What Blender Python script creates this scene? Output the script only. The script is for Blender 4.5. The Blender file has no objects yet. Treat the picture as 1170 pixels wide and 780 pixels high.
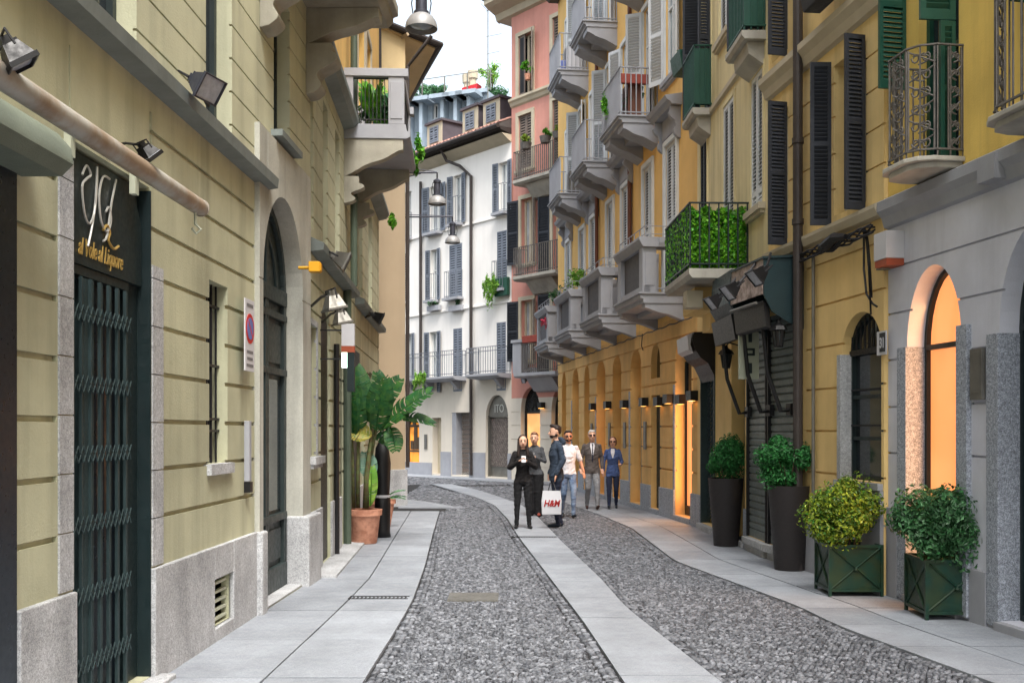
import bpy, bmesh, math, random
import numpy as np
from mathutils import Vector, Matrix, noise
from mathutils.geometry import delaunay_2d_cdt
random.seed(7)
S = bpy.context.scene
COL = S.collection
R = math.radians
CAMZ = 1.75; FX = 1200.0; CX = 585.0; HY = 492.0

# ------------------------------------------------------------------ objects and tags
def tag(o, label=None, cat=None, group=None, kind=None):
    if label: o['label'] = label
    if cat: o['category'] = cat
    if group: o['group'] = group
    if kind: o['kind'] = kind
    return o
def empty(name, loc, label, cat, group=None, rz=0):
    o = bpy.data.objects.new(name, None); COL.objects.link(o)
    o.location = loc; o.rotation_euler = (0, 0, rz); o.empty_display_size = .2
    return tag(o, label, cat, group)
def copy_tree(o, parent=None):
    c = o.copy(); COL.objects.link(c); c.parent = parent
    for ch in list(o.children): copy_tree(ch, c)
    return c
def origin_of(o):
    v = Vector((0, 0, 0))
    while o is not None:
        v += o.location; o = o.parent
    return v

class MB:
    """collects shapes, T maps local (a,b,c) to world"""
    def __init__(s, T=None):
        s.v = []; s.f = []; s.m = []; s.T = T or (lambda a, b, c: Vector((a, b, c))); s.mi = 0
    def add(s, pts, faces, mi=None):
        k = len(s.v); s.v += [s.T(*p) for p in pts]
        for f in faces: s.f.append([k + i for i in f]); s.m.append(s.mi if mi is None else mi)
        return s
    def raw(s, pts, faces, mi=None):
        k = len(s.v); s.v += [Vector(p) for p in pts]
        for f in faces: s.f.append([k + i for i in f]); s.m.append(s.mi if mi is None else mi)
        return s
    def hexa(s, p, mi=None):
        return s.add(p, [(0,1,2,3),(4,7,6,5),(0,4,5,1),(1,5,6,2),(2,6,7,3),(3,7,4,0)], mi)
    def box(s, a0, a1, b0, b1, c0, c1, mi=None):
        return s.hexa([(a0,b0,c0),(a1,b0,c0),(a1,b1,c0),(a0,b1,c0),(a0,b0,c1),(a1,b0,c1),(a1,b1,c1),(a0,b1,c1)], mi)
    def prism(s, prof, lo, hi, axis='a', mi=None):
        """closed 2-D outline extruded along an axis; outline in the other two coordinates"""
        n = len(prof)
        if axis == 'a': g = lambda t, p: (t, p[0], p[1])
        elif axis == 'b': g = lambda t, p: (p[0], t, p[1])
        else: g = lambda t, p: (p[0], p[1], t)
        pts = [g(lo, p) for p in prof] + [g(hi, p) for p in prof]
        return s.add(pts, [list(range(n)), list(range(2*n-1, n-1, -1))] + [(i, (i+1) % n, n+(i+1) % n, n+i) for i in range(n)], mi)
    def tube(s, pts, r, seg=8, mi=None, cap=True, rot=0):
        """tube through world points; r a number or a list"""
        P = [Vector(s.T(*p)) for p in pts]; n = len(P); rs = r if isinstance(r, (list, tuple)) else [r]*n
        ref = Vector((0, 0, 1)); V = []
        u = None
        for i in range(n):
            d = (P[min(i+1, n-1)] - P[max(i-1, 0)])
            d = d.normalized() if d.length > 1e-9 else ref
            if u is None:
                u = d.cross(ref)
                if u.length < .05: u = d.cross(Vector((1, 0, 0)))
            else: u = u - d*u.dot(d)
            u.normalize(); w = d.cross(u)
            for k in range(seg):
                t = 2*math.pi*k/seg + rot
                V.append(P[i] + (u*math.cos(t) + w*math.sin(t))*rs[i])
        F = []
        for i in range(n-1):
            for k in range(seg):
                F.append((i*seg+k, i*seg+(k+1) % seg, (i+1)*seg+(k+1) % seg, (i+1)*seg+k))
        if cap: F += [list(range(seg-1, -1, -1)), list(range((n-1)*seg, n*seg))]
        return s.raw(V, F, mi)
    def lathe(s, c, prof, seg=20, mi=None, cap=True, sx=1, sy=1, phase=0):
        """prof list of (r, z) about the vertical through c (local coords)"""
        pts = []; n = len(prof)
        for r, z in prof:
            for k in range(seg):
                t = 2*math.pi*k/seg + phase
                pts.append((c[0]+r*math.cos(t)*sx, c[1]+r*math.sin(t)*sy, c[2]+z))
        F = []
        for i in range(n-1):
            for k in range(seg):
                F.append((i*seg+k, i*seg+(k+1) % seg, (i+1)*seg+(k+1) % seg, (i+1)*seg+k))
        if cap: F += [list(range(seg-1, -1, -1)), list(range((n-1)*seg, n*seg))]
        return s.add(pts, F, mi)
    def blob(s, c, rx, ry, rz, seg=12, rings=8, mi=None):
        prof = []
        pts = []; F = []
        for i in range(1, rings):
            ph = math.pi*i/rings
            for k in range(seg):
                t = 2*math.pi*k/seg
                pts.append((c[0]+rx*math.sin(ph)*math.cos(t), c[1]+ry*math.sin(ph)*math.sin(t), c[2]-rz*math.cos(ph)))
        n = len(pts); pts += [(c[0], c[1], c[2]-rz), (c[0], c[1], c[2]+rz)]
        for i in range(rings-2):
            for k in range(seg):
                F.append((i*seg+k, i*seg+(k+1) % seg, (i+1)*seg+(k+1) % seg, (i+1)*seg+k))
        for k in range(seg):
            F.append((n, (k+1) % seg, k)); F.append((n+1, (rings-2)*seg+k, (rings-2)*seg+(k+1) % seg))
        return s.add(pts, F, mi)
    def build(s, name, mats, parent=None, smooth=False, recalc=True, bevel=0, auto=None):
        if not isinstance(mats, (list, tuple)): mats = [mats]
        o0 = origin_of(parent)
        me = bpy.data.meshes.new(name)
        inv = None
        if parent is not None and parent.rotation_euler[2] != 0:
            inv = Matrix.Rotation(-parent.rotation_euler[2], 3, 'Z')
        vs = [(v - o0) for v in s.v]
        if inv: vs = [inv @ v for v in vs]
        me.from_pydata([tuple(v) for v in vs], [], s.f)
        for m in mats: me.materials.append(m)
        me.polygons.foreach_set('material_index', s.m)
        if recalc:
            bm = bmesh.new(); bm.from_mesh(me); bmesh.ops.recalc_face_normals(bm, faces=bm.faces); bm.to_mesh(me); bm.free()
        if smooth: me.polygons.foreach_set('use_smooth', [True]*len(me.polygons))
        me.update()
        o = bpy.data.objects.new(name, me); COL.objects.link(o)
        if parent is not None: o.parent = parent
        if bevel:
            b = o.modifiers.new('bevel', 'BEVEL'); b.width = bevel; b.segments = 2; b.limit_method = 'ANGLE'; b.angle_limit = R(40)
        if auto: 
            me.set_sharp_from_angle(angle=R(auto)); me.polygons.foreach_set('use_smooth', [True]*len(me.polygons))
        return o

# ------------------------------------------------------------------ facade frames
class Fac:
    """vertical wall plane X = a + s*Y; u is the Y of the foot point, n the distance out to the street"""
    def __init__(f, xv, a, sg):
        f.s = (xv-CX)/FX; f.a = a; f.sg = sg; f.L = math.sqrt(1+f.s*f.s)
    def P(f, u, n, z):
        return Vector((f.a + f.s*u + f.sg*n/f.L, u - f.sg*n*f.s/f.L, z))
    def p(f, px, py, n=0.0):
        Y = (f.a + f.sg*n*f.L)/((px-CX)/FX - f.s)
        return Y + f.sg*n*f.s/f.L, CAMZ - (py-HY)*Y/FX
    def u(f, px, n=0.0): return f.p(px, 0, n)[0]
def gp(px, py, z=0.0):
    Y = (CAMZ-z)*FX/(py-HY); return ((px-CX)/FX*Y, Y)
def at(px, py, Y): return Vector(((px-CX)/FX*Y, Y, CAMZ-(py-HY)*Y/FX))

# ------------------------------------------------------------------ materials
def lin(c): return tuple(((x/255)/12.92 if x/255 <= .04045 else ((x/255+.055)/1.055)**2.4) for x in c)
def mat(name, col, rough=.75, var=.18, scale=1.2, bump=.15, bscale=60, metal=0, spec=.4, island=0, streak=0, speck=0, coat=0, col2=None, isl2=None, tr=0):
    m = bpy.data.materials.new(name); m.use_nodes = True
    nt = m.node_tree; N = nt.nodes; L = nt.links; b = N['Principled BSDF']
    c = lin(col)
    b.inputs['Roughness'].default_value = rough; b.inputs['Metallic'].default_value = metal
    b.inputs['Specular IOR Level'].default_value = spec
    if coat: b.inputs['Coat Weight'].default_value = coat
    tc = N.new('ShaderNodeTexCoord')
    base = N.new('ShaderNodeRGB'); base.outputs[0].default_value = (*c, 1); cur = base.outputs[0]
    def mix(fac, A, B, mode='MIX'):
        x = N.new('ShaderNodeMix'); x.data_type = 'RGBA'; x.blend_type = mode
        for sock, val in ((x.inputs[0], fac), (x.inputs[6], A), (x.inputs[7], B)):
            if isinstance(val, (int, float)): sock.default_value = val
            elif isinstance(val, tuple): sock.default_value = (*val, 1)
            else: L.new(val, sock)
        return x.outputs[2]
    def ramp(src, a, bb, lo=0., hi=1.):
        x = N.new('ShaderNodeMapRange'); L.new(src, x.inputs[0])
        x.inputs[1].default_value = a; x.inputs[2].default_value = bb; x.inputs[3].default_value = lo; x.inputs[4].default_value = hi
        return x.outputs[0]
    def nz(sc, det=5, vec=None, rg=.6):
        x = N.new('ShaderNodeTexNoise'); x.inputs['Scale'].default_value = sc; x.inputs['Detail'].default_value = det
        x.inputs['Roughness'].default_value = rg
        L.new(vec or tc.outputs['Object'], x.inputs['Vector']); return x.outputs['Fac']
    if island or isl2:
        g = N.new('ShaderNodeNewGeometry')
        if isl2: cur = mix(ramp(g.outputs['Random Per Island'], 0, 1, 0, 1), cur, lin(isl2))
        if island:
            w = N.new('ShaderNodeTexWhiteNoise'); w.noise_dimensions = '1D'; L.new(g.outputs['Random Per Island'], w.inputs['W'])
            r = ramp(w.outputs['Value'], 0, 1, 1-island, 1+island)
            cc = N.new('ShaderNodeCombineColor'); [L.new(r, cc.inputs[i]) for i in range(3)]
            cur = mix(1., cur, cc.outputs[0], 'MULTIPLY')
    if col2: cur = mix(ramp(nz(scale*1.7, 6), .42, .62), cur, lin(col2))
    if var:
        r = ramp(nz(scale, 6), .3, .7, 1-var, 1+var*.6)
        cc = N.new('ShaderNodeCombineColor'); [L.new(r, cc.inputs[i]) for i in range(3)]
        cur = mix(1., cur, cc.outputs[0], 'MULTIPLY')
    if streak:
        mp = N.new('ShaderNodeMapping'); mp.inputs['Scale'].default_value = (1, 1, .07); L.new(tc.outputs['Object'], mp.inputs[0])
        r = ramp(nz(3.2, 7, mp.outputs[0]), .47, .74, 0, streak)
        cur = mix(r, cur, tuple(x*.42 for x in c))
    if speck:
        r = ramp(nz(110, 2, rg=.9), .38, .62, 1-speck, 1+speck)
        cc = N.new('ShaderNodeCombineColor'); [L.new(r, cc.inputs[i]) for i in range(3)]
        cur = mix(1., cur, cc.outputs[0], 'MULTIPLY')
        r = ramp(nz(38, 2, rg=.9), .35, .65, 1-speck*.7, 1+speck*.7)
        cc = N.new('ShaderNodeCombineColor'); [L.new(r, cc.inputs[i]) for i in range(3)]
        cur = mix(1., cur, cc.outputs[0], 'MULTIPLY')
    L.new(cur, b.inputs['Base Color'])
    if bump:
        bp = N.new('ShaderNodeBump'); bp.inputs['Strength'].default_value = bump; bp.inputs['Distance'].default_value = .01
        L.new(nz(bscale, 4), bp.inputs['Height']); L.new(bp.outputs[0], b.inputs['Normal'])
    if rough > .15 and var:
        L.new(ramp(nz(scale*6, 3), .3, .7, max(0, rough-.1), min(1, rough+.1)), b.inputs['Roughness'])
    if tr:
        t = N.new('ShaderNodeBsdfTranslucent'); L.new(cur, t.inputs[0]); ms = N.new('ShaderNodeMixShader'); ms.inputs[0].default_value = tr
        L.new(b.outputs[0], ms.inputs[1]); L.new(t.outputs[0], ms.inputs[2]); L.new(ms.outputs[0], N['Material Output'].inputs[0])
    return m
def emit(name, col, strength, col2=None, scale=3):
    m = bpy.data.materials.new(name); m.use_nodes = True; nt = m.node_tree; N = nt.nodes; b = N['Principled BSDF']
    b.inputs['Base Color'].default_value = (*lin(col), 1)
    b.inputs['Roughness'].default_value = .12
    b.inputs['Emission Color'].default_value = (*lin(col), 1); b.inputs['Emission Strength'].default_value = strength
    if col2:
        tc = N.new('ShaderNodeTexCoord'); n = N.new('ShaderNodeTexNoise'); n.inputs['Scale'].default_value = scale; n.inputs['Detail'].default_value = 2
        nt.links.new(tc.outputs['Object'], n.inputs['Vector'])
        x = N.new('ShaderNodeMix'); x.data_type = 'RGBA'; x.inputs[6].default_value = (*lin(col), 1); x.inputs[7].default_value = (*lin(col2), 1)
        r = N.new('ShaderNodeMapRange'); r.inputs[1].default_value = .4; r.inputs[2].default_value = .62
        nt.links.new(n.outputs['Fac'], r.inputs[0]); nt.links.new(r.outputs[0], x.inputs[0]); nt.links.new(x.outputs[2], b.inputs['Emission Color'])
    return m
M = {}
M['olive'] = mat('olive_stucco', (192,192,164), .85, .2, .9, .3, 60, streak=.5)
M['olive_lo'] = mat('olive_stucco_ground', (184,184,155), .85, .24, .9, .3, 60, streak=.6)
M['olive_pale'] = mat('pale_olive_reveal', (184,188,168), .85, .1)
M['ledge'] = mat('grey_stone_ledge', (122,130,128), .7, .22, 1.5, .2, 40, streak=.3)
M['granite'] = mat('granite', (176,178,180), .8, .3, 2, .3, 60, speck=.28, streak=.4)
M['granite_blue'] = mat('speckled_granite', (150,156,166), .55, .08, 2, .1, 70, speck=.5)
M['portal'] = mat('portal_stone', (182,182,172), .8, .25, 1.1, .25, 50, speck=.08, streak=.5)
M['balstone'] = mat('balcony_stone', (164,160,146), .8, .3, 1.5, .3, 40, streak=.5)
M['blackst'] = mat('black_stone', (26,36,46), .35, .2, 4, 0)
M['dkgreen'] = mat('dark_green_paint', (24,38,40), .45, .2, 4, .08, 50)
M['dkdoor'] = mat('dark_green_door', (44,54,54), .5, .25, 3, .08, 50)
M['gate'] = mat('black_gate_iron', (54,70,72), .5, .2, 6, .1, metal=.3)
M['iron'] = mat('wrought_iron', (44,44,46), .55, .2, 6, .1, metal=.4)
M['rustiron'] = mat('weathered_iron', (112,108,104), .7, .3, 9, .2, metal=.3)
M['black'] = mat('black_plastic', (22,22,24), .45, .15, 6, .05)
M['metal'] = mat('grey_metal', (120,118,112), .45, .25, 4, .08, metal=.5)
M['tube'] = mat('awning_tube_metal', (170,167,158), .5, .2, 2.5, .1, metal=.1, col2=(150,132,112))
M['canvas'] = mat('grey_green_canvas', (112,120,106), .9, .18, 2, .3, 120)
M['glass'] = mat('dark_window_glass', (40,48,54), .08, .3, .8, .0, spec=.8)
M['glassl'] = mat('pale_window_glass', (130,142,148), .08, .4, .7, .0, spec=.8)
M['white'] = mat('white_painted_wood', (212,214,212), .6, .08, 3, .08)
M['shutw'] = mat('white_shutter', (200,204,206), .6, .12, 2, .08)
M['shutb'] = mat('blue_grey_shutter', (116,124,136), .65, .16, 2, .1)
M['shutd'] = mat('charcoal_shutter', (40,44,52), .6, .2, 3, .1)
M['shutbr'] = mat('brown_shutter', (112,100,92), .65, .16, 2, .1)
M['shutg'] = mat('green_shutter', (24,72,58), .5, .15, 3, .1)
M['yel'] = mat('yellow_stucco', (228,200,140), .85, .22, .8, .3, 60, streak=.55)
M['eave'] = mat('pale_ochre_eave', (216,192,146), .85, .15, 1, .2)
M['yelb'] = mat('bright_yellow_stucco', (236,202,110), .85, .2, .8, .3, 60, streak=.45)
M['yelp'] = mat('pale_yellow_stucco', (224,210,164), .85, .2, .7, .3, 60, streak=.55)
M['yel2'] = mat('warm_yellow_stucco', (230,198,134), .85, .18, .7, .2, 80, streak=.25)
M['org'] = mat('orange_stucco', (232,188,112), .85, .14, .8, .2, 80, streak=.22)
M['orgdk'] = mat('ochre_stucco', (228,184,116), .85, .18, 1.2, .25, 70, streak=.3)
M['pink'] = mat('pink_stucco', (206,146,132), .85, .18, .6, .2, 60, streak=.3)
M['pinkr'] = mat('red_stucco', (184,104,84), .85, .14, .9, .2, 80, streak=.2)
M['cream'] = mat('cream_trim', (186,176,154), .8, .12, 2, .15)
M['wall_w'] = mat('white_stucco', (234,231,226), .85, .07, .5, .15, 80, streak=.14)
M['wall_wg'] = mat('cream_ground_stucco', (214,206,192), .85, .08, .8, .15, 80, streak=.15)
M['beige'] = mat('beige_stucco', (176,158,132), .85, .08, .7, .15, 80, streak=.12)
M['grey'] = mat('grey_lilac_stucco', (204,206,216), .85, .2, .8, .2, 70, streak=.3)
M['gstone'] = mat('grey_painted_stone', (156,158,164), .75, .12, 2, .15, 50, streak=.2)
M['slabst'] = mat('balcony_slab_stone', (172,168,158), .8, .25, 2, .25, 50, streak=.45)
M['screen'] = mat('blue_grey_screen', (182,192,206), .8, .12, 2, .1)
M['dscreen'] = mat('dark_mesh_screen', (92,92,96), .8, .2, 12, .2)
M['copper'] = mat('brown_copper_pipe', (112,74,60), .5, .2, 3, .1, metal=.4)
M['pipe'] = mat('dark_drainpipe', (66,60,58), .55, .2, 3, .1, metal=.3)
M['pipeg'] = mat('green_grey_pipe', (74,86,72), .6, .2, 3, .1)
M['tiles'] = mat('roof_tiles', (150,110,98), .85, .3, 6, .4, 20, island=.35)
M['slate'] = mat('dormer_cladding', (82,76,82), .7, .15, 3, .15)
M['steel'] = mat('pale_blue_steel', (150,164,176), .55, .15, 3, .1)
M['terra'] = mat('terracotta', (206,150,124), .8, .18, 5, .15, col2=(176,120,96))
M['plant'] = mat('planter_black', (46,42,42), .55, .15, 4, .1, 60)
M['boxg'] = mat('green_planter_paint', (18,56,44), .45, .25, 4, .1, col2=(40,58,36))
M['soil'] = mat('soil', (50,40,30), .95, .3, 20, .6, 30)
M['leaf'] = mat('boxwood_leaf', (36,104,50), .5, .1, 3, 0, island=.5, tr=.25, isl2=(60,128,66))
M['leafy'] = mat('yellow_green_leaf', (46,104,34), .5, .1, 3, 0, island=.5, tr=.25, isl2=(150,164,46))
M['leafd'] = mat('laurel_leaf', (40,92,48), .4, .1, 3, 0, island=.5, tr=.2, isl2=(86,130,88))
M['ivy'] = mat('ivy_leaf', (48,128,28), .5, .1, 3, 0, island=.5, tr=.3, isl2=(120,180,44))
M['hangleaf'] = mat('hanging_leaf', (92,150,50), .5, .1, 3, 0, island=.4, tr=.3, isl2=(150,190,80))
M['banana'] = mat('banana_leaf', (30,84,44), .55, .35, 7, .15, island=.35, tr=.3, col2=(64,106,44))
M['bananay'] = mat('yellow_banana_leaf', (170,156,58), .5, .3, 12, .05, tr=.25, col2=(110,130,50))
M['bananap'] = mat('pale_banana_leaf', (120,160,138), .35, .3, 6, .05, tr=.2)
M['stem'] = mat('plant_stem', (92,104,62), .7, .3, 12, .2, col2=(96,80,52))
M['bark'] = mat('bark', (84,70,56), .9, .3, 12, .5, 40)
M['flower'] = mat('red_flower', (190,60,84), .6, .2, 10, 0)
M['redbox'] = mat('red_planter', (140,62,50), .7, .15, 4, .1)
M['pave'] = mat('pavement_slab', (140,145,152), .6, .22, 1.6, .35, 90, island=.12, speck=.14)
M['joint'] = mat('joint_mortar', (70,70,70), .95, .3, 6, .4, 60)
M['stone'] = mat('cobble_stone', (58,61,67), .5, .1, 5, .15, 200, island=.42, isl2=(116,119,125))
M['mortar'] = mat('cobble_mortar', (36,36,38), .95, .3, 3, .6, 80)
M['shade'] = mat('lamp_shade_grey', (140,140,140), .5, .12, 4, .05, metal=.2)
M['lampdk'] = mat('lamp_housing', (62,64,74), .5, .15, 5, .05, metal=.3)
M['lens'] = mat('lamp_glass', (176,180,190), .15, .2, 20, .3, 40, spec=.8)
M['signw'] = mat('sign_white', (196,196,200), .5, .05)
M['signr'] = mat('sign_red', (190,50,46), .5, .05)
M['signb'] = mat('sign_blue', (96,110,170), .5, .05)
M['text'] = mat('text_grey', (110,110,112), .6, 0, bump=0)
M['gold'] = mat('gold_letters', (200,168,96), .4, .1, 5, 0, metal=.5)
M['silver'] = mat('silver_letters', (196,196,190), .4, .1, 5, 0, metal=.4)
M['yelbox'] = mat('yellow_plastic', (220,160,24), .5, .08)
M['orangep'] = mat('orange_plastic', (160,78,52), .5, .08)
M['roller'] = mat('dark_roller_shutter', (118,126,124), .5, .25, 2, .1, metal=.3)
M['hood'] = mat('dark_teal_hood', (32,52,56), .45, .2, 3, .05)
M['pinkbox'] = mat('weathered_pink_panel', (176,160,152), .6, .25, 6, .1, col2=(120,104,96))
M['roof'] = mat('dark_roof', (80,74,72), .85, .2, 2, .2)
M['red'] = mat('red_cloth', (190,40,50), .8, .1)
M['lvback'] = mat('louvre_gap_shade', (40,42,46), .9, 0, bump=0)  # dark colour stands in for the shade in the louvre gaps
M['railg'] = mat('grey_rail_paint', (112,118,128), .6, .2, 6, .05)
M['glassw'] = mat('curtained_glass', (166,172,176), .1, .5, .9, 0, spec=.8)
M['lit'] = emit('lit_shop_interior', (255,160,98), .33, (246,142,82), .9)
M['litp'] = emit('lit_shop_pale', (246,186,120), .3, (220,150,90), 2)
M['lity'] = emit('lit_shop_window', (236,150,60), .3, (110,70,26), 2.6)
M['litg'] = emit('lit_sign', (215,255,235), .8)
M['litw'] = emit('lit_lamp_warm', (255,180,90), 1.3)
# ------------------------------------------------------------------ wall with openings and grooves
def hole(u0, u1, z0, z1, d=.22, rise=0.0, seg=14):
    """opening; rise = height of the arched part below z1"""
    if u0 > u1: u0, u1 = u1, u0
    pts = [(u0, z0), (u1, z0)]
    if rise:
        c = (u0+u1)/2; h = (u1-u0)/2; zs = z1-rise
        pts += [(c+h*math.cos(math.pi*i/seg), zs+rise*math.sin(math.pi*i/seg)) for i in range(seg+1)]
    else: pts += [(u1, z1), (u0, z1)]
    return dict(u0=u0, u1=u1, z0=z0, z1=z1, d=d, rise=rise, pts=pts)
def inside(h, u, z):
    if not (h['u0'] < u < h['u1'] and h['z0'] < z < h['z1']): return False
    if h['rise']:
        zs = h['z1']-h['rise']
        if z > zs:
            c = (h['u0']+h['u1'])/2; w = (h['u1']-h['u0'])/2
            # inside the polygon of the arch
            P = h['pts'][2:]; ins = False; j = len(P)-1
            for i in range(len(P)):
                a, b = P[i], P[j]
                if (a[1] > z) != (b[1] > z) and u < (b[0]-a[0])*(z-a[1])/(b[1]-a[1])+a[0]: ins = not ins
                j = i
            return ins
    return True
def wall(root, F, name, u0, u1, z0, z1, holes, mtl, grooves=(), g=.026, n=0.0, th=.3, label=None):
    cv = []; ce = []
    def poly(pts):
        k = len(cv); cv.extend([Vector(p) for p in pts]); m = len(pts)
        ce.extend([(k+i, k+(i+1) % m) for i in range(m)])
    poly([(u0, z0), (u1, z0), (u1, z1), (u0, z1)])
    hs = [h for h in holes if h['u1'] > u0 and h['u0'] < u1 and h['z1'] > z0 and h['z0'] < z1]
    hs2 = []
    for h in hs:
        e = 1e-4
        if h['z0'] <= z0: h = dict(h); h['pts'] = [(p[0], max(p[1], z0)) for p in h['pts']]
        poly(h['pts']); hs2.append(h)
    for a, b, c, d in grooves:
        a, b, c, d = max(a, u0), min(b, u1), max(c, z0), min(d, z1)
        if a < b and c < d: poly([(a, c), (b, c), (b, d), (a, d)])
    vs, es, fs, *_ = delaunay_2d_cdt(cv, ce, [], 1, 1e-5)
    lev = []
    for f in fs:
        cu = sum(vs[i][0] for i in f)/len(f); cz = sum(vs[i][1] for i in f)/len(f)
        l = 0.0; keep = True
        for h in hs2:
            if inside(h, cu, cz): l = -h['d']; keep = False; break
        if keep:
            for a, b, c, d in grooves:
                if a < cu < b and c < cz < d: l = -g; break
        lev.append((l, keep))
    mb = MB(F.P); idx = {}
    def vv(i, l):
        k = (i, round(l, 4))
        if k not in idx: idx[k] = len(mb.v); mb.v.append(F.P(vs[i][0], n+l, vs[i][1]))
        return idx[k]
    edges = {}
    for fi, f in enumerate(fs):
        l, keep = lev[fi]
        if keep: mb.f.append([vv(i, l) for i in f]); mb.m.append(0)
        for k in range(len(f)):
            e = tuple(sorted((f[k], f[(k+1) % len(f)]))); edges.setdefault(e, []).append(fi)
    for (i, j), ff in edges.items():
        if len(ff) == 2:
            a, b = lev[ff[0]], lev[ff[1]]
            if abs(a[0]-b[0]) > 1e-6: mb.f.append([vv(i, a[0]), vv(j, a[0]), vv(j, b[0]), vv(i, b[0])]); mb.m.append(0)
        elif lev[ff[0]][1]:
            a = lev[ff[0]]; mb.f.append([vv(i, a[0]), vv(j, a[0]), vv(j, -th), vv(i, -th)]); mb.m.append(0)
    o = mb.build(name, mtl, root, recalc=False)
    if label: o['label'] = label
    return o
def hgroove(us, zs, w=.034):
    return [(us[0], us[1], z-w/2, z+w/2) for z in zs]
def frange(a, b, st):
    o = []; x = a
    while x < b: o.append(x); x += st
    return o

# ------------------------------------------------------------------ windows, shutters, rails
def window(root, F, h, fm, pm, fw=.06, mull=1, trans=(), surround=None, sw=.12, sp=.03, sill=None, dn=.0, sillout=.1):
    """frame + pane inside an opening, optional surround and sill"""
    u0, u1, z0, z1, d = h['u0'], h['u1'], h['z0'], h['z1'], h['d']; k = 1/F.L
    fwu = fw*k
    mb = MB(F.P); nb, nf = -d+.005, -d+.065
    zs = z1 - h['rise']
    mb.box(u0, u0+fwu, nb, nf, z0, zs); mb.box(u1-fwu, u1, nb, nf, z0, zs)
    mb.box(u0+fwu, u1-fwu, nb, nf, z0, z0+fw)
    if h['rise']:
        c = (u0+u1)/2; H = (u1-u0)/2; n = 14
        for i in range(n):
            a, b = math.pi*i/n, math.pi*(i+1)/n
            q = lambda t, s: (c+(H-s*k)*math.cos(t), zs+(h['rise']-s)*math.sin(t))
            A, B, C, D = q(a, 0), q(b, 0), q(b, fw), q(a, fw)
            mb.prism([A, B, C, D], nb, nf, 'b')
        mb.box(u0+fwu, u1-fwu, nb+.002, nf+.01, zs-fw/2, zs+fw/2)
    else: mb.box(u0+fwu, u1-fwu, nb, nf, z1-fw, z1)
    for i in range(mull):
        c = u0+(u1-u0)*(i+1)/(mull+1); mb.box(c-fwu*.6, c+fwu*.6, nb+.002, nf+.012, z0+fw, zs-(0 if h['rise'] else fw))
    for t in trans:
        zt = z0+(z1-z0)*t; mb.box(u0+fwu, u1-fwu, nb+.003, nf-.008, zt-fw*.4, zt+fw*.4)
    w = mb.build('window', fm, root, bevel=0)
    pb = MB(F.P)
    pb.add([(p[0], -d+.02, p[1]) for p in h['pts']], [list(range(len(h['pts'])))])
    pb.build('pane', pm, w, recalc=False)
    if surround:
        sb = MB(F.P); s = sw*k; so = sp+dn
        sb.box(u0-s, u0-.002, -.02, so, z0, z1+sw); sb.box(u1+.002, u1+s, -.02, so, z0, z1+sw)
        sb.box(u0-.001, u1+.001, -.02, so+.004, z1+.002, z1+sw+.002)
        sb.build('surround', surround, w)
    if sill:
        sb = MB(F.P); s = (sw+.05)*k
        sb.box(u0-s, u1+s, -.02, sillout, z0-.09, z0-.003); sb.box(u0-s+.03, u1+s-.03, -.02, sillout-.03, z0-.14, z0-.09)
        sb.build('sill', sill, w)
    return w
def shutter(root, F, uh, sgn, w, z0, z1, ang, mtl, n0=.03, pitch=.055, back=False, th=.035, name='shutter', gaps=(.5,)):
    P0 = F.P(uh, n0, 0)
    du = (F.P(uh+.01*sgn, n0, 0)-P0).normalized(); dn = (F.P(uh, n0+.01, 0)-P0).normalized()
    c, s = math.cos(R(ang)), math.sin(R(ang))
    a = du*c + dn*s; b = dn*c - du*s
    mb = MB(lambda x, y, z: P0 + a*x + b*y + Vector((0, 0, z)))
    fr = .055 if w > .3 else .04
    mb.box(0, fr, 0, th, z0, z1); mb.box(w-fr, w, 0, th, z0, z1)
    mb.box(fr, w-fr, .002, th-.002, z0, z0+fr*1.8); mb.box(fr, w-fr, .002, th-.002, z1-fr*1.3, z1)
    spans = []; prev = z0+fr*1.8
    for gz in gaps:
        zc = z0+(z1-z0)*gz; mb.box(fr, w-fr, .002, th-.002, zc-fr*.7, zc+fr*.7); spans.append((prev, zc-fr*.7)); prev = zc+fr*.7
    spans.append((prev, z1-fr*1.3))
    for lo, hi in spans:
        n = max(1, int((hi-lo)/pitch)); st = (hi-lo)/n
        for i in range(n):
            z = lo+(i+.5)*st
            # louvre: slanted thin slat
            h = st*(.50 if not back else .30); t = .004
            mb.add([(fr, .004, z+h), (w-fr, .004, z+h), (w-fr, th-.004, z-h), (fr, th-.004, z-h),
                    (fr, .004, z+h+t*2), (w-fr, .004, z+h+t*2), (w-fr, th-.004, z-h+t*2), (fr, th-.004, z-h+t*2)],
                   [(0,1,2,3),(4,7,6,5),(0,4,5,1),(2,6,7,3)])
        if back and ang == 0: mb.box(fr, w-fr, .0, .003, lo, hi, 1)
        elif back: mb.box(fr, w-fr, th-.003, th, lo, hi, 1)  # dark sheet added behind open slats so their gaps look shaded
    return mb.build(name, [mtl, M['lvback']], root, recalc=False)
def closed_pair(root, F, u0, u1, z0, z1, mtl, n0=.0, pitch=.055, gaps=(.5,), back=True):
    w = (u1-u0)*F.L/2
    shutter(root, F, u0, 1, w-.003, z0, z1, 0, mtl, n0, pitch, back, gaps=gaps); shutter(root, F, u1, -1, w-.003, z0, z1, 0, mtl, n0, pitch, back, gaps=gaps)
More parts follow.
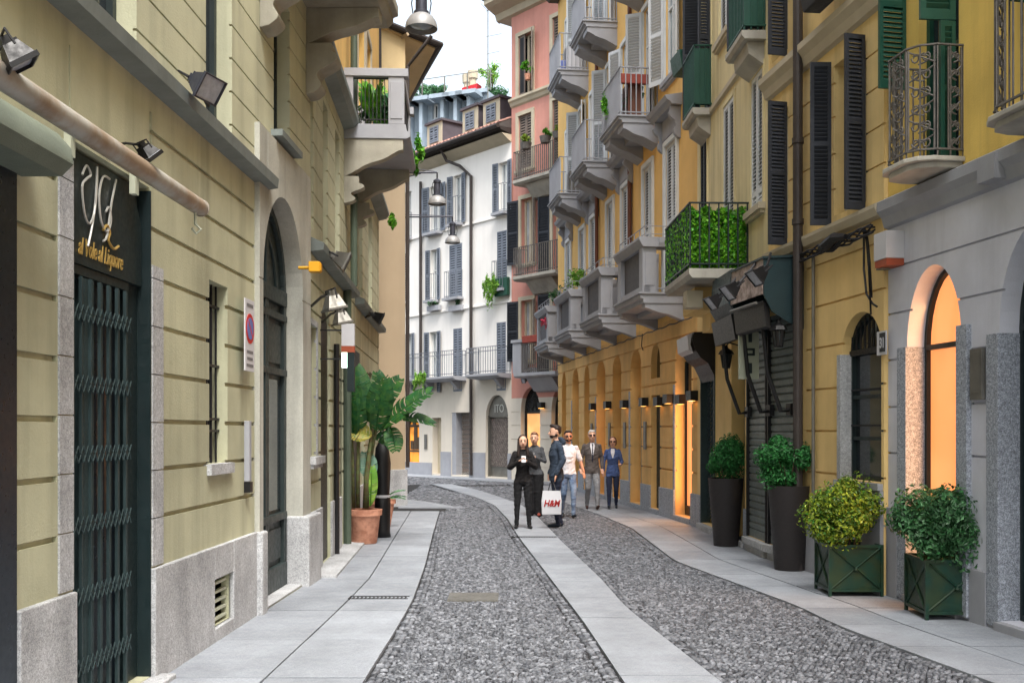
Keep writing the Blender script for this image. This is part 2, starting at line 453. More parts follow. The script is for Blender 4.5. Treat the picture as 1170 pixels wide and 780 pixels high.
def rail(name, pts, z0, z1, sp, r, mtl, parent, F, top=.018, knee=None, extra=None, mid=None):
    """pts (u,n) path"""
    mb = MB(F.P)
    W = [F.P(u, n, 0) for u, n in pts]
    for i in range(len(W)-1):
        A, B = W[i], W[i+1]; Ln = (B-A).length; k = max(1, round(Ln/sp))
        d = (B-A).normalized(); q = Vector((-d.y, d.x, 0))
        for j in range(k+(1 if i == len(W)-2 else 0)):
            p = A+(B-A)*(j/k)
            mb.raw([p+d*a+q*b+Vector((0, 0, z)) for z in (z0, z1) for a, b in ((-r,-r),(r,-r),(r,r),(-r,r))],
                   [(0,1,5,4),(1,2,6,5),(2,3,7,6),(3,0,4,7)])
        for zz, t in [(z1, top), (z0+.06, top*.6)] + ([(mid, top*.6)] if mid else []):
            e0 = A-d*(top if i == 0 else 0)
            mb.raw([p+q*b+Vector((0, 0, zz+c)) for p in (A-d*top, B+d*top) for b, c in ((-top,-top*.6),(top,-top*.6),(top,top*.6),(-top,top*.6))],
                   [(0,1,2,3),(4,7,6,5),(0,4,5,1),(1,5,6,2),(2,6,7,3),(3,7,4,0)])
    if extra: extra(mb)
    return mb.build(name, mtl, parent, recalc=False)
def wavy(d, z0, z1, k=1.0):
    """bracket outline in (n,z): flat top z1, wavy lower edge"""
    h = z1-z0; pts = [(0, z1), (d, z1), (d, z1-h*.28), (d*.93, z1-h*.30)]
    for i in range(1, 9):
        t = i/8; n = d*.93*(1-t*.85); z = z1-h*(.30+.62*(.5-.5*math.cos(math.pi*t))+ .10*math.sin(2*math.pi*t))
        pts.append((n, z))
    pts += [(0, z0-.02)]
    return pts
def slab_balcony(root, F, u0, u1, d, zt, th, mtl, name='balcony', br=.34, bthick=.16, bz=.42, edge=.06):
    """moulded slab with two wavy brackets; returns the slab part"""
    mb = MB(F.P)
    mb.prism([(0, zt-th), (d-edge*1.2, zt-th), (d-edge, zt-th*.55), (d, zt-th*.45), (d, zt), (0, zt)], u0, u1, 'a')
    mb.box(u0-.03, u1+.03, .0, d+.03, zt+.001, zt+.035)
    b = mb.build(name, mtl, root)
    bb = MB(F.P)
    for a in (u0+.02, u1-.02-bthick): bb.prism(wavy(d-.1, zt-th-bz, zt-th-.002), a, a+bthick, 'a')
    bb.box(u0+.02+bthick, u1-.02-bthick, 0, d*.5, zt-th-bz*.35, zt-th-.002)
    bb.build('bracket', mtl, b)
    return b
def leaves(mb, rnd, cx, cy, cz, rx, ry, rz, n, size, shell=.55, lumps=9, asp=.5, lump=.42, clip=None):
    """many small bent leaves spread through an uneven crown"""
    L = []
    for i in range(lumps):
        while True:
            v = Vector((rnd.uniform(-1,1), rnd.uniform(-1,1), rnd.uniform(-1,1)))
            if v.length < 1: break
        L.append((v*(1-lump*.75), rnd.uniform(lump*.5, lump*1.15)))
    pts = []; F = []
    k = 0; tries = 0
    while k < n and tries < n*6:
        tries += 1
        c, r = rnd.choice(L)
        v = Vector((rnd.gauss(0,1), rnd.gauss(0,1), rnd.gauss(0,1))).normalized()
        rr = r*(shell+(1-shell)*rnd.random())
        q = c+v*rr
        p = Vector((cx+q.x*rx, cy+q.y*ry, cz+q.z*rz))
        if clip and not clip(p): continue
        nrm = (v+Vector((rnd.uniform(-.8,.8), rnd.uniform(-.8,.8), rnd.uniform(-.4,.9)))).normalized()
        t = nrm.cross(Vector((rnd.uniform(-1,1), rnd.uniform(-1,1), rnd.uniform(-1,1)))).normalized(); b = nrm.cross(t)
        s = size*rnd.uniform(.6, 1.3); w = s*asp
        i0 = len(pts)
        pts += [p-t*s*.5, p+b*w*.5+nrm*w*.18, p+t*s*.5-nrm*s*.1, p-b*w*.5+nrm*w*.18]
        F += [(i0, i0+1, i0+2), (i0, i0+2, i0+3)]
        k += 1
    mb.raw(pts, F)
def textmesh(body, size, mtl, name, place, parent=None, shear=0, extrude=.004, align='CENTER', sx=1, bold=0):
    """place(x,y,z)->world for text plane"""
    cu = bpy.data.curves.new('tmp', 'FONT'); cu.body = body; cu.size = size; cu.extrude = extrude; cu.shear = shear; cu.align_x = align; cu.offset = bold
    cu.resolution_u = 3
    ob = bpy.data.objects.new('tmp', cu); COL.objects.link(ob)
    dg = bpy.context.evaluated_depsgraph_get(); me = bpy.data.meshes.new_from_object(ob.evaluated_get(dg))
    bpy.data.objects.remove(ob)
    mb = MB(); mb.v = [place(v.co.x*sx, v.co.y, v.co.z) for v in me.vertices]; mb.f = [list(p.vertices) for p in me.polygons]; mb.m = [0]*len(mb.f)
    return mb.build(name, mtl, parent, recalc=False)
def thing_mesh(name, label, cat, mb, mtl, group=None, **k):
    o = mb.build(name, mtl, None, **k); return tag(o, label, cat, group)
def recenter(o):
    """move the object's origin to the base of its own mesh"""
    me = o.data; n = len(me.vertices); a = np.empty(n*3); me.vertices.foreach_get('co', a); a = a.reshape(-1, 3)
    c = np.array([(a[:,0].min()+a[:,0].max())/2, (a[:,1].min()+a[:,1].max())/2, a[:,2].min()])
    a -= c; me.vertices.foreach_set('co', a.ravel()); o.location = tuple(c); me.update(); return o
# ------------------------------------------------------------------ the facades
FL1 = Fac(615, -2.675, 1); FL2 = Fac(525, -1.75, 1); FL3 = Fac(1590, -2.48-.8375*24.4, 1)
FW = Fac(-390, 30.3, -1)
FO = Fac(428, 5.87, -1); FA = Fac(555, 3.8475, -1); FB = Fac(430, 5.34, -1); FG = Fac(410, 5.57, -1)
YB_OA, YB_AB, YB_BG = 19.1, 14.3, 11.05
# ------------------------------------------------------------------ ground
def struct(name, mb, m, **k): return tag(mb.build(name, m, None, **k), kind='structure')
mb = MB(); mb.box(-60, 60, -25, 140, -.6, -.03); struct('ground', mb, M['joint'])
def xl(Y):  # left wall foot
    if Y < 12.33: return FL1.a+FL1.s*Y
    if Y < 22.8: return FL2.a+FL2.s*Y
    return -2.9
def xr(Y):
    for F, y in ((FG, YB_BG), (FB, YB_AB), (FA, YB_OA)):
        if Y < y: return F.a+F.s*Y
    return FO.a+FO.s*Y
def curve(px):
    pts = sorted([gp(*p) for p in px], key=lambda p: p[1]); ys = [p[1] for p in pts]; xs = [p[0] for p in pts]
    def f(Y):
        if Y <= ys[0]: 
            k = (xs[1]-xs[0])/(ys[1]-ys[0]); return xs[0]+k*(Y-ys[0])
        if Y >= ys[-1]:
            k = (xs[-1]-xs[-2])/(ys[-1]-ys[-2]); return xs[-1]+k*(Y-ys[-1])
        return float(np.interp(Y, ys, xs))
    def sm(Y): return (f(Y-.35)+2*f(Y)+f(Y+.35))/4
    return sm
cL = curve([(417,780),(451,724.6),(472,687.7),(486,647.7),(495,610.8),(501.5,588)])
cC0 = curve([(711,780),(666,712),(629,663),(592,614),(580,594),(565,578),(545,569),(528,564),(494,553.5)])
cC1 = curve([(823.5,780),(717,696),(688,663),(640,617),(614,590),(596,577.5),(571,568),(548,560.5),(512,552.5)])
cR = curve([(1127,780),(1048,750.6),(957,716.7),(912,694),(857,673.6),(771,642),(721.5,604),(688,590),(654,578),(630,568.5),(606,561),(580,554)])
def slabs(mb, fa, fb, y0, y1, lens, rnd, split=None, z=.02, gap=.008):
    """rows of slabs between two edge curves"""
    y = y0
    while y < y1:
        ln = rnd.uniform(*lens); ye = min(y+ln, y1)
        if y1-ye < .3: ye = y1
        cols = [(fa, fb)]
        if split:
            t = split(y)
            mid = (lambda Y, t=t: fa(Y)+(fb(Y)-fa(Y))*t) if not callable(t) else t
            cols = [(fa, mid), (mid, fb)]
        for ci, (A, B) in enumerate(cols):
            yy = y
            off = 0 if ci == 0 else 0
            n = max(1, int((ye-y)/.18)); pts = []; 
            za = z + rnd.uniform(-.0018, .0018)
            lo = [(A(y+gap+(ye-y-2*gap)*i/n)+gap, y+gap+(ye-y-2*gap)*i/n) for i in range(n+1)]
            hi = [(B(q[1])-gap, q[1]) for q in lo]
            base = [(p[0], p[1], za) for p in lo]+[(p[0], p[1], za) for p in hi]
            bot = [(p[0], p[1], -.025) for p in lo]+[(p[0], p[1], -.025) for p in hi]
            m = n+1; F = [(i, i+1, m+i+1, m+i) for i in range(n)]
            k = 2*m
            F += [(i, i+1, k+i+1, k+i) for i in range(n)] + [(m+i, m+i+1, k+m+i+1, k+m+i) for i in range(n)] + [(0, m, k+m, k), (n, m+n, k+m+n, k+n)]
            mb.add(base+bot, F)
        y = ye
rnd = random.Random(3)
mb = MB(); 
slabs(mb, lambda Y: xl(Y)+.0, cL, -4, 22.7, (.75, 1.5), rnd, lambda y: (lambda Y: xl(Y)+.25+(cL(Y)-xl(Y)-.25)*.42))
struct('left_pavement', mb, M['pave'])
# triangular apron past the side lane and slabs in front of the white house
mb = MB()
ap = [gp(463,573.5), gp(488,574), gp(527,580.5), gp(463,580)]
ap = [gp(455,569.5), gp(486,573.5), gp(527,580.5), gp(455,580.5)]
mb.prism(ap, -.02, .02, 'c')
ap = [gp(440,584), gp(468,583.5), gp(492,586.5), gp(502,590), gp(440,592)]
struct('stone_apron', mb, M['pave'])
mb = MB(); slabs(mb, cC0, cC1, -4, 34.2, (1.1, 2.3), rnd); struct('centre_slab_strip', mb, M['pave'])
mb = MB()
slabs(mb, cR, lambda Y: xr(Y), -4, 33.5, (.8, 1.6), rnd, lambda y: (lambda Y: cR(Y)+(xr(Y)-cR(Y))*.47))
struct('right_pavement', mb, M['pave'])
# pavement foot of the white and pink fronts
mb = MB(FW.P)
u = 34.6
while u < 52:
    w = rnd.uniform(.9, 1.5)
    mb.box(u+.006, u+w-.006, .62, 1.15, -.02, .022); mb.box(u+.006, u+w-.006, 0, .61, -.02, .0215); u += w
struct('far_pavement', mb, M['pave'])
mb = MB(); mb.box(-30, 30, -10, 60, -.029, -.004); struct('road_bed', mb, M['mortar'])
# cobbles: every stone a low dome; numpy fill
def cobbles(regions, name):
    rg = np.random.default_rng(5); C = []
    for fa, fb, y0, y1, p in regions:
        y = y0; row = 0
        while y < y1:
            a, b = fa(y)+.13, fb(y)-.12
            n = int((b-a)/p)
            if n > 0:
                xs = a+(np.arange(n)+(.5 if row % 2 else .1))*(b-a)/n
                C.append(np.stack([xs+rg.normal(0, p*.12, n), np.full(n, y)+rg.normal(0, p*.12, n), np.full(n, p)], 1))
            y += p*.80; row += 1
    for f, sg, y0, y1 in ((cL, 1, 4.5, 22.7), (cC0, -1, 4.5, 30), (cC1, 1, 4.5, 30), (cR, -1, 4.5, 30)):
        for off in (.035, .085):
            ys = np.arange(y0, y1, .062); xs = np.array([f(y)+sg*off for y in ys])
            C.append(np.stack([xs, ys, np.full(len(ys), .062)], 1))
    C = np.concatenate(C); n = len(C); p = C[:, 2]
    ang = rg.normal(.5, .7, n); ra = p*rg.uniform(.42, .68, n); rb = p*rg.uniform(.28, .42, n); h = rg.uniform(.008, .02, n)
    k = 7; th = np.arange(k)*2*math.pi/k
    rings = [(1.0, -.006, 0), (.93, .0, .55), (.55, 0, .93)]
    V = np.zeros((n, k*3+1, 3))
    rr = rg.uniform(.85, 1.15, (n, k))
    for i, (r, z0, hz) in enumerate(rings):
        ex = ra[:, None]*np.cos(th)*r*rr; ey = rb[:, None]*np.sin(th)*r*rr
        V[:, i*k:(i+1)*k, 0] = C[:, 0:1]+ex*np.cos(ang)[:, None]-ey*np.sin(ang)[:, None]
        V[:, i*k:(i+1)*k, 1] = C[:, 1:2]+ex*np.sin(ang)[:, None]+ey*np.cos(ang)[:, None]
        V[:, i*k:(i+1)*k, 2] = z0+h[:, None]*hz
    V[:, -1, 0] = C[:, 0]; V[:, -1, 1] = C[:, 1]; V[:, -1, 2] = h
    tilt = rg.normal(0, .12, (n, 2))
    V[:, :, 2] += (V[:, :, 0]-C[:, 0:1])*tilt[:, 0:1]+(V[:, :, 1]-C[:, 1:2])*tilt[:, 1:2]
    quads = []
    for i in range(2):
        for j in range(k): quads.append((i*k+j, i*k+(j+1) % k, (i+1)*k+(j+1) % k, (i+1)*k+j))
    tris = [(2*k+j, 2*k+(j+1) % k, 3*k) for j in range(k)]
    off = (np.arange(n)*(3*k+1))[:, None, None]
    q = (np.array(quads)[None]+off).reshape(-1); t = (np.array(tris)[None]+off).reshape(-1)
    me = bpy.data.meshes.new(name); me.vertices.add(n*(3*k+1)); me.vertices.foreach_set('co', V.ravel())
    nq, ntr = len(q)//4, len(t)//3
    me.loops.add(len(q)+len(t)); me.loops.foreach_set('vertex_index', np.concatenate([q, t]).astype(np.int32))
    me.polygons.add(nq+ntr)
    me.polygons.foreach_set('loop_start', np.concatenate([np.arange(nq)*4, nq*4+np.arange(ntr)*3]).astype(np.int32))
    me.polygons.foreach_set('use_smooth', np.ones(nq+ntr, dtype=bool))
    me.update(calc_edges=True); me.validate(); me.materials.append(M['stone'])
    o = bpy.data.objects.new(name, me); COL.objects.link(o); return tag(o, kind='structure')
far_l = lambda Y: max(-3.2, -9+.0*Y)
regs = [(cL, cC0, 4.5, 14, .044), (cL, cC0, 14, 22.7, .055), (cC1, cR, 4.5, 14, .044), (cC1, cR, 14, 24, .055), (cC1, cR, 24, 27, .07), (cC1, cR, 27, 33, .12),
        (lambda Y: gp(527,580.5)[0]-(Y-23.7)*.0 if Y < 23.9 else (-2.3 if Y < 26.5 else -4.5), cC0, 22.75, 34, .11),
        (lambda Y: -9, lambda Y: min(5, 30.3-.8125*Y-1.5), 34.1, 42, .13)]
def apron_right(Y):
    # right edge of the apron at depth Y
    y = HY+2100/Y
    return gp(np.interp(y, [573.5, 580.5], [486, 527]), y)[0]
regs[6] = (lambda Y: (cL(22.6) if Y < 23.72 else apron_right(Y) if Y < 25.8 else -3.0), cC0, 22.75, 34, .11)
cobbles(regs, 'cobblestones')
# ------------------------------------------------------------------ LEFT: building with shop gate and portal
L1 = empty('corner_building', FL1.P(8, 0, 0), 'olive rusticated building on the left with gated shop and arched stone portal', 'building')
F = FL1
U = F.u
holes = []
gate = hole(U(83), U(172), .06, 3.42, .16); holes.append(gate)
shop0 = hole(2.2, U(15), .05, 3.3, .12); holes.append(shop0)
nwin = hole(U(239), U(260), 1.48, 2.98, .2); holes.append(nwin)
vent = hole(U(241), U(263), .13, .52, .08); holes.append(vent)
port = hole(10.03, 11.72, .04, 4.15, .19, rise=.95, seg=20)
YP0, YP1 = 9.9, 12.12
zl = 4.18
grv = hgroove((U(172), YP0), [1.15+.333*k for k in range(9)])+hgroove((U(15), U(65)), [1.15+.333*k for k in range(7)])
grv += hgroove((-5, 2.0), [1.15+.333*k for k in range(9)])
grv += [(U(172)-.02, U(172)+.02, 3.42, 3.95), (U(83)-.05, U(83)-.03, 3.42, 3.95)]
wall(L1, F, 'wall', -6, YP0, 0, zl, holes, M['olive_lo'], grv, label='olive ground floor wall with horizontal grooves')
wn = [hole(U(156)-.72, U(156), zl+.1, 6.9, .2), hole(U(265)-.72, U(265), zl+.1, 6.9, .2), hole(U(156)-3.1, U(156)-2.38, zl+.1, 6.9, .2),
      hole(10.62, 11.3, 4.78, 6.25, .2)]
wn += [hole(a, a+.75, 8.4, 10.6, .2) for a in (3.8, 6.2, 8.4, 10.6)]
edge = [(-6, 12.33)]
wn2 = [w for w in wn]
bl = []
for k in range(30):
    z = 4.42+.29*k
    if z > 6.7 and z < 7.2: continue
    bl.append((-6, 12.33, z-.009, z+.009))
wall(L1, F, 'upper_wall', -6, YP0, zl, 13, wn2, M['olive'], bl, n=.0)
wall(L1, F, 'upper_wall', YP0, 12.33, 4.66, 13, wn2, M['olive'], [b for b in bl if b[2] > 4.7], n=.0)
wall(L1, F, 'wall', 12.12, 12.33, 0, 4.66, [], M['olive_lo'])
wall(L1, F, 'portal', YP0, 12.12, 0, 4.66, [dict(port)], M['portal'], [(YP0, 12.12, 3.19, 3.205), (10.2, 10.21, 3.2, 4.66), (11.9, 11.91, 3.2, 4.66)], n=.05, g=.008, label='pale weathered stone portal surround')
mb = MB(F.P)  # plinths
mb.box(U(172), YP0-.0, -.02, .035, 0, .80); mb.box(U(15), U(80), -.02, .035, 0, .83); mb.box(-6, 2.1, -.02, .035, 0, .8)
for o in (mb,): pass
# cut the vent by building the plinth round it
mb = MB(F.P)
a, b = U(241), U(263)
mb.box(U(172)+.002, a, -.02, .035, 0, .80); mb.box(b, YP0-.003, -.02, .035, 0, .80); mb.box(a+.001, b-.001, -.02, .034, .53, .799); mb.box(a+.001, b-.001, -.02, .034, 0, .13)
mb.box(U(15)+.01, U(82), -.02, .035, 0, .83); mb.box(-6, 2.1, -.02, .035, 0, .8)
mb.build('plinth', M['granite'], L1, bevel=.008)
mb = MB(F.P)
for i in range(5): mb.box(a+.01, b-.01, -.06, -.03, .16+i*.075, .16+i*.075+.022)
mb.build('vent_grille', M['olive_pale'], L1)
mb = MB(F.P)
for (a, b, z0, z1) in ((U(66), U(82), .84, 3.3), (U(173), U(185), .81, 2.9)):
    z = z0
    while z < z1:
        ze = min(z+.333, z1); mb.box(a, b, -.02, .012, z+.004, ze-.004); z = ze
mb.build('granite_jamb', M['granite'], L1)
# portal plinth blocks
mb = MB(F.P)
mb.box(9.86, 10.06, -.13, .09, 0, .8); mb.box(11.68, 12.34, -.13, .13, 0, .8); mb.build('portal_plinth', M['granite'], L1, bevel=.02)
# ledge
mb = MB(F.P)
mb.prism([(0, 4.09), (.14, 4.11), (.15, 4.2), (.0, 4.27)], -6, 10.24, 'a'); mb.build('ledge', M['ledge'], L1)
for w in wn: window(L1, F, w, M['dkdoor'], M['glass'], trans=(.7,))
mb = MB(F.P)
for w in wn[:2]:
    mb.box(w['u0']-.002, w['u1']+.002, -.19, .03, w['z0']-.06, w['z0']+.004)
mb.box(10.5, 11.4, .0, .12, 4.70, 4.765)
mb.build('sill', M['ledge'], L1)
# barred window
w = window(L1, F, nwin, M['iron'], M['glass'], fw=.04, mull=0)
mb = MB(F.P)
for i in range(4):
    u = nwin['u0']+(nwin['u1']-nwin['u0'])*(i+.5)/4; mb.box(u-.008, u+.008, -.09, -.075, nwin['z0'], nwin['z1'])
for z in (1.75, 1.85, 2.3, 2.8): mb.box(nwin['u0'], nwin['u1'], -.095, -.07, z-.01, z+.01)
mb.build('grille', M['iron'], w)
mb = MB(F.P); mb.box(nwin['u0']-.06, nwin['u1']+.08, -.18, .04, 1.39, 1.478); mb.build('sill', M['granite'], w)
# gate: frame, sign field, folding lattice
mb = MB(F.P)
a, b = gate['u0'], gate['u1']; gm = U(157)
mb.box(gm, b-.01, -.15, -.09, .06, 3.40); mb.box(a+.005, gm-.001, -.15, -.12, 2.74, 3.40)
mb.prism([(a, 2.74), (b-.03, 2.74), (b-.03, 3.15), (b-.2, 3.40), (a, 3.40)], -.11, -.05, 'b')
mb.box(a+.001, gm, -.15, -.06, 2.68, 2.735)
mb.box(b-.014, b-.002, -.088, .006, .06, 3.40)
fr = mb.build('shop_door_frame', M['dkgreen'], L1)
mb = MB(F.P)
for i in range(15):
    u = a+.02+(gm-a-.04)*i/14; nn = -.07+.02*(i % 2)
    mb.box(u-.006, u+.006, nn-.010, nn+.010, .09, 2.67)
zz = .35
while zz < 2.5:
    for i in range(14):
        u = a+.02+(gm-a-.04)*i/14; u2 = a+.02+(gm-a-.04)*(i+1)/14
        for s in (1, -1):
            mb.tube([(u, -.035, zz-.05*s), (u2, -.035, zz+.05*s)], .005, 4)
    zz += .42
mb.box(a, gm, -.13, -.06, .06, .085)
mb.box(a+(gm-a)*.31, a+(gm-a)*.36, -.13, -.06, .08, 2.67)
gt = mb.build('folding_gate', M['gate'], L1)
mb = MB(F.P); mb.box(a+.002, gm, -.155, -.15, .06, 2.7); mb.build('shop_door', M['blackst'], L1)
mb = MB(F.P); mb.box(a-.02, b+.12, -.15, .14, 0, .055); mb.build('doorstep', M['granite'], L1, bevel=.01)
mb = MB(F.P); mb.box(2.2, U(15)-.0, -.12, .02, .05, 3.28); mb.build('shop_pilaster', M['blackst'], L1)
def onF(F, u0, z0, n, k=1):
    """text plane on a facade: x runs to larger u (k=1) or smaller (k=-1)"""
    return lambda x, y, z: F.P(u0+k*x/F.L, n+z, z0+y)
tag(textmesh('al Vole al Liquore', .15, M['gold'], 'shop_name_letters', onF(F, (a+b)/2-.10, 2.80, -.045), None, shear=.3, sx=.62, extrude=.003, bold=.001), 'gold italic shop name letters over the gate', 'sign')
mg = MB(F.P)
def strokes(pts, r, mbx, seg=6):
    P = []
    for i in range(len(pts)-1):
        p0 = pts[max(i-1, 0)]; p1 = pts[i]; p2 = pts[i+1]; p3 = pts[min(i+2, len(pts)-1)]
        for t in (0, .25, .5, .75):
            P.append(tuple(.5*((2*p1[k])+(-p0[k]+p2[k])*t+(2*p0[k]-5*p1[k]+4*p2[k]-p3[k])*t*t+(-p0[k]+3*p1[k]-3*p2[k]+p3[k])*t**3) for k in range(2)))
    P.append(pts[-1])
    mbx.tube([(q[0], -.035, q[1]) for q in P], r, seg)
c = (a+b)/2-.10
strokes([(c-.30,3.27),(c-.24,3.34),(c-.18,3.30),(c-.24,3.26),(c-.30,3.2),(c-.27,3.05),(c-.2,3.0),(c-.13,3.08),(c-.1,3.25),(c-.09,3.37)], .0075, mg)
strokes([(c-.09,3.37),(c-.1,3.2),(c-.16,3.0),(c-.22,2.86)], .0075, mg)
strokes([(c+.2,3.36),(c+.13,3.2),(c+.06,2.98),(c-.0,2.93)], .0075, mg)
strokes([(c+.1,3.34),(c-.0,3.33),(c-.06,3.2),(c-.03,3.05),(c+.06,3.0),(c+.12,3.08),(c+.09,3.16),(c+.04,3.12)], .0075, mg)
thing_mesh('monogram_sign', 'large silver looped monogram above the gold shop name', 'sign', mg, M['silver'])
mg = MB(F.P)
strokes([(c-.0,3.0),(c+.06,3.04),(c+.1,3.0),(c+.08,2.95),(c+.16,2.91),(c+.24,2.94)], .009, mg)
thing_mesh('gold_flourish', 'small gold flourish letter under the silver monogram', 'sign', mg, M['gold'])
# portal door
h = port; d = -.19
mb = MB(F.P); zs = h['z1']-h['rise']; cu = (h['u0']+h['u1'])/2; H = (h['u1']-h['u0'])/2
mb.box(h['u0']+.002, h['u1']-.002, d-.04, d+.01, .04, zs)
arc = [(cu+H*math.cos(math.pi*i/20)*.998, zs+h['rise']*math.sin(math.pi*i/20)*.998) for i in range(21)]
mb.prism([(h['u0']+.002, zs+.001)][:0]+arc, d-.04, d+.01, 'b')
dr = mb.build('portal_door', M['dkdoor'], L1)
mb = MB(F.P)
for (u0, u1) in ((h['u0']+.02, h['u0']+.12), (cu-.07, cu-.005), (cu+.005, cu+.07), (h['u1']-.12, h['u1']-.02)):
    mb.box(u0, u1, d+.011, d+.06, .05, zs-.08)
for z0, z1 in ((.05, .3), (.78, .86), (zs-.25, zs-.18), (zs-.08, zs+.08), (2.35, 2.42)):
    mb.box(h['u0']+.02, h['u1']-.02, d+.011, d+.07, z0, z1)
for i in range(20):
    a1, a2 = math.pi*i/20, math.pi*(i+1)/20
    q = lambda t, s: (cu+(H-s)*math.cos(t), zs+.002+(h['rise']-s)*math.sin(t))
    mb.prism([q(a1, .02), q(a2, .02), q(a2, .1), q(a1, .1)], d+.011, d+.06, 'b')
    mb.prism([q(a1, .32), q(a2, .32), q(a2, .36), q(a1, .36)], d+.011, d+.04, 'b')
mb.box(cu-.05, cu+.05, d+.011, d+.065, zs+.08, zs+.9)
mb.build('door_frame', M['dkdoor'], dr, bevel=.006)
mb = MB(F.P)
for a1, b1 in ((h['u0']+.14, cu-.09), (cu+.09, h['u1']-.14)): mb.box(a1, b1, d+.012, d+.02, .9, 2.3)
mb.build('pane', M['glass'], dr)
mb = MB(F.P)
for a1, b1 in ((h['u0']+.18, cu-.13), (cu+.13, h['u1']-.18)):
    mb.box(a1, b1, d+.012, d+.035, 2.47, 2.9); mb.box(a1, b1, d+.012, d+.035, .36, .7)
mb.build('door_panel', M['dkdoor'], dr, bevel=.01)
mb = MB(F.P); mb.box(10.06, 11.68, -.19, .05, 0, .045); mb.build('threshold', M['granite'], L1)
# big balcony over the portal
def console(F, u, w, n1, z0, z1, mbx):
    """scrolled console: outline in (n,z)"""
    pts = [(0, z1), (n1, z1), (n1, z1-.1)]
    k = 14
    for i in range(k+1):
        t = i/k; n = n1*(1-t)**1.3*(.86)+.06*math.sin(t*math.pi*3)+.09; z = z1-.12-(z1-z0-.14)*t
        pts.append((max(n, .04), z))
    pts.append((0, z0)); mbx.prism(pts, u, u+w, 'a')
mb = MB(F.P)
ub0, ub1, zb = 9.75, 12.75, 6.62
mb.prism([(0, zb), (.86, zb), (.92, zb+.06), (.92, zb+.12), (.98, zb+.14), (.98, zb+.26), (0, zb+.26)], ub0, ub1, 'a')
B1 = mb.build('balcony', M['balstone'], L1, bevel=.01); B1['label'] = 'large stone balcony above the portal, seen from below'
mb = MB(F.P)
for u in (10.1, 12.1):
    mb.prism(wavy(.84, 6.22, zb-.002), u, u+.26, 'a'); console(F, u-.02, .30, .3, 5.62, 6.21, mb)
mb.build('bracket', M['balstone'], B1, bevel=.008)
mb = MB(F.P)
for (u, n) in ((ub0+.1, .8), (ub1-.3, .8), (11.15, .8)): mb.box(u, u+.2, n-.1, n+.1, zb+.26, zb+1.2)
for i in range(22):
    u = ub0+.35+i*.115
    if abs(u-11.25) > .15: mb.lathe((u, .8, zb+.3), [(.04, 0), (.05, .1), (.03, .3), (.05, .55), (.03, .8)], 8)
mb.box(ub0, ub1, .66, .94, zb+1.2, zb+1.32); mb.build('parapet', M['balstone'], B1)
mb = MB(F.P); mb.box(-6, 12.33, -.35, .5, 13, 13.3); mb.box(-6, 12.33, -8, -.3, 0, 13); mb.build('roof', M['roof'], L1)

# ------------------------------------------------------------------ LEFT: second olive building, balcony with plants
L2 = empty('olive_building', FL2.P(17, 0, 0), 'olive building beyond the portal with slanted grey ledges and a stone balcony', 'building')
F = FL2; U = F.u
H2 = []
nw2 = hole(U(353), U(361), 1.45, 3.0, .12); H2.append(nw2)
ad = hole(U(366.5), U(377.5), .04, 3.4, .05, rise=.45); H2.append(ad)
dd = hole(U(389), U(392.5), .04, 2.9, .04); H2.append(dd)
gsh = hole(U(397), U(409), .04, 3.1, .1); H2.append(gsh)
more = [hole(U(413), U(417), .3, 2.9, .15), hole(U(422), U(425.5), .3, 2.9, .15)]; H2 += more
gv = hgroove((12.35, 22.8), [.80+.34*k for k in range(1, 10)])
wall(L2, F, 'wall', 12.34, 22.8, 0, 3.92, H2, M['olive_lo'], gv)
H3 = [hole(U(a), U(b), z0, z1, .2) for a, b, z0, z1 in ((352, 358, 4.15, 6.0), (369, 374.5, 4.15, 6.0), (383, 388, 4.15, 6.0), (410, 414, 4.15, 6.0), (421, 425, 4.15, 6.0))]
gv = hgroove((12.35, 22.8), [4.3+.3*k for k in range(8)], .02)
wall(L2, F, 'upper_wall', 12.34, 22.8, 3.92, 6.4, H3, M['olive'], gv)
H4 = [hole(U(408), U(416), 6.6, 9.2, .16), hole(13.2, 14.2, 7.2, 9.2, .16), hole(19.6, 20.6, 7.2, 9.2, .16), hole(14.9, 15.7, 10.3, 12, .16)]
wall(L2, F, 'top_wall', 12.34, 22.8, 6.4, 12.6, H4, M['org'])
for h in H3: window(L2, F, h, M['olive_pale'], M['glass'], fw=.05)
for h in H4: window(L2, F, h, M['white'], M['glassl'], fw=.07, surround=M['cream'], trans=(.5,))
window(L2, F, nw2, M['granite'], M['glass'], fw=.05, mull=0, surround=M['granite'], sw=.07, sp=.02, sill=M['granite'])
for h in more: window(L2, F, h, M['dkgreen'], M['glass'], fw=.05, mull=0)
mb = MB(F.P); mb.prism(ad['pts'], -.05, -.04, 'b'); mb.box(dd['u0'], dd['u1'], -.04, -.03, .04, 2.9); mb.build('shop_door', M['black'], L2)
mb = MB(F.P); mb.box(gsh['u0']+.003, gsh['u1']-.003, -.1, .03, .04, 3.08); mb.build('shop_front', M['dkgreen'], L2)
mb = MB(F.P)
for a, b in ((12.36, ad['u0']), (ad['u1'], dd['u0']), (dd['u1'], gsh['u0']), (gsh['u1'], 22.7)): mb.box(a+.01, b-.01, -.01, .03, 0, .79)
mb.build('plinth', M['granite'], L2, bevel=.01)
mb = MB(F.P); mb.box(12.7, 12.95, .031, .036, .28, .62); mb.build('vent_grille', M['granite'], L2)
mb = MB(F.P); mb.box(12.35, 16.7, 0, .3, 0, .05); mb.build('doorstep', M['granite'], L2)
mb = MB(F.P)
mb.prism([(0, 3.86), (.15, 3.88), (.16, 3.96), (0, 4.03)], 12.34, 16.8, 'a'); mb.prism([(0, 3.86), (.15, 3.88), (.16, 3.96), (0, 4.03)], 17.6, 22.8, 'a')
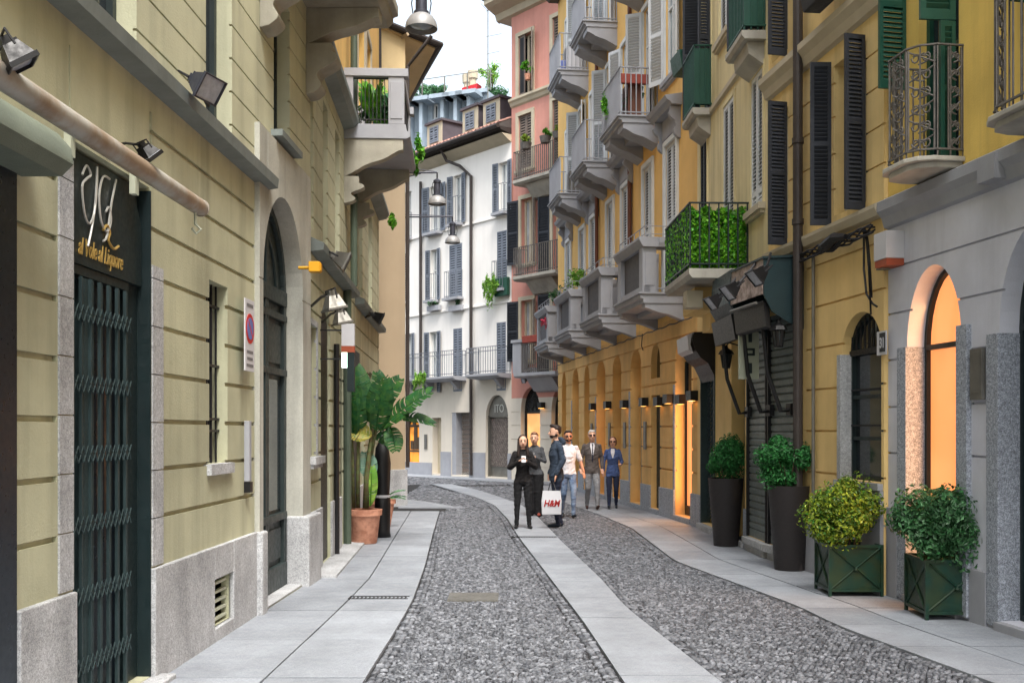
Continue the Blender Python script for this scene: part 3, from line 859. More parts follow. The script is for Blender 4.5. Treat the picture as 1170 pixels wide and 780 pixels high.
mb.build('ledge', M['ledge'], L2)
mb = MB(F.P); mb.prism([(0, 6.3), (.16, 6.34), (.22, 6.42), (.22, 6.5), (0, 6.56)], 12.34, 22.8, 'a'); mb.build('cornice', M['ledge'], L2)
# stone balcony
a, b, d = 15.9, 18.0, .97
mb = MB(F.P)
mb.prism([(0, 6.18), (d-.02, 6.18), (d+.03, 6.21), (d+.03, 6.27), (d-.02, 6.30), (d-.04, 6.4), (0, 6.4)], a, b, 'a')
B2 = mb.build('balcony', M['gstone'], L2, bevel=.008)
mb = MB(F.P)
for u in (a+.02, b-.22): mb.prism(wavy(d-.08, 5.62, 6.178), u, u+.2, 'a'); console(F, u, .2, .22, 5.2, 5.61, mb)
mb.build('bracket', M['balstone'], B2)
mb = MB(F.P)
for u in (a, b-.2):
    mb.box(u, u+.14, d-.3, d-.06, 6.4, 7.12); mb.box(u, u+.14, .01, .14, 6.4, 7.12); mb.box(u-.02, u+.16, .0, d-.0, 7.12, 7.24)
    mb.box(u-.01, u, d-.27, d-.09, 6.48, 7.04)
mb.box(a+.14, b-.2, d-.16, d-.06, 7.12, 7.24); mb.box(a+.14, b-.2, d-.14, d-.07, 6.4, 6.5)
mb.build('parapet', M['gstone'], B2, bevel=.006)
rail('railing', [(a+.05, .14), (a+.05, d-.3)], 6.42, 7.1, .06, .006, M['iron'], B2, F, top=.01)
rail('railing', [(a+.14, d-.1), (b-.2, d-.1)], 6.5, 7.1, .06, .006, M['iron'], B2, F, top=.01)
mb = MB(F.P)
u = U(403, .1); mb.tube([(u, .12, 3.98), (u, .12, 12.4)], .055, 10); [mb.tube([(u, .12, z), (u, .12, z+.06)], .07, 10) for z in (5.3, 7.2, 9)]
u = U(397, .06); mb.tube([(u, .06, 0), (u, .06, 3.95)], .06, 8)
mb.build('drainpipe', M['pipeg'], L2)
mb = MB(F.P); u = U(385.5, .06); mb.tube([(u, .05, .02), (u, .05, 2.95)], .04, 8); mb.build('drainpipe', M['black'], L2)
mb = MB(F.P); mb.box(12.34, 22.8, -.35, .6, 12.6, 12.85); mb.box(12.34, 22.8, -6, -.3, 0, 12.6); mb.build('roof', M['roof'], L2)

# ------------------------------------------------------------------ LEFT: beige end block at the side lane
L3 = empty('beige_building', (-2.7, 24.3, 0), 'beige building end behind the banana plants with orange top storey and wide eaves', 'building')
F = FL3
fp = [(-2.48,24.4),(-4.4,30.2),(-11,30.2),(-11,22),(-5.49,20.8)]
mb = MB(); mb.prism(fp, 0, 8.9, 'c'); mb.build('wall', M['beige'], L3)
mb = MB(); mb.prism(fp, 8.9, 10.95, 'c'); mb.build('upper_wall', M['eave'], L3)
mb = MB(F.P); mb.box(21.5, 24.43, .0, .04, 0, .86); mb.build('plinth', M['granite'], L3, bevel=.01)
rp = [(-1.78,25.1),(-3.4,30.9),(-11,31),(-11,20),(-6.3,19.7)]
mb = MB(); k = len(rp)
pts = [(x, y, 10.9) for x, y in rp]+[(x, y, 11.04) for x, y in rp]+[(-7.5, 25.5, 13)]
mb.add(pts, [list(range(k))]+[(i, (i+1) % k, k+(i+1) % k, k+i) for i in range(k)]+[(k+i, k+(i+1) % k, 2*k) for i in range(k)])
rf = mb.build('roof', M['roof'], L3)
mb = MB(); mb.prism([(x*.985 if i != 0 else x-.06, y) for i, (x, y) in enumerate(rp)], 10.86, 10.897, 'c'); mb.build('soffit', M['eave'], rf)
mb = MB(); mb.tube([(-6.3,19.65,10.96), (-1.7,25.08,10.96), (-3.35,31,10.96)], .07, 8); mb.build('gutter', M['pipe'], rf)
mb = MB(); q = [(-3.1+.55*i, 23.55+.65*i) for i in range(-3, 2)]
for x, y in q: mb.tube([(x-.25, y+.3, 10.82), (x+.15, y-.02, 10.88)], .05, 4)
mb.build('rafter', M['beige'], rf)
mb = MB(F.P); mb.tube([(24.42, .05, 0.9), (24.42, .05, 10.2), (24.6, .6, 10.85)], .045, 8); mb.build('drainpipe', M['pipe'], L3)
mb = MB(F.P); mb.tube([(23.7, .12, 8.4), (23.7, .1, 10.86)], .05, 8); mb.build('drainpipe', M['pipe'], L3)
# ------------------------------------------------------------------ RIGHT: orange building with stone and iron balconies
BO = empty('orange_building', FO.P(25, 0, 0), 'long orange building with white shutters, stone balconies and an arched ground floor', 'building')
F = FO; Y0, Y1 = 19.1, 33.6
HG = []
bays = [(19.45, 20.5, 1), (21.6, 22.3, 0), (23.1, 24.1, 1), (25.0, 25.9, 0), (26.7, 27.8, 1), (28.7, 29.4, 0), (30.2, 31.2, 1), (32.2, 32.9, 0)]
for i, (a, b, w) in enumerate(bays):
    if i == 1:
        HG.append(hole(a, b, .12, 2.5, .14)); HG.append(hole(a, b, 2.85, 3.58, .14, rise=.4))
    else: HG.append(hole(a, b, .12, 3.58, .24, rise=.5 if w else .42))
gv = []
for z in frange(.98, 3.9, .43): gv.append((Y0, Y1, z-.016, z+.016))
seams = []
prev = Y0
wall(BO, F, 'ground_wall', Y0, Y1, 0, 3.95, HG, M['orgdk'], gv, g=.03, label='ochre rusticated ground floor wall with tall arched bays')
A = [20.75, 24.45, 28.1, 31.7]; B = [22.5, 26.1, 29.6]
HU = []; kinds = []
for c in A:
    for z0, z1, k in ((4.35, 7.45, 'A1'), (8.75, 10.8, 'A2'), (12.2, 14.2, 'A3')):
        HU.append(hole(c-.4, c+.4, z0, z1, .1)); kinds.append(k)
for c in B:
    for z0, z1, k in ((4.6, 7.42, 'B1'), (8.2, 10.85, 'B2'), (11.65, 14.2, 'B3')):
        HU.append(hole(c-.36, c+.36, z0, z1, .1)); kinds.append(k)
wall(BO, F, 'upper_wall', Y0, Y1, 3.95, 15.4, HU, M['org'], [])
for h, k in zip(HU, kinds):
    w = window(BO, F, h, M['white'], M['glassl'], fw=.05, surround=M['white'], sw=.10, sp=.05, trans=(.7,), sill=M['gstone'] if k in ('A2', 'A3') else None)
    wid = (h['u1']-h['u0'])*F.L
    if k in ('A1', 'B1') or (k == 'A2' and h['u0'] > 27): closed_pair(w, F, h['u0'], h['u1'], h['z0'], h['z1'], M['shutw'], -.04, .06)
    elif k in ('A2',):
        shutter(w, F, h['u0']-.02, 1, wid/2, h['z0'], h['z1'], 165, M['shutw'], .06, .06, True); shutter(w, F, h['u1']+.02, -1, wid/2, h['z0'], h['z1'], 150, M['shutw'], .06, .06, True)
    elif k in ('B2', 'B3'):
        shutter(w, F, h['u0'], 1, wid/2, h['z0'], h['z1'], 158, M['shutw'], .06, .06, True); shutter(w, F, h['u1'], -1, wid/2, h['z0'], h['z1'], 120, M['shutw'], .06, .06, True)
    if k == 'A1':
        c = (h['u0']+h['u1'])/2; q = MB(F.P)
        q.prism([(0, 7.98), (.2, 7.98), (.24, 8.03), (.3, 8.06), (.34, 8.14), (0, 8.2)], c-.72, c+.72, 'a')
        q.box(c-.6, c+.6, 0, .05, 7.58, 7.975)
        for u in (c-.62, c+.52):
            pr = [(0, 7.97), (.2, 7.97), (.2, 7.9), (.24, 7.84), (.2, 7.76), (.12, 7.7), (.09, 7.6), (.14, 7.52), (.12, 7.44), (.06, 7.38), (0, 7.36)]
            q.prism(pr, u, u+.1, 'a')
        q.build('pediment', M['gstone'], w, bevel=.004)
# stone balconies
d = .8
for c in A:
    a, b = c-.85 if c > 21 else 19.95, c+1.25
    if c > 31: b = c+1.2
    sl = slab_balcony(BO, F, a-.05, b, d+.06, 4.33, .17, M['gstone'], 'stone_balcony', bthick=.22, bz=.3)
    q = MB(F.P)
    for u in (a, b-.3):
        q.box(u, u+.26, d-.27, d, 4.37, 5.22); q.box(u, u+.26, 0, .12, 4.37, 5.22)
        q.box(u-.012, u, d-.22, d-.05, 4.5, 5.12)
    q.box(a, b, d-.15, d-.02, 4.37, 4.5)
    q.prism([(d-.3, 5.221), (d-.0, 5.221), (d+.04, 5.28), (d+.08, 5.36), (d+.08, 5.41), (d-.3, 5.41)], a-.06, b+.04, 'a')
    for u in (a-.06, b-.3): q.prism([(u, 5.222), (u+.3, 5.222), (u+.32, 5.3), (u+.32, 5.405), (u-.02, 5.405), (u-.02, 5.3)], 0, d-.301, 'b')
    q.build('parapet', M['gstone'], sl, bevel=.006)
    q = MB(F.P); q.box(a+.26, b-.3, d-.11, d-.08, 4.5, 5.22); q.build('screen', M['dscreen'], sl)
    rail('railing', [(a+.1, .12), (a+.1, d-.27)], 4.4, 5.2, .16, .012, M['gstone'], sl, F)
    rail('hand_rail', [(a, .05), (a, d-.05), (b, d-.05), (b, .05)], 5.41, 5.62, .45, .008, M['gstone'], sl, F, top=.01)
# iron balconies
n = 0
for zt, cols in ((8.22, [(21.72, 1.75), (25.38, 1.65), (28.8, 1.65)]), (11.6, [(25.38, 1.65), (28.8, 1.65), (21.72, 1.65)])):
    for a, L_ in cols:
        b = a+L_; sl = slab_balcony(BO, F, a, b, .84, zt, .12, M['gstone'], 'iron_balcony', bthick=.5, bz=.42)
        rail('railing', [(a+.02, .02), (a+.02, .8), (b, .8), (b, .02)], zt+.04, zt+1.02, .12, .010, M['gstone'], sl, F, top=.016)
        q = MB(F.P); q.box(a+.06, b-.02, .765, .78, zt+.08, zt+.98); q.build('screen', M['screen'], sl)
# plinth, sills, cable, drainpipes
q = MB(F.P); prev = Y0+.01
for a, b, w in bays+[(Y1, Y1, 0)]:
    q.box(prev, a-.012, -.02, .035, 0, .6); prev = b+.012
    if b > a: q.box(a-.01, b+.01, -.40, .05, 0, .118)
q.build('plinth', M['granite_blue'], BO, bevel=.006)
q = MB(F.P)
for a, b, w in bays[:-1]:
    if w: q.box(b+.01, b+.13, -.02, .012, .6, 2.65)
q.build('granite_jamb', M['granite_blue'], BO)
for i, (a, b, w) in enumerate(bays):
    q = MB(F.P)
    if i == 0:
        q.box(a, b, -.23, -.19, 2.42, 2.5); q.box(a, a+.03, -.23, -.19, .12, 3.1); q.box(b-.03, b, -.23, -.19, .12, 3.1); q.box(a+.03, b-.03, -.23, -.19, .12, .3)
        fr = q.build('shop_window', M['dkgreen'], BO)
        q = MB(F.P); q.box(a+.002, b-.002, -.238, -.232, .12, 2.42); q.build('lit_pane', M['lit'], fr)
        q = MB(F.P); q.add([(p[0], -.225, max(p[1], 2.5)) for p in HG[0]['pts']], [list(range(len(HG[0]['pts'])))]); q.build('lunette', M['glass'], fr)
    elif i == 1:
        q.box(a+.002, b-.002, -.14, -.12, .12, 2.5); q.build('shop_door', M['dkdoor'], BO)
        q = MB(F.P); q.prism(HG[2]['pts'], -.14, -.13, 'b')
        q.build('lunette', M['glass'], BO)
    else:
        q.prism(HG[i+1]['pts'], -.24, -.23, 'b'); fr = q.build('shop_window', M['orgdk'], BO)
        if w:
            q = MB(F.P); q.box(a+.1, b-.1, -.228, -.22, .5, 2.4); q.build('pane', M['lity'] if i in (4,) else M['glassl'], fr)
q = MB(F.P)
q.prism([(0, 15.4), (.3, 15.4), (.5, 15.6), (.5, 15.75), (0, 15.8)], Y0, Y1, 'a'); q.box(Y0, Y1, -7, -.3, 0, 15.4); q.build('roof', M['roof'], BO)
q = MB(F.P); pts = []
for i in range(60):
    u = Y0+(Y1-Y0)*i/59; pts.append((u, .03, 3.86-.03*abs(math.sin(i*.9))))
q.tube(pts, .012, 4); q.tube([(22.9, .03, 3.86), (22.9, .05, 3.6), (22.85, .03, 3.5)], .012, 4); q.build('cable', M['pipe'], BO)
for px in (669, 727):
    q = MB(F.P); u = F.u(px, .06); u = {669: 27.45, 727: 23.9}[px]; q.tube([(u, .07, 4.3 if px == 727 else 5.0), (u, .07, 15.4)], .05, 10); q.build('drainpipe', M['copper'], BO)
# wall lights
sc = None
for i, (x, y) in enumerate([(675,464.5),(692,462.5),(711,461.5),(733,459),(750,458.5),(761,455.5),(775,456),(788,452)]):
    u, z = F.p(x, y, .12); u0 = u-.16
    r = empty('wall_light', F.P(u, 0, z-.1), 'black box wall light, '+['farthest along, before the pink house','second from the far end of its row','third from the far end of its row','over the widest blank pier','left of the slot shaped doorway','directly above the slot shaped doorway','right of the slot shaped doorway','nearest, beside the glowing shop window'][i], 'wall light', 'black wall lights along the ochre front')
    q = MB(F.P); q.box(u-.15, u+.15, .01, .15, z-.09, z+.09); q.build('housing', M['black'], r)
    q = MB(F.P); q.box(u-.09, u+.09, .04, .12, z-.096, z-.092); q.build('lamp', M['litw'], r)
BO_r = None
# ------------------------------------------------------------------ RIGHT: pale yellow building
BA = empty('pale_yellow_building', FA.P(16.7, 0, 0), 'narrow pale yellow building with an ivy covered balcony and a lattice gate', 'building')
F = FA; Y0, Y1 = YB_AB, YB_OA
g1 = hole(17.6, 18.75, .12, 3.35, .2); g2 = hole(15.6, 16.45, .1, 3.2, .25); g3 = hole(14.34, 15.4, .22, 3.3, .12)
wall(BA, F, 'ground_wall', Y0, Y1, 0, 4.0, [g1, g2, g3], M['yel2'])
hu = [hole(F.u(808), F.u(801), 5.0, 7.0, .14), hole(F.u(839), F.u(827), 4.3, 6.95, .14), hole(F.u(872), F.u(859), 4.9, 6.8, .14),
      hole(17.95, 18.75, 7.3, 9.6, .14), hole(F.u(834), F.u(822), 8.1, 10, .14), hole(14.55, 15.3, 7.3, 9.6, .14)]
wall(BA, F, 'upper_wall', Y0, Y1, 4.0, 14.5, hu, M['yelp'])
for i, h in enumerate(hu):
    w = window(BA, F, h, M['white'], M['glass'], fw=.05, surround=M['yelp'], sw=.08, sp=.015, sill=M['cream'] if i in (2, 4) else None)
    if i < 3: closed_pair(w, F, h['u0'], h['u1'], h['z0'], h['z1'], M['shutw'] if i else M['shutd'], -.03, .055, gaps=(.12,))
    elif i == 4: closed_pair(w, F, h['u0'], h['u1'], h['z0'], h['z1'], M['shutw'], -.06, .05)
    else:
        shutter(w, F, h['u1'], -1, .3, h['z0'], h['z1'], 100, M['shutd'], .03, .05)
        shutter(w, F, h['u0'], 1, .2, h['z0'], h['z1'], 100, M['shutd'], .03, .05)
q = MB(F.P); q.prism([(0, 7.12), (.05, 7.14), (.05, 7.22), (0, 7.25)], 14.9, Y1-.02, 'a'); q.build('string_course', M['cream'], BA)
# green panelled balconettes
for a, b in ((17.85, 18.8), (14.4, 15.4)):
    q = MB(F.P); q.prism([(0, 7.12), (.3, 7.12), (.34, 7.17), (.34, 7.24), (0, 7.24)], a, b, 'a'); q.prism([(0, 6.8), (.22, 6.95), (.24, 7.118), (0, 7.118)], a+.1, b-.1, 'a')
    bl = q.build('balconette', M['slabst'], BA, bevel=.005)
    rail('railing', [(a+.02, .02), (a+.02, .3), (b-.02, .3), (b-.02, .02)], 7.25, 8.3, .09, .008, M['shutg'], bl, F)
    q = MB(F.P); q.box(a+.03, a+.04, .03, .29, 7.3, 8.25); q.box(a+.04, b-.03, .27, .28, 7.3, 8.25); q.build('screen', M['shutg'], bl)
# big balcony
a, b, d = 15.35, 17.45, .88
q = MB(F.P); q.prism([(0, 3.98), (d-.05, 3.98), (d, 4.04), (d, 4.12), (0, 4.12)], a, b, 'a')
bl = q.build('balcony', M['slabst'], BA, bevel=.006)
q = MB(F.P); q.box(16.3, 17.3, 0, .6, 3.62, 3.978); q.box(16.6, 17.2, 0, .3, 3.35, 3.62); q.build('bracket', M['yel2'], bl)
rail('railing', [(a+.02, .02), (a+.02, d-.02), (b-.02, d-.02), (b-.02, .02)], 4.13, 5.08, .13, .010, M['dkgreen'], bl, F)
q = MB(); rnd = random.Random(11)
def slableaf(u0, u1, n0, n1, z0, z1, cnt):
    pts = []; FF = []
    for i in range(cnt):
        u = rnd.uniform(u0, u1); n = rnd.uniform(n0, n1); z = rnd.uniform(z0, z1)+.03*math.sin(u*17)+.03*math.sin(n*23)
        p = F.P(u, n, z); nm = Vector((rnd.uniform(-1,1), rnd.uniform(-1.4,.4), rnd.uniform(-.3,1))).normalized(); t = nm.cross(Vector((rnd.uniform(-.6,.6), rnd.uniform(-.6,.6), 1))).normalized(); b_ = nm.cross(t); s_ = rnd.uniform(.035, .065); k = len(pts)
        s_ *= 1.15; pts += [p-b_*s_*.6, p+t*s_*.5, p+b_*s_*.6, p-t*s_*.5]; FF += [(k, k+1, k+2), (k, k+2, k+3)]
    q.raw(pts, FF)
slableaf(a+.05, a+.13, .03, d-.05, 4.14, 5.03, 4200); slableaf(a+.03, b-.03, d-.13, d-.02, 4.14, 5.03, 7500)
o = thing_mesh('ivy_screen', 'dense bright green ivy filling the railing of the large balcony', 'climbing plant', q, M['ivy'], recalc=False); recenter(o)
# lattice gate
q = MB(F.P); a, b = g1['u0'], g1['u1']
q.box(a, a+.05, -.15, .02, .12, 3.35); q.box(b-.05, b, -.15, .02, .12, 3.35); q.box(a, b, -.15, .0, 3.28, 3.34)
z = .2
while z < 3.2:
    for i in range(9):
        u = a+.06+(b-a-.12)*i/9; w_ = (b-a-.12)/9
        q.tube([(u, -.1, z), (u+w_, -.1, z+.12)], .008, 3); q.tube([(u+w_, -.1, z), (u, -.1, z+.12)], .008, 3)
    z += .12
q.box(a+.4, a+.44, -.11, -.08, .15, 3.3)
q.build('lattice_gate', M['gate'], BA)
q = MB(F.P); q.box(a+.001, b-.001, -.2, -.18, .12, 3.34); q.box(g2['u0']+.001, g2['u1']-.001, -.25, -.2, .1, 3.2); q.build('shop_door', M['dkdoor'], BA)
q = MB(F.P); q.box(g1['u0'], g1['u1'], -.2, .1, 0, .115); q.box(g2['u0'], g2['u1'], -.2, .06, 0, .1); q.box(14.32, 15.4, -.1, .1, .12, .215); q.box(14.36, 15.36, -.1, .06, 0, .12); q.build('doorstep', M['granite'], BA, bevel=.008)
q = MB(F.P); q.box(g1['u1']+.01, Y1, -.02, .03, 0, .6); q.box(g2['u1']+.01, g1['u0']-.01, -.02, .03, 0, .6); q.box(g3['u1']+.01, g2['u0']-.01, -.02, .03, 0, .6); q.build('plinth', M['granite_blue'], BA)
def roller(root, F, h, n0):
    q = MB(F.P); a, b = h['u0'], h['u1']; z = h['z0']; pr = []
    zz = z+.12; q.box(a+.04, b-.04, n0-.01, n0+.02, z, z+.118)
    while zz < h['z1']-.02:
        q.prism([(n0, zz), (n0+.018, zz+.012), (n0+.022, zz+.075), (n0, zz+.098)], a+.04, b-.04, 'a'); zz += .1
    s = q.build('roller_shutter', M['roller'], root)
    q = MB(F.P); q.box(a, a+.035, n0-.02, .03, z, h['z1']); q.box(b-.035, b, n0-.02, .03, z, h['z1']); q.build('guide_rail', M['black'], s)
roller(BA, F, g3, -.03)
q = MB(F.P); q.box(Y0, Y1, -7, -.3, 0, 14.4); q.box(Y0, Y1, -.3, .5, 14.5, 14.7); q.build('roof', M['roof'], BA)
# ------------------------------------------------------------------ RIGHT: yellow building with drainpipe
BB = empty('yellow_building', FB.P(12.6, 0, 0), 'yellow grooved building with tall charcoal shutters and a brown drainpipe', 'building')
F = FB; Y0, Y1 = YB_BG, YB_AB
r1 = hole(F.u(917), Y1-.02, .22, 3.3, .12); dw = hole(F.u(1007), F.u(962), 1.2, 3.06, .17, rise=.42)
gv = [(F.u(935)-.2+.0, 13.1, z-.008, z+.008) for z in ()]
gv = []
for z in (3.75, 3.25, 2.75, 2.25, 1.75, 1.25, .75): gv.append((Y0, 13.05, z-.012, z+.012))
wall(BB, F, 'ground_wall', Y0, Y1, 0, 4.02, [r1, dw], M['yel2'], gv, label='warm yellow ground floor wall with thin grooves')
hb = [hole(11.45, 12.26, 4.25, 6.0, .2), hole(13.62, 14.22, 4.25, 5.95, .2)]
gv = []
for z in (4.57, 4.98, 5.41, 5.8): gv.append((Y0, Y1, z-.011, z+.011))
wall(BB, F, 'first_floor_wall', Y0, Y1, 4.02, 6.25, hb, M['yel'], gv)
hc = [hole(13.62, 14.2, 6.7, 8.6, .2), hole(11.4, 12.2, 6.9, 8.9, .2), hole(11.4, 12.2, 10.2, 12, .2), hole(13.5, 14.1, 10.2, 12, .2)]
wall(BB, F, 'top_wall', Y0, Y1, 6.25, 14, hc, M['yel'])
for h in hb+hc:
    w = window(BB, F, h, M['cream'], M['glass'], fw=.05)
    shutter(w, F, h['u0'], 1, .26 if h is not hb[0] else .24, h['z0']-.1, h['z1']+.05, 97, M['shutd'], .03, .045)
    if h is not hb[1] and h is not hc[0]: shutter(w, F, h['u1'], -1, .24, h['z0']-.1, h['z1']+.05, 97, M['shutd'], .03, .045)
q = MB(F.P); q.prism([(0, 6.22), (.06, 6.24), (.09, 6.34), (.15, 6.42), (.15, 6.5), (0, 6.55)], Y0+.01, Y1-.01, 'a')
q.prism([(0, 4.0), (.07, 4.02), (.1, 4.1), (.1, 4.14), (0, 4.18)], Y0+.01, Y1-.01, 'a'); q.build('ledge', M['cream'], BB)
w = window(BB, F, dw, M['dkgreen'], M['glass'], fw=.05, trans=(.25, .5,), mull=0)
q = MB(F.P)
for i in range(9):
    u = dw['u0']+.05+i*(dw['u1']-dw['u0']-.1)/8; c = (dw['u0']+dw['u1'])/2; zt = 2.64+.40*math.sqrt(max(0, 1-((u-c)/((dw['u1']-dw['u0'])/2))**2)); q.box(u-.007, u+.007, -.11, -.095, 2.64, zt)
q.box(dw['u0'], dw['u1'], -.12, -.09, 2.6, 2.66); q.box(dw['u0'], dw['u1'], -.12, -.1, 2.2, 2.22); q.box(dw['u0'], dw['u1'], -.12, -.1, 1.8, 1.82); q.build('grille', M['iron'], w)
q = MB(F.P); q.box(dw['u1']-.001, dw['u1']+.07, -.02, .03, 1.2, 2.62); q.box(dw['u1']-.02, dw['u1']-.002, -.15, .03, 1.2, 2.62); q.build('granite_jamb', M['granite'], w)
q = MB(F.P); q.box(Y0+.02, dw['u1']+.1, -.02, .06, 1.12, 1.19); q.build('sill', M['gstone'], w)
q = MB(F.P); q.box(Y0+.01, 12.3, -.02, .04, 0, 1.115); q.box(12.31, r1['u0']-.02, -.02, .03, 0, .6); q.build('plinth', M['gstone'], BB)
q = MB(F.P); q.box(r1['u0'], Y1, -.1, .1, .12, .215); q.box(r1['u0']+.1, r1['u0']+.3, -.1, .06, 0, .12); q.box(Y1-.4, Y1-.1, -.1, .06, 0, .12); q.build('doorstep', M['granite'], BB)
roller(BB, F, r1, -.03)
q = MB(F.P); u = 13.02; q.tube([(u, .12, 0), (u, .12, 14)], .062, 12)
for z in (1.4, 4.3, 5.3, 7.6): q.tube([(u, .12, z), (u, .12, z+.07)], .074, 12)
q.build('drainpipe', M['pipe'], BB)
q = MB(F.P); u = 12.72; q.tube([(u, .05, .6), (u, .05, 3.9)], .022, 8); q.build('conduit', M['metal'], BB)
q = MB(F.P); q.box(Y0, Y1, -7, -.3, 0, 13.9); q.box(Y0, Y1, -.3, .5, 14, 14.2); q.build('roof', M['roof'], BB)
# ------------------------------------------------------------------ RIGHT: grey and yellow building near the camera
BG = empty('grey_building', FG.P(8, 0, 0), 'nearest right building, lilac grey arched ground floor under a bright yellow upper wall', 'building')
F = FG; Y0, Y1 = -6, YB_BG
ar = [hole(9.71, 10.67, .1, 3.36, .25, rise=.77, seg=20), hole(8.0, 9.13, .1, 3.5, .25, rise=.85, seg=20), hole(5.6, 6.7, .1, 3.45, .25, rise=.8), hole(3.2, 4.3, .1, 3.45, .25, rise=.8)]
gv = [(Y0, Y1, z-.011, z+.011) for z in (3.45, 2.97, 2.49, 2.0, 1.52)]
wall(BG, F, 'ground_wall', Y0, Y1, 0, 3.92, ar, M['grey'], gv, label='lilac grey ground floor wall with fine grooves')
hu = [hole(9.75, 10.45, 4.25, 6.6, .15), hole(7.5, 8.3, 4.25, 6.6, .15), hole(5.2, 6.0, 4.25, 6.6, .15)]+[hole(a, a+.75, 8.2, 10.2, .15) for a in (9.75, 7.5, 5.2)]
wall(BG, F, 'upper_wall', Y0, Y1, 3.92, 13.5, hu, M['yelb'])
q = MB(F.P); q.prism([(0, 3.86), (.05, 3.88), (.08, 3.98), (.13, 4.04), (.13, 4.14), (.05, 4.18), (0, 4.2)], Y0, Y1, 'a')
q.box(8.95, 9.2, .0, .17, 3.9, 4.12); q.build('cornice', M['gstone'], BG, bevel=.003)
for i, h in enumerate(hu):
    w = window(BG, F, h, M['shutg'], M['glass'], fw=.06, trans=(.5,))
    if i < 3: shutter(w, F, h['u0']+.0, -1, .15, 4.3, 5.55, 88, M['shutg'], .03, .05, name='lower_shutter'); shutter(w, F, h['u0']+.0, -1, .34, 5.56, 6.75, 93, M['shutg'], .03, .05, name='upper_shutter')
    shutter(w, F, h['u1']+.22, 1, .3, 5.2 if i < 3 else 8.2, 6.9 if i < 3 else 10.2, 95, M['shutg'], .03, .05)
    shutter(w, F, h['u0']-.06, -1, .26, 5.5 if i < 3 else 8.2, 7.4 if i < 3 else 10.2, 93, M['shutg'], .03, .05) if 0 else None
# bowed wrought iron balconies
def scrolls(mbx, P, Q, z0, z1, r=.008):
    """wrought iron scroll panel between ground points P and Q (u,n)"""
    W0, W1 = F.P(P[0], P[1], 0), F.P(Q[0], Q[1], 0); dv = (W1-W0); w = dv.length; dv.normalize()
    T = lambda x, z: W0+dv*x+Vector((0, 0, z))
    for x in (0, w): mbx.raw([T(x+a, z)+Vector((0, b, 0)) for z in (z0, z1) for a, b in ((-.007,-.007),(.007,-.007),(.007,.007),(-.007,.007))], [(0,1,5,4),(1,2,6,5),(2,3,7,6),(3,0,4,7)])
    k = 6; h = (z1-z0)/k
    def tb(pts):
        s = mbx.T; mbx.T = lambda a, b, c: Vector((a, b, c)); mbx.tube([tuple(p) for p in pts], r, 4, cap=False); mbx.T = s
    for i in range(k):
        zc = z0+h*(i+.5); sg = 1 if i % 2 else -1
        pts = []
        for j in range(15):
            t = j/14; ang = (t-.5)*2*math.pi*1.15
            rad = 1-abs(t-.5)*.5
            pts.append(T(w/2+sg*w*.36*math.sin(ang)*rad, zc+h*.62*(t-.5)+h*.12*math.cos(ang)))
        tb(pts)
        for e in (-1, 1):
            tb([T(w/2+e*w*.22+w*.16*math.cos(a)*(.5+.5*a/6.28), zc+w*.22*math.sin(a)*(.5+.5*a/6.28)) for a in [x*.7 for x in range(10)]])
        tb([T(0, zc-h*.4), T(w, zc+h*.4)]) if i % 2 else tb([T(w, zc-h*.4), T(0, zc+h*.4)])
for a, b in ((9.68, 10.35), (7.25, 8.65), (4.9, 6.2)):
    d = .46; path = [(a, .0), (a, d*.55), (a+.06, d*.85), (a+.18, d), (b-.18, d), (b-.05, d*.85), (b, d*.5), (b, 0)]
    q = MB(F.P)
    out = [(u+(-.04 if u < (a+b)/2 else .04), n+(.05 if n > 0 else 0)) for u, n in path]
    q.prism(out, 4.225, 4.27, 'c'); q.prism([(u+(.04 if u < (a+b)/2 else -.04), n*.9) for u, n in out], 4.17, 4.225, 'c')
    bl = q.build('balcony', M['slabst'], BG, bevel=.008)
    def ex(m, a=a, b=b, d=d):
        scrolls(m, (a, .02), (a, d*.32), 4.33, 5.28); scrolls(m, (a+.0, d*.62), (a+.16, d*.98), 4.33, 5.28); scrolls(m, (a+.2, d), (a+.2+min(.25, (b-a)/3), d), 4.33, 5.28); scrolls(m, (b-.2, d), (b-.02, d*.6), 4.33, 5.28)
        if b-a > 1: scrolls(m, ((a+b)/2-.12, d), ((a+b)/2+.12, d), 4.33, 5.28)
    rail('railing', path, 4.28, 5.3, .11, .006, M['rustiron'], bl, F, top=.012, extra=ex)
# arches: granite, frames, glowing pane
for i, h in enumerate(ar):
    zs = h['z1']-h['rise']
    w = window(BG, F, h, M['dkgreen'], M['lit'] if i != 1 else M['glass'], fw=.05, mull=0, trans=(.32,))
    w.name = 'shop_window'
    q = MB(F.P)
    q.box(h['u1']-.012, h['u1']+.16, -.24, .025, .05, 2.6); q.box(h['u0']-.16, h['u0']+.012, -.24, .05, .05, 2.72)
    q.build('granite_jamb', M['granite_blue'], w, bevel=.004)
q = MB(F.P); q.box(Y0, Y1-.02, -.02, .03, 0, .5)
q = MB(F.P)
prev = Y1-.01
for h in ar:
    q.box(h['u1']+.165, prev, -.02, .03, 0, .95 if h is ar[0] else .5); prev = h['u0']-.165; q.box(h['u0']-.0, h['u1']+.0, -.24, .06, 0, .095)
q.box(Y0, prev, -.02, .03, 0, .5)
q.build('plinth', M['gstone'], BG, bevel=.004)
q = MB(F.P); q.box(Y0, Y1, -7, -.3, 0, 13.4); q.box(Y0, Y1, -.3, .5, 13.5, 13.7); q.build('roof', M['roof'], BG)
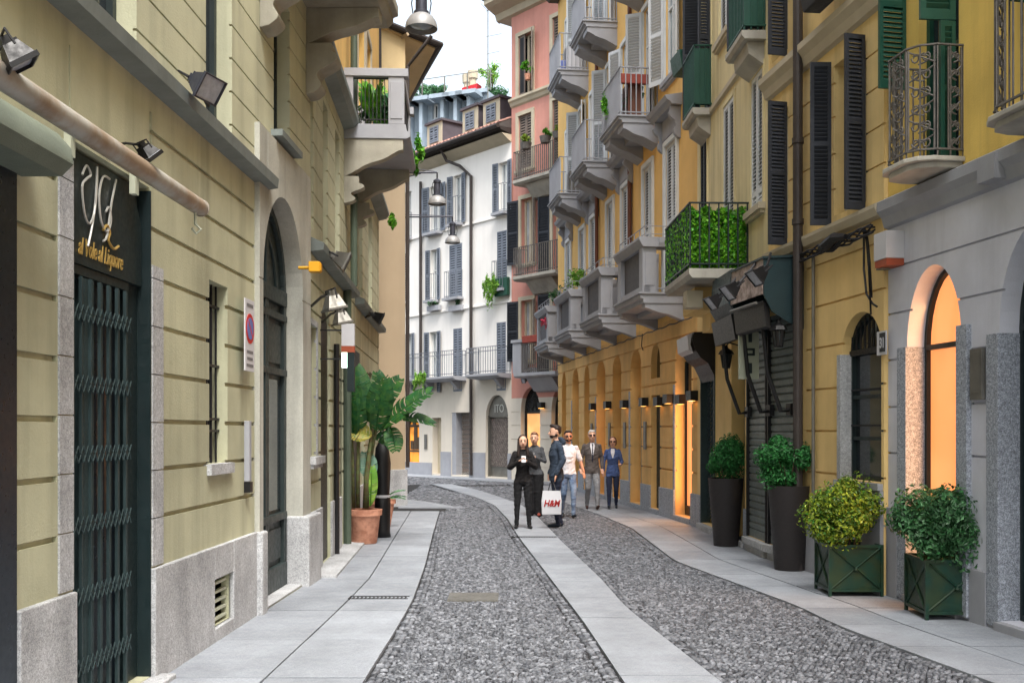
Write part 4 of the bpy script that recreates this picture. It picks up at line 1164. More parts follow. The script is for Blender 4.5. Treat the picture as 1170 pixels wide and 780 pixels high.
# ------------------------------------------------------------------ FAR: white house
BW = empty('white_building', FW.P(41, 0, 0), 'white house across the end of the street with blue-grey shutters and three roof dormers', 'building')
F = FW
def wh(xa, xb, yt, yb, d=.2, rise=0, F=FW):
    xm = (xa+xb)/2; z1 = F.p(xm, yt)[1]; z0 = F.p(xm, yb)[1]; return hole(F.u(xa), F.u(xb), z0, z1, d, rise)
UR = F.u(584.5)   # right end
UL = 50.0
zE = 12.5; zg = 3.72
r3 = [wh(464, 470, 219, 272), wh(491, 504, 212, 266), wh(518, 528, 200, 256), wh(570, 580.5, 185, 243)]
r2 = [wh(457, 464.5, 290, 345), wh(492, 500, 285, 343), wh(513.5, 528, 279, 340), wh(568, 579, 264, 330)]
r1 = [wh(464, 471, 381, 446), wh(491, 500, 379, 448), wh(518, 528, 375, 447), wh(567.5, 578, 368, 446)]
wall(BW, F, 'wall', UR, UL, zg, zE, r1+r2+r3, M['wall_w'])
gd = [wh(463, 479, 478, 534, .2, .3), wh(494, 504, 477, 546, .3), wh(516, 536.6, 471, 547, .35), wh(555, 580.5, 459, 547, .25, .85)]
gd[3] = hole(F.u(580.5), F.u(555), .08, 3.05, .25, .85, 16); gd[2]['z0'] = gd[1]['z0'] = .08
gd[1] = hole(gd[1]['u0'], gd[1]['u1'], .08, gd[1]['z1'], .3); gd[2] = hole(gd[2]['u0'], gd[2]['u1'], .08, gd[2]['z1'], .35)
wall(BW, F, 'ground_wall', UR, UL, 0, zg, gd, M['wall_wg'])
k = 1/F.L
def pair(root, h, mode, m, w=None):
    W = w or (h['u1']-h['u0'])*F.L/2
    if mode == 'closed': closed_pair(root, F, h['u0'], h['u1'], h['z0'], h['z1'], m, -.03, .09)
    else:
        if 'l' in mode: shutter(root, F, h['u1']+.01, -1, W, h['z0'], h['z1'], 170, m, .05, .09, True)
        if 'r' in mode: shutter(root, F, h['u0']-.01, 1, W, h['z0'], h['z1'], 170, m, .05, .09, True)
modes = {0: ('l', 'lr', 'lr', 'lr'), 1: ('closed', 'lr', 'closed', 'closed'), 2: ('lr', 'lr', 'closed', 'closed')}
for ri, row in enumerate((r3, r2, r1)):
    for h, md in zip(row, modes[ri]):
        w = window(BW, F, h, M['white'], M['glassw'], fw=.06, surround=M['cream'] if 0 else None, sw=.1, trans=(.6,))
        pair(w, h, md, M['shutb'])
        if ri < 2:
            rail('balconette_railing', [(h['u0']-.02, .02), (h['u0']-.02, .22), (h['u1']+.02, .22), (h['u1']+.02, .02)], h['z0'], h['z0']+1.0, .15, .007, M['railg'], w, F, top=.012)
            q = MB(F.P); q.box(h['u0']-.08, h['u1']+.08, 0, .3, h['z0']-.1, h['z0']-.004); q.build('sill', M['gstone'], w)
for a, b, nm in ((F.u(533), F.u(460), 'left'), (F.u(584), F.u(547), 'right')):
    a0, b0 = min(a, b), max(a, b)
    q = MB(F.P); q.prism([(0, 3.62), (.5, 3.66), (.62, 3.72), (.62, 3.8), (0, 3.8)], a0, b0, 'a')
    u = a0+.3
    while u < b0-.3: q.prism([(0, 3.3), (.12, 3.34), (.4, 3.62), (0, 3.62)], u, u+.14, 'a'); u += 1.35
    bl = q.build('balcony', M['gstone'], BW)
    rail('railing', [(a0+.03, .02), (a0+.03, .58), (b0-.03, .58), (b0-.03, .02)], 3.82, 4.75, .14, .008, M['railg'], bl, F, mid=4.6)
q = MB(F.P)
for z in (F.p(538, 256)[1], F.p(538, 346+5)[1]): q.prism([(0, z-.05), (.05, z-.03), (.05, z+.03), (0, z+.05)], UR, UL, 'a')
q.build('string_course', M['wall_w'], BW)
q = MB(F.P); prev = UR
for h in sorted(gd, key=lambda h: h['u0']):
    if h['z0'] > .2: continue
    q.box(prev, h['u0']-.01, -.02, .04, 0, .95); prev = h['u1']+.01
q.box(prev, UL, -.02, .04, 0, .5); q.build('plinth', M['gstone'], BW)
w = window(BW, F, gd[0], M['black'], M['lity'], fw=.08, mull=0); w.name = 'shop_window'
q = MB(F.P); h = gd[1]; q.box(h['u0'], h['u1'], -.3, -.26, .08, h['z1']); q.box(h['u0']+.1, h['u1']-.1, -.26, -.24, .3, 1.4); q.box(h['u0']+.1, h['u1']-.1, -.26, -.24, 1.5, h['z1']-.1); q.build('house_door', M['cream'], BW)
q = MB(F.P); h = gd[2]; um = h['u0']+(h['u1']-h['u0'])*.78; q.box(h['u0'], um, -.35, -.30, .08, h['z1'])
z = .2
while z < h['z1']-.1: q.box(h['u0']+.05, um-.05, -.30, -.285, z, z+.14); z += .18
q.build('panelled_door', M['shutbr'], BW)
q = MB(F.P); q.box(um, h['u1'], -.35, -.02, .08, h['z1']); q.build('door_jamb', M['gstone'], BW)
h = gd[3]; q = MB(F.P); c = (h['u0']+h['u1'])/2; H = (h['u1']-h['u0'])/2; zs = 2.2
q.box(h['u0'], h['u1'], -.23, -.2, .08, .45)
q.prism([(c+H*math.cos(math.pi*i/16)*.99, zs+.05+.8*math.sin(math.pi*i/16)) for i in range(17)], -.2, -.12, 'b')
q.box(h['u0'], h['u0']+.05, -.2, -.1, .08, 2.3); q.box(h['u1']-.05, h['u1'], -.2, -.1, .08, 2.3)
gg = q.build('shop_sign_panel', M['metal'], BW)
q = MB(F.P); N_ = 11
for i in range(-9, N_+9):
    for s in (1, -1):
        x0 = h['u0']+.05+(h['u1']-h['u0']-.1)*i/N_; x1 = x0+s*(1.75)*k*.62
        pts = [(x0, .46), (x1, 2.2)]
        # clip to the opening
        lo, hi = h['u0']+.05, h['u1']-.05
        (xa, za), (xb, zb) = pts; t0, t1 = 0, 1; dx = xb-xa
        for bound, sg in ((lo, 1), (hi, -1)):
            va, vb = sg*(xa-bound), sg*(xb-bound)
            if va < 0 and vb < 0: t0 = 2; break
            if va < 0: t0 = max(t0, va/(va-vb))
            elif vb < 0: t1 = min(t1, va/(va-vb))
        if t0 >= t1: continue
        f = lambda t: (xa+dx*t, -.16, za+(zb-za)*t)
        q.tube([f(t0), f(t1)], .012, 4)
q.build('lattice_gate', M['rustiron'], gg)
q = MB(F.P); q.box(h['u0'], h['u1'], -.248, -.24, .08, 2.2); q.build('pane', M['bananay'] if 0 else M['pinkbox'], gg)
tag(textmesh('ITO', .42, M['silver'], 'shop_letters', onF(F, c, 2.42, -.11, -1), None, sx=.8), 'silver shop name letters in the arched grey panel', 'sign')
for px, zt in ((481, 11.6), (538.6, 12.2)):
    u = F.u(px, .08); q = MB(F.P); q.tube([(u, .1, 3.8 if px < 500 else .1), (u, .1, zt-1.0 if px > 500 else zt)]+([(u+.5, .15, zt-.5), (u+1.0, .3, zt-.2), (u+1.05, .5, zt+.2)] if px > 500 else []), .06, 8); q.build('drainpipe', M['pipe'], BW)
# roof: slope with tile rows, gutter, dormers
sl = .46; n1 = -2.3
rz = lambda n: zE+.1+(.55-n)*sl
q = MB(F.P)
q.prism([(.55, zE-.02), (.55, zE+.08), (n1, rz(n1)), (n1, rz(n1)-.3), (0, zE)], UR, UL, 'a')
rf = q.build('roof', M['roof'], BW)
q = MB(F.P)
n = .5
rnd = random.Random(4)
while n > -2.0:
    u = UR+.02
    while u < 49.6:
        z = rz(n); s_ = .34; wd = .16
        if u < 48.5: q.add([(u, n, z+.02), (u+wd*.5, n, z+.085), (u+wd, n, z+.02), (u, n-s_, z+s_*sl+.01), (u+wd*.5, n-s_, z+s_*sl+.07), (u+wd, n-s_, z+s_*sl+.01)], [(0,1,4,3),(1,2,5,4),(0,1,2)])
        u += wd+.012
    n -= .34
q.build('tiles', M['tiles'], rf, recalc=False)
q = MB(F.P); q.tube([(UR, .62, zE+.0), (UL, .62, zE+.0)], .09, 8); q.prism([(0, zE-.22), (.5, zE-.12), (.55, zE-.02), (0, zE-.002)], UR, UL, 'a', ); g_ = q.build('gutter', M['pipe'], rf)
q = MB(F.P); q.prism([(0, zE-.5), (.12, zE-.45), (.45, zE-.23), (0, zE-.23)], UR, UL, 'a'); q.build('eave', M['cream'], rf)
for xa, xb, yt, yb in ((488, 505, 141, 166), (528.6, 546, 124, 152), (552, 571, 115, 143)):
    n = -.6; ua, za = F.p(xa, yb, n); ub, _ = F.p(xb, yb, n); z0 = rz(n)-.1; z1 = F.p((xa+xb)/2, yt, n)[1]
    a, b = min(ua, ub), max(ua, ub)
    q = MB(F.P); q.box(a, b, n-1.5, n-.02, z0, z1); dm = q.build('dormer', M['slate'], rf)
    q = MB(F.P); q.box(a, b, n-.02, n, z0, z1); q.build('dormer_front', M['cream'], dm)
    q = MB(F.P); q.box(a-.06, b+.06, n-1.55, n+.08, z1, z1+.09); q.build('dormer_roof', M['slate'], dm)
    w_ = (b-a); q = MB(F.P)
    closed_pair(dm, F, a+w_*.22, b-w_*.22, z0+.25, z1-.14, M['shutb'], n+.01, .09)
q = MB(F.P); q.box(UR, UL, -6.4, -.3, 0, zE-.01); q.build('body', M['wall_w'], BW)
q = MB(F.P); h = gd[0]
for i, (t, z0_, z1_) in enumerate(((.2, 1.0, 1.5), (.45, 1.0, 1.9), (.7, 1.0, 1.35), (.55, 2.0, 2.3))): u_ = h['u0']+(h['u1']-h['u0'])*t; q.box(u_-.08, u_+.08, -.16, -.12, z0_, z1_)
q.box(h['u0']+.08, h['u1']-.08, -.17, -.1, .9, .98); q.box(h['u0']+.08, h['u1']-.08, -.17, -.1, 1.95, 2.0); q.build('shop_display', M['bark'], BW)
# ------------------------------------------------------------------ FAR: pink house
BP = empty('pink_building', FW.P(36, 0, 0), 'tall pink house beside the white one with brown shutters and cream window frames', 'building')
PR = 33.0; zr = 16.9
pz = lambda x, y: F.p(x, y)[1]
def ph(xa, xb, z0, z1, d=.2): return hole(F.u(xa), F.u(xb), z0, z1, d)
wins = []
for xa, xb in ((593, 608), (633, 648)):
    pass
Z = {'A': (13.5, 15.6), 'B': (10.9, 12.8), 'C': (7.6, 9.85), 'D': (4.2, 6.3)}
hp = []
for fl, (z0, z1) in Z.items():
    hp.append((fl, 0, ph(*((596, 609) if fl in 'CD' else (593, 608)), z0, z1)))
    hp.append((fl, 1, ph(632, 646, z0-.5, z1+.1)))
par = [wh(595, 617, 441, 549, .25), wh(629.5, 652, 441, 549, .25)]
par = [hole(F.u(617), F.u(595), .45, 3.25, .25, .85, 16), hole(F.u(653), F.u(630), .45, 3.25, .25, .85, 16)]
wall(BP, F, 'upper_wall', PR, UR, 9.95+.5, zr, [h for *_, h in hp], M['pink'])
wall(BP, F, 'middle_wall', PR, UR, 2.9, 10.45, [h for *_, h in hp]+par, M['pinkr' if 0 else 'pink'])
wall(BP, F, 'ground_wall', PR, UR, 0, 2.9, par, M['wall_wg'], [(PR, UR, z-.012, z+.012) for z in (.5, .98, 1.46, 1.94, 2.42)])
for fl, i, h in hp:
    w = window(BP, F, h, M['cream'], M['glassw'] if fl in 'CD' else M['glass'], fw=.07, surround=M['cream'], sw=.14, sp=.05, sill=M['cream'] if i == 0 else None)
    if fl in 'B' or (fl == 'A' and i): closed_pair(w, F, h['u0'], h['u1'], h['z0'], h['z1'], M['shutbr'], -.06, .09)
    elif fl == 'A':
        shutter(w, F, h['u0'], 1, .34, h['z0'], h['z1'], 140, M['shutbr'], .04, .09, True); shutter(w, F, h['u1'], -1, .34, h['z0'], h['z1'], 5, M['shutbr'], -.05, .09, True)
    else:
        m = M['shutd']; W = .52
        shutter(w, F, h['u1']+.1, -1, W, h['z0'], h['z1'], 172, m, .07, .09, True)
        shutter(w, F, h['u0']-.02, 1, W*.5, h['z0'], h['z1'], 150, M['shutbr'] if i == 0 else m, .05, .09, True)
q = MB(F.P)
z = pz(605, 108)-.12; q.prism([(0, z-.15), (.06, z-.1), (.1, z), (.16, z+.06), (.16, z+.14), (0, z+.2)], PR, UR-.002, 'a'); q.build('string_course', M['cream'], BP)
q = MB(F.P)
q.prism([(0, zr-.5), (.12, zr-.45), (.2, zr-.25), (.55, zr-.1), (.7, zr), (.7, zr+.16), (0, zr+.3)], PR, UR+.55, 'a')
q.prism([(0, zr-.5), (.0, zr+.3), (-1, zr+.3), (-1, zr-.5)], UR+.001, UR+.5, 'a'); q.build('roof_cornice', M['cream'], BP)
q = MB(F.P); q.prism([(.75, zr+.17), (.75, zr+.22), (-6, zr+2.6), (-6, zr+.17)], PR, UR+.6, 'a'); q.box(PR, UR-.005, -7, -.3, 0, zr); q.build('roof', M['roof'], BP)
for zt, stone in ((10.35, 0), (7.05, 0), (3.72, 1)):
    a, b = F.u(652), F.u(603 if stone == 0 else 604); a = max(a, 34.2)
    q = MB(F.P); q.prism([(0, zt-.16), (.6, zt-.16), (.68, zt-.1), (.68, zt), (0, zt)], a, b, 'a'); q.prism([(0, zt-.65), (.15, zt-.6), (.5, zt-.17), (0, zt-.17)], a+.3, b-.35, 'a')
    bl = q.build('balcony', M['gstone'] if stone else M['slabst'], BP)
    rail('railing', [(a, .02), (a, .62), (b, .62), (b, .02)], zt+.02, zt+.98, .10, .012, M['rustiron'], bl, F)
    if stone:
        q = MB(F.P); q.box(b-.3, b+.04, .36, .68, zt+.001, zt+1.05); q.box(b-.34, b+.08, .3, .72, zt+1.05, zt+1.15); q.box(b-.5, b+.03, .0, .3, zt, zt+.2); q.build('parapet', M['gstone'], bl)
for i, h in enumerate(par):
    w = window(BP, F, h, M['black'], M['litp'], fw=.09, mull=0); w.name = 'shop_window'
    c = (h['u0']+h['u1'])/2; H = (h['u1']-h['u0'])/2; zs = 2.4
    q = MB(F.P); q.prism([(c+H*math.cos(math.pi*j/16)*.98, zs+.03+.82*math.sin(math.pi*j/16)) for j in range(17)], -.22, -.2, 'b'); q.build('lunette', M['glass'], w)
    q = MB(F.P)
    for j in range(1, 12):
        t = math.pi*j/12; q.tube([(c+H*.2*math.cos(t), -.18, zs+.04+.16*math.sin(t)), (c+H*.93*math.cos(t), -.18, zs+.04+.8*math.sin(t))], .014, 4)
    for r in (.2, .55, .75):
        q.tube([(c+H*r*math.cos(math.pi*j/14), -.18, zs+.04+.84*r*math.sin(math.pi*j/14)) for j in range(15)], .014, 4)
    q.build('fanlight', M['iron'], w)
q = MB(F.P)
for h in par: q.box(h['u0'], h['u1'], -.2, .06, 0, .44)
q.build('plinth', M['gstone'], BP)
# ------------------------------------------------------------------ FAR: modern rooftop block
FM = Fac(-2285, 0, -1); yM = 60.0; FM.a = (530-CX)/FX*yM - FM.s*yM
BM = empty('rooftop_block', FM.P(yM, 0, 0), 'modern pale blue steel block with roof terrace rising behind the dormers', 'building')
F = FM
ml, mr = F.u(430), F.u(558); a, b = min(ml, mr), max(ml, mr)
zt = F.p(530, 108)[1]; ztr = F.p(552, 106)[1]
w3 = []
def mh(xa, xb, yt, yb): 
    xm = (xa+xb)/2; return hole(F.u(xa), F.u(xb), F.p(xm, yb)[1], F.p(xm, yt)[1], .25)
w3 = [mh(479, 485, 121, 152), mh(494, 500, 118, 136), mh(518, 523, 115, 140), mh(532, 538, 112, 122), mh(466, 471, 121, 150)]
wall(BM, F, 'wall', a, b, 0, zt, w3, M['steel'], th=8)
for h in w3: window(BM, F, h, M['white'], M['glass'], fw=.12, mull=0)
q = MB(F.P)
for px in (472, 487, 511, 526, 541):
    u = F.u(px); q.box(u-.04, u+.04, 0, .7, zt-4.2, zt-.36); q.box(u-.24, u+.24, 0, 1.1, zt-.35, zt-.12)
q.box(a, b, .001, .25, zt-.1, zt+.12); q.box(a, b, 0, .2, zt-4.4, zt-4.2); q.box(a, b, 0, .15, zt-6.2, zt-6.0)
q.build('steel_fins', M['steel'], BM)
rail('terrace_railing', [(a, -.3), (b, -.3)], zt+.15, zt+1.3, 1.6, .03, M['metal'], BM, F, top=.025)
q = MB(F.P)
u, z = F.p(474, 112, -1); 
q = MB(F.P)
for px, h_ in ((517, 1.9), (523.5, 2.1)):
    u = F.u(px); q.lathe((u, -2, zt), [(.22, 0), (.22, h_-.6), (.3, h_-.55), (.32, h_-.1), (.15, h_)], 10, sx=1/F.L)
q.build('chimney', M['cream'], BM)
q = MB(F.P); u = F.u(531); q.prism([(u-.16, zt), (u+.2, zt), (u+.18, zt+.6), (u-.2, zt+.75)], -1.2, -.6, 'b'); o = thing_mesh('red_deck_chair', 'bright red cloth on the rooftop terrace', 'deck chair', q, M['red']); recenter(o)
rnd = random.Random(9)
def small_tree(name, label, base, h, rx, rz, n, size, mt, cz=None, group=None, cat='tree', lumps=9):
    r = empty(name, base, label, cat, group)
    q = MB(); b = Vector(base); top = b+Vector((0, 0, h))
    q.tube([tuple(b), tuple(b.lerp(top, .5)+Vector((.03*h, 0, 0))), tuple(top)], [h*.03, h*.022, h*.008], 7)
    for i in range(5):
        t = rnd.uniform(.45, .8); p = b.lerp(top, t); e = p+Vector((rnd.uniform(-1, 1)*rx*.8, rnd.uniform(-1, 1)*rx*.8, rz*.5)); q.tube([tuple(p), tuple(e)], [h*.014, h*.005], 5)
    q.build('trunk', M['bark'], r)
    q = MB(); leaves(q, rnd, b.x, b.y, b.z+(cz if cz else h*.85), rx, rx, rz, n, size, .3, lumps); q.build('crown', mt, r, recalc=False)
    return r
p = F.P(F.u(552), -1.2, zt); small_tree('rooftop_tree', 'light green airy tree growing on the rooftop terrace', p, 1.7, 1.0, .9, 700, .16, M['hangleaf'], 1.5)
p = F.P(F.u(556), -1.4, zt-.2); small_tree('rooftop_shrub', 'dense dark green clipped shrub behind the terrace tree', p, .5, .9, .75, 1500, .14, M['leafd'], .5, cat='shrub')
for px, lb in ((472, 'leftmost rooftop shrub beside the balcony edge'), (482, 'middle rooftop shrub along the terrace railing'), (494, 'right rooftop shrub next to the terrace chimneys')):
    p = F.P(F.u(px), -.8, zt); small_tree('rooftop_shrub', lb, p, .6, .8, .7, 1300, .14, M['leafd'], .75, 'shrubs along the rooftop terrace', 'shrub')
q = MB(); p = at(557.5, 100, 54); q.tube([(p.x, p.y, p.z-2), (p.x, p.y, p.z+4.0)], .03, 6)
for dz, l in ((3.9, .25), (2.6, .7), (1.7, .6), (.6, .5)): q.tube([(p.x-.1, p.y, p.z+dz), (p.x+l, p.y-.1, p.z+dz+.12)], .012, 4)
q.tube([(p.x, p.y, p.z+3.9), (p.x-.35, p.y, p.z+4.3)], .012, 4); q.box(p.x-.3, p.x+.3, p.y-.3, p.y+.3, p.z-8, p.z-2)
o = thing_mesh('television_antenna', 'tall thin television antenna mast against the sky', 'antenna', q, M['metal']); recenter(o)
# closing walls far left and behind the camera so that the street is a street
q = MB(); q.box(-24, -7.5, 34, 36, 0, 12); bk = None
# ------------------------------------------------------------------ props
rnd = random.Random(21)
def floodlight(pos, aim, s, label, group, anchor=None, light=False, name='floodlight', hm='black'):
    """wedge shaped floodlight: housing with fins, glass, yoke; s = face width"""
    pos = Vector(pos); f = Vector(aim).normalized(); r = f.cross(Vector((0, 0, 1))).normalized(); u = r.cross(f)
    root = empty(name, pos, label, 'floodlight', group)
    T = lambda a, b, c: pos + r*a + f*b + u*c
    q = MB(T); w, h = s*.5, s*.36
    q.add([(-w,0,-h),(w,0,-h),(w,0,h),(-w,0,h),(-w*.55,-s*.5,-h*.5),(w*.55,-s*.5,-h*.5),(w*.55,-s*.5,h*.6),(-w*.55,-s*.5,h*.6)],
          [(4,7,6,5),(0,4,5,1),(1,5,6,2),(2,6,7,3),(3,7,4,0)])
    for i in range(6):
        x = -w*.5+w*i*.2; q.box(x-.003, x+.003, -s*.56, -s*.3, -h*.45, h*.62)
    q.box(-w*1.06, w*1.06, -.01, .012, h*.95, h*1.08); q.box(-w*1.06, w*1.06, -.01, .012, -h*1.08, -h*.95)
    q.box(-w*1.06, -w*.96, -.01, .012, -h*.95, h*.95); q.box(w*.96, w*1.06, -.01, .012, -h*.95, h*.95)
    q.box(-s*.16, s*.16, -s*.72, -s*.5, -h*.3, h*.35)
    q.build('housing', M[hm], root)
    q = MB(T); q.box(-w*.95, w*.95, -.012, -.002, -h*.94, h*.94); q.build('lens', M['lens'], root)
    if anchor is not None:
        q = MB(); A = Vector(anchor); e1 = pos-f*s*.35+r*s*.62; e2 = pos-f*s*.35-r*s*.62; mid = pos-f*s*.62-u*s*.1
        q.tube([tuple(e1), tuple(e1-f*s*.4), tuple(e2-f*s*.4), tuple(e2)], s*.035, 5)
        q.tube([tuple(A), tuple(A.lerp(mid, .6)+Vector((0,0,.02))), tuple(pos-f*s*.6)], s*.06, 6); q.build('bracket', M['iron'], root)
    return root
G1 = 'floodlights on the left facade'
def onwall(F, px, py, n): 
    u, z = F.p(px, py, n); return F.P(u, n, z)
def footw(F, px, py, n, dz=0): 
    u, z = F.p(px, py, n); return F.P(u, .0, z+dz)
p = onwall(FL1, 24, 74, .5); floodlight(p, (.55, .35, -.9), .17, 'black floodlight above the awning at the left picture edge', G1, footw(FL1, 5, 60, .3))
p = onwall(FL1, 172, 180, .42); floodlight(p, (.5, .5, -.8), .135, 'black floodlight on a lattice arm above the shop sign', G1, footw(FL1, 140, 168, .1))
p = onwall(FL1, 240, 102, .30); floodlight(p, (.75, -.25, -.5), .25, 'silver grey floodlight standing on the grey ledge', G1, FL1.P(8.1, .13, 4.25), hm='lampdk')
p = onwall(FL2, 396, 300, .35); floodlight(p, (.8, .1, -.4), .30, 'floodlight on the end of the ledge past the yellow box', G1, footw(FL2, 384, 297, .2), hm='metal')
p = onwall(FL2, 436, 365, .35); floodlight(p, (.8, .1, -.4), .30, 'farthest floodlight, on the second ledge over the banana plants', G1, footw(FL2, 430, 363, .2))
p = onwall(FL2, 382, 353, .4); floodlight(p, (.2, .1, -1), .28, 'flat grey lamp over the narrow arched doorway', G1, footw(FL2, 375, 350, .2), hm='metal')
p = onwall(FL2, 391, 369, .4); floodlight(p, (.2, .1, -1), .24, 'small flat lamp beside the lit green sign', G1, footw(FL2, 386, 368, .2), hm='metal')
# awning
F = FL1
r = empty('awning', FL1.P(6, .1, 3.2), 'rolled grey awning with a long weathered metal bar over the gated shop', 'awning')
q = MB(F.P); e = F.u(229, .40); q.tube([(1.5, .40, 3.25), (e, .40, 3.25)], .056, 14); q.tube([(e, .40, 3.25), (e+.012, .40, 3.25)], .060, 14); q.build('front_bar', M['tube'], r, smooth=False, auto=40)
q = MB(F.P); e2 = F.u(84, .28)
prof = [(.01, 3.32), (.2, 3.28), (.27, 3.2), (.28, 3.12), (.22, 3.06), (.01, 3.06)]
q.prism(prof, 1.5, e2, 'a'); q.build('canvas', M['canvas'], r, auto=35)
q = MB(F.P)
for u in (5.95, 6.9): q.tube([(u, .02, 3.45), (u, .3, 3.32), (u, .38, 3.28)], .022, 6); q.box(u-.03, u+.03, .0, .04, 3.3, 3.55)
q.tube([(6.98, .40, 3.2), (6.98, .40, 3.12), (7.0, .43, 3.09), (7.0, .40, 3.06), (6.97, .38, 3.09)], .010, 5)
q.build('arm', M['olive_pale'], r)
# signs on the left wall
def flat_sign(F, u, z, w, h, label, cat, name, mats=None, n=.02, k=1):
    r = empty(name, F.P(u, 0, z), label, cat)
    q = MB(F.P); q.box(u-w/2, u+w/2, n, n+.012, z, z+h); q.build('plate', M['signw'], r, bevel=.002)
    return r
u0 = FL1.u(281.5, .05); zt = FL1.p(281, 342, .05)[1]; zb = FL1.p(281, 424, .05)[1]
r = flat_sign(FL1, u0, zb, .30, zt-zb, 'white no parking plate with a red ringed blue disc', 'sign', 'no_parking_sign', n=.07)
q = MB(FL1.P); c = (zb+zt)/2+.06
def disc(q, F, u, z, rad, n0, n1, seg=28): q.prism([(u+rad*math.cos(2*math.pi*i/seg)/F.L, z+rad*math.sin(2*math.pi*i/seg)) for i in range(seg)], n0, n1, 'b')
disc(q, FL1, u0, c, .135, .0825, .085); q.build('ring', M['signr'], r)
q = MB(FL1.P); disc(q, FL1, u0, c, .098, .0855, .088); q.build('disc', M['signb'], r)
q = MB(FL1.P); T0 = q.T; a = .09
q.add([(u0-.062, .0885, c+.078), (u0-.078, .0885, c+.062), (u0+.062, .0885, c-.078), (u0+.078, .0885, c-.062)], [(0,1,2,3)]); q.build('bar', M['signr'], r)
q = MB(FL1.P)
for i, w_ in enumerate((.11, .09, .1)):
    q.box(u0-w_, u0+w_, .0825, .084, zb+.04+i*.06, zb+.065+i*.06)
q.box(u0-.1, u0+.1, .0825, .084, zt-.07, zt-.04); q.build('text_lines', M['text'], r)
u, z = FL1.p(285, 512, .04); r = empty('intercom_panel', FL1.P(u, 0, z-.3), 'narrow white intercom panel beside the portal', 'intercom')
q = MB(FL1.P); q.box(u-.035, u+.035, .0, .05, z-.3, z+.25); q.build('case', M['gstone'], r, bevel=.004); q = MB(FL1.P); q.box(u-.04, u+.04, .0, .06, z-.40, z-.305); q.build('lower_box', M['black'], r)
u, z = FL2.p(360, 306, .18); q = MB(FL2.P); q.box(u-.08, u+.06, .12, .24, z-.05, z+.06); q.tube([(u, 0, z), (u, .12, z)], .02, 6); q.box(u-.07, u+.05, .24, .25, z-.04, z+.05)
o = thing_mesh('warning_lamp', 'small yellow box lamp sticking out below the first ledge', 'lamp', q, M['yelbox'], bevel=.01); recenter(o)
u, z = FL2.p(398, 370, .35); za = z; zc = FL2.p(398, 420, .35)[1]
r = empty('lit_sign', FL2.P(u, 0, zc), 'tall projecting light box glowing white-green with an orange band', 'sign')
q = MB(FL2.P); q.box(u-.05, u+.05, .27, .43, za-.28, za); q.build('top_box', M['signw'], r); q = MB(FL2.P); q.box(u-.01, u+.01, .0, .27, za-.09, za-.07); q.box(u-.01, u+.01, .0, .27, zc+.1, zc+.12); q.build('bracket', M['iron'], r)
q = MB(FL2.P); q.box(u-.055, u+.055, .268, .432, za-.36, za-.282); q.build('band', M['orangep'], r)
q = MB(FL2.P); q.box(u-.05, u+.05, .27, .34, zc, za-.362); q.build('glowing_panel', M['litg'], r); q = MB(FL2.P); q.box(u-.05, u+.05, .341, .43, zc-.3, za-.362); q.build('side_panel', M['dkgreen'], r)
# street lamps
def lamp(X, Y, zs, wall, label, r0=.215):
    root = empty('street_lamp', (X, Y, zs), label, 'street lamp', 'bell shaped street lamps on wall brackets')
    q = MB(); q.lathe((X, Y, zs), [(r0*.97, 0), (r0, .0), (r0*.99, .03), (r0*.93, .09), (r0*.72, .16), (r0*.45, .195), (r0*.42, .2), (r0*.40, .19), (r0*.68, .15), (r0*.9, .08), (r0*.97, .0)], 28, cap=False); q.build('shade', M['shade'], root, auto=50)
    q = MB(); q.blob((X, Y, zs+.06), r0*.8, r0*.8, .05); q.build('glass', M['glassl'], root, smooth=True)
    q = MB(); q.lathe((X, Y, zs+.19), [(.10, 0), (.10, .04), (.078, .05), (.075, .3), (.09, .31), (.09, .36), (.04, .4)], 16); q.build('housing', M['lampdk'], root, auto=40)
    q = MB(); pts = [(X+.11, Y, zs+.2), (X+.13, Y, zs+.34), (X+.1, Y, zs+.5), (X+.0, Y, zs+.58), (X-.1, Y, zs+.5), (X-.13, Y, zs+.34), (X-.11, Y, zs+.2)]; q.tube(pts, .008, 5, cap=False); q.tube([(X, Y, zs+.55), (X, Y, zs+.74)], .02, 6); q.build('loop', M['iron'], root)
    q = MB(); wx, wy = wall; z = zs+.74
    q.tube([(wx, wy, z), (X, Y, z)], .022, 6); q.tube([(wx, wy, z-.0-.12), (wx+(X-wx)*.5, wy+(Y-wy)*.5, z-.02)], .012, 5); q.tube([(wx, wy, z+.11), (X, Y, z+.02)], .01, 5)
    q.box(wx-.03, wx+.03, wy-.06, wy+.06, z-.25, z+.2); q.build('bracket', M['lampdk'], root)
lamp(-1.2, 13.9, 7.06, (FL2.a+FL2.s*13.9, 13.9), 'nearest street lamp, its grey shade hanging at the top edge')
lamp(-1.75, 24.55, 7.04, (-2.5, 24.55), 'upper of the two street lamps before the white house')
lamp(-1.67, 29.5, 7.02, (-4.2, 29.6), 'lower of the two street lamps before the white house')
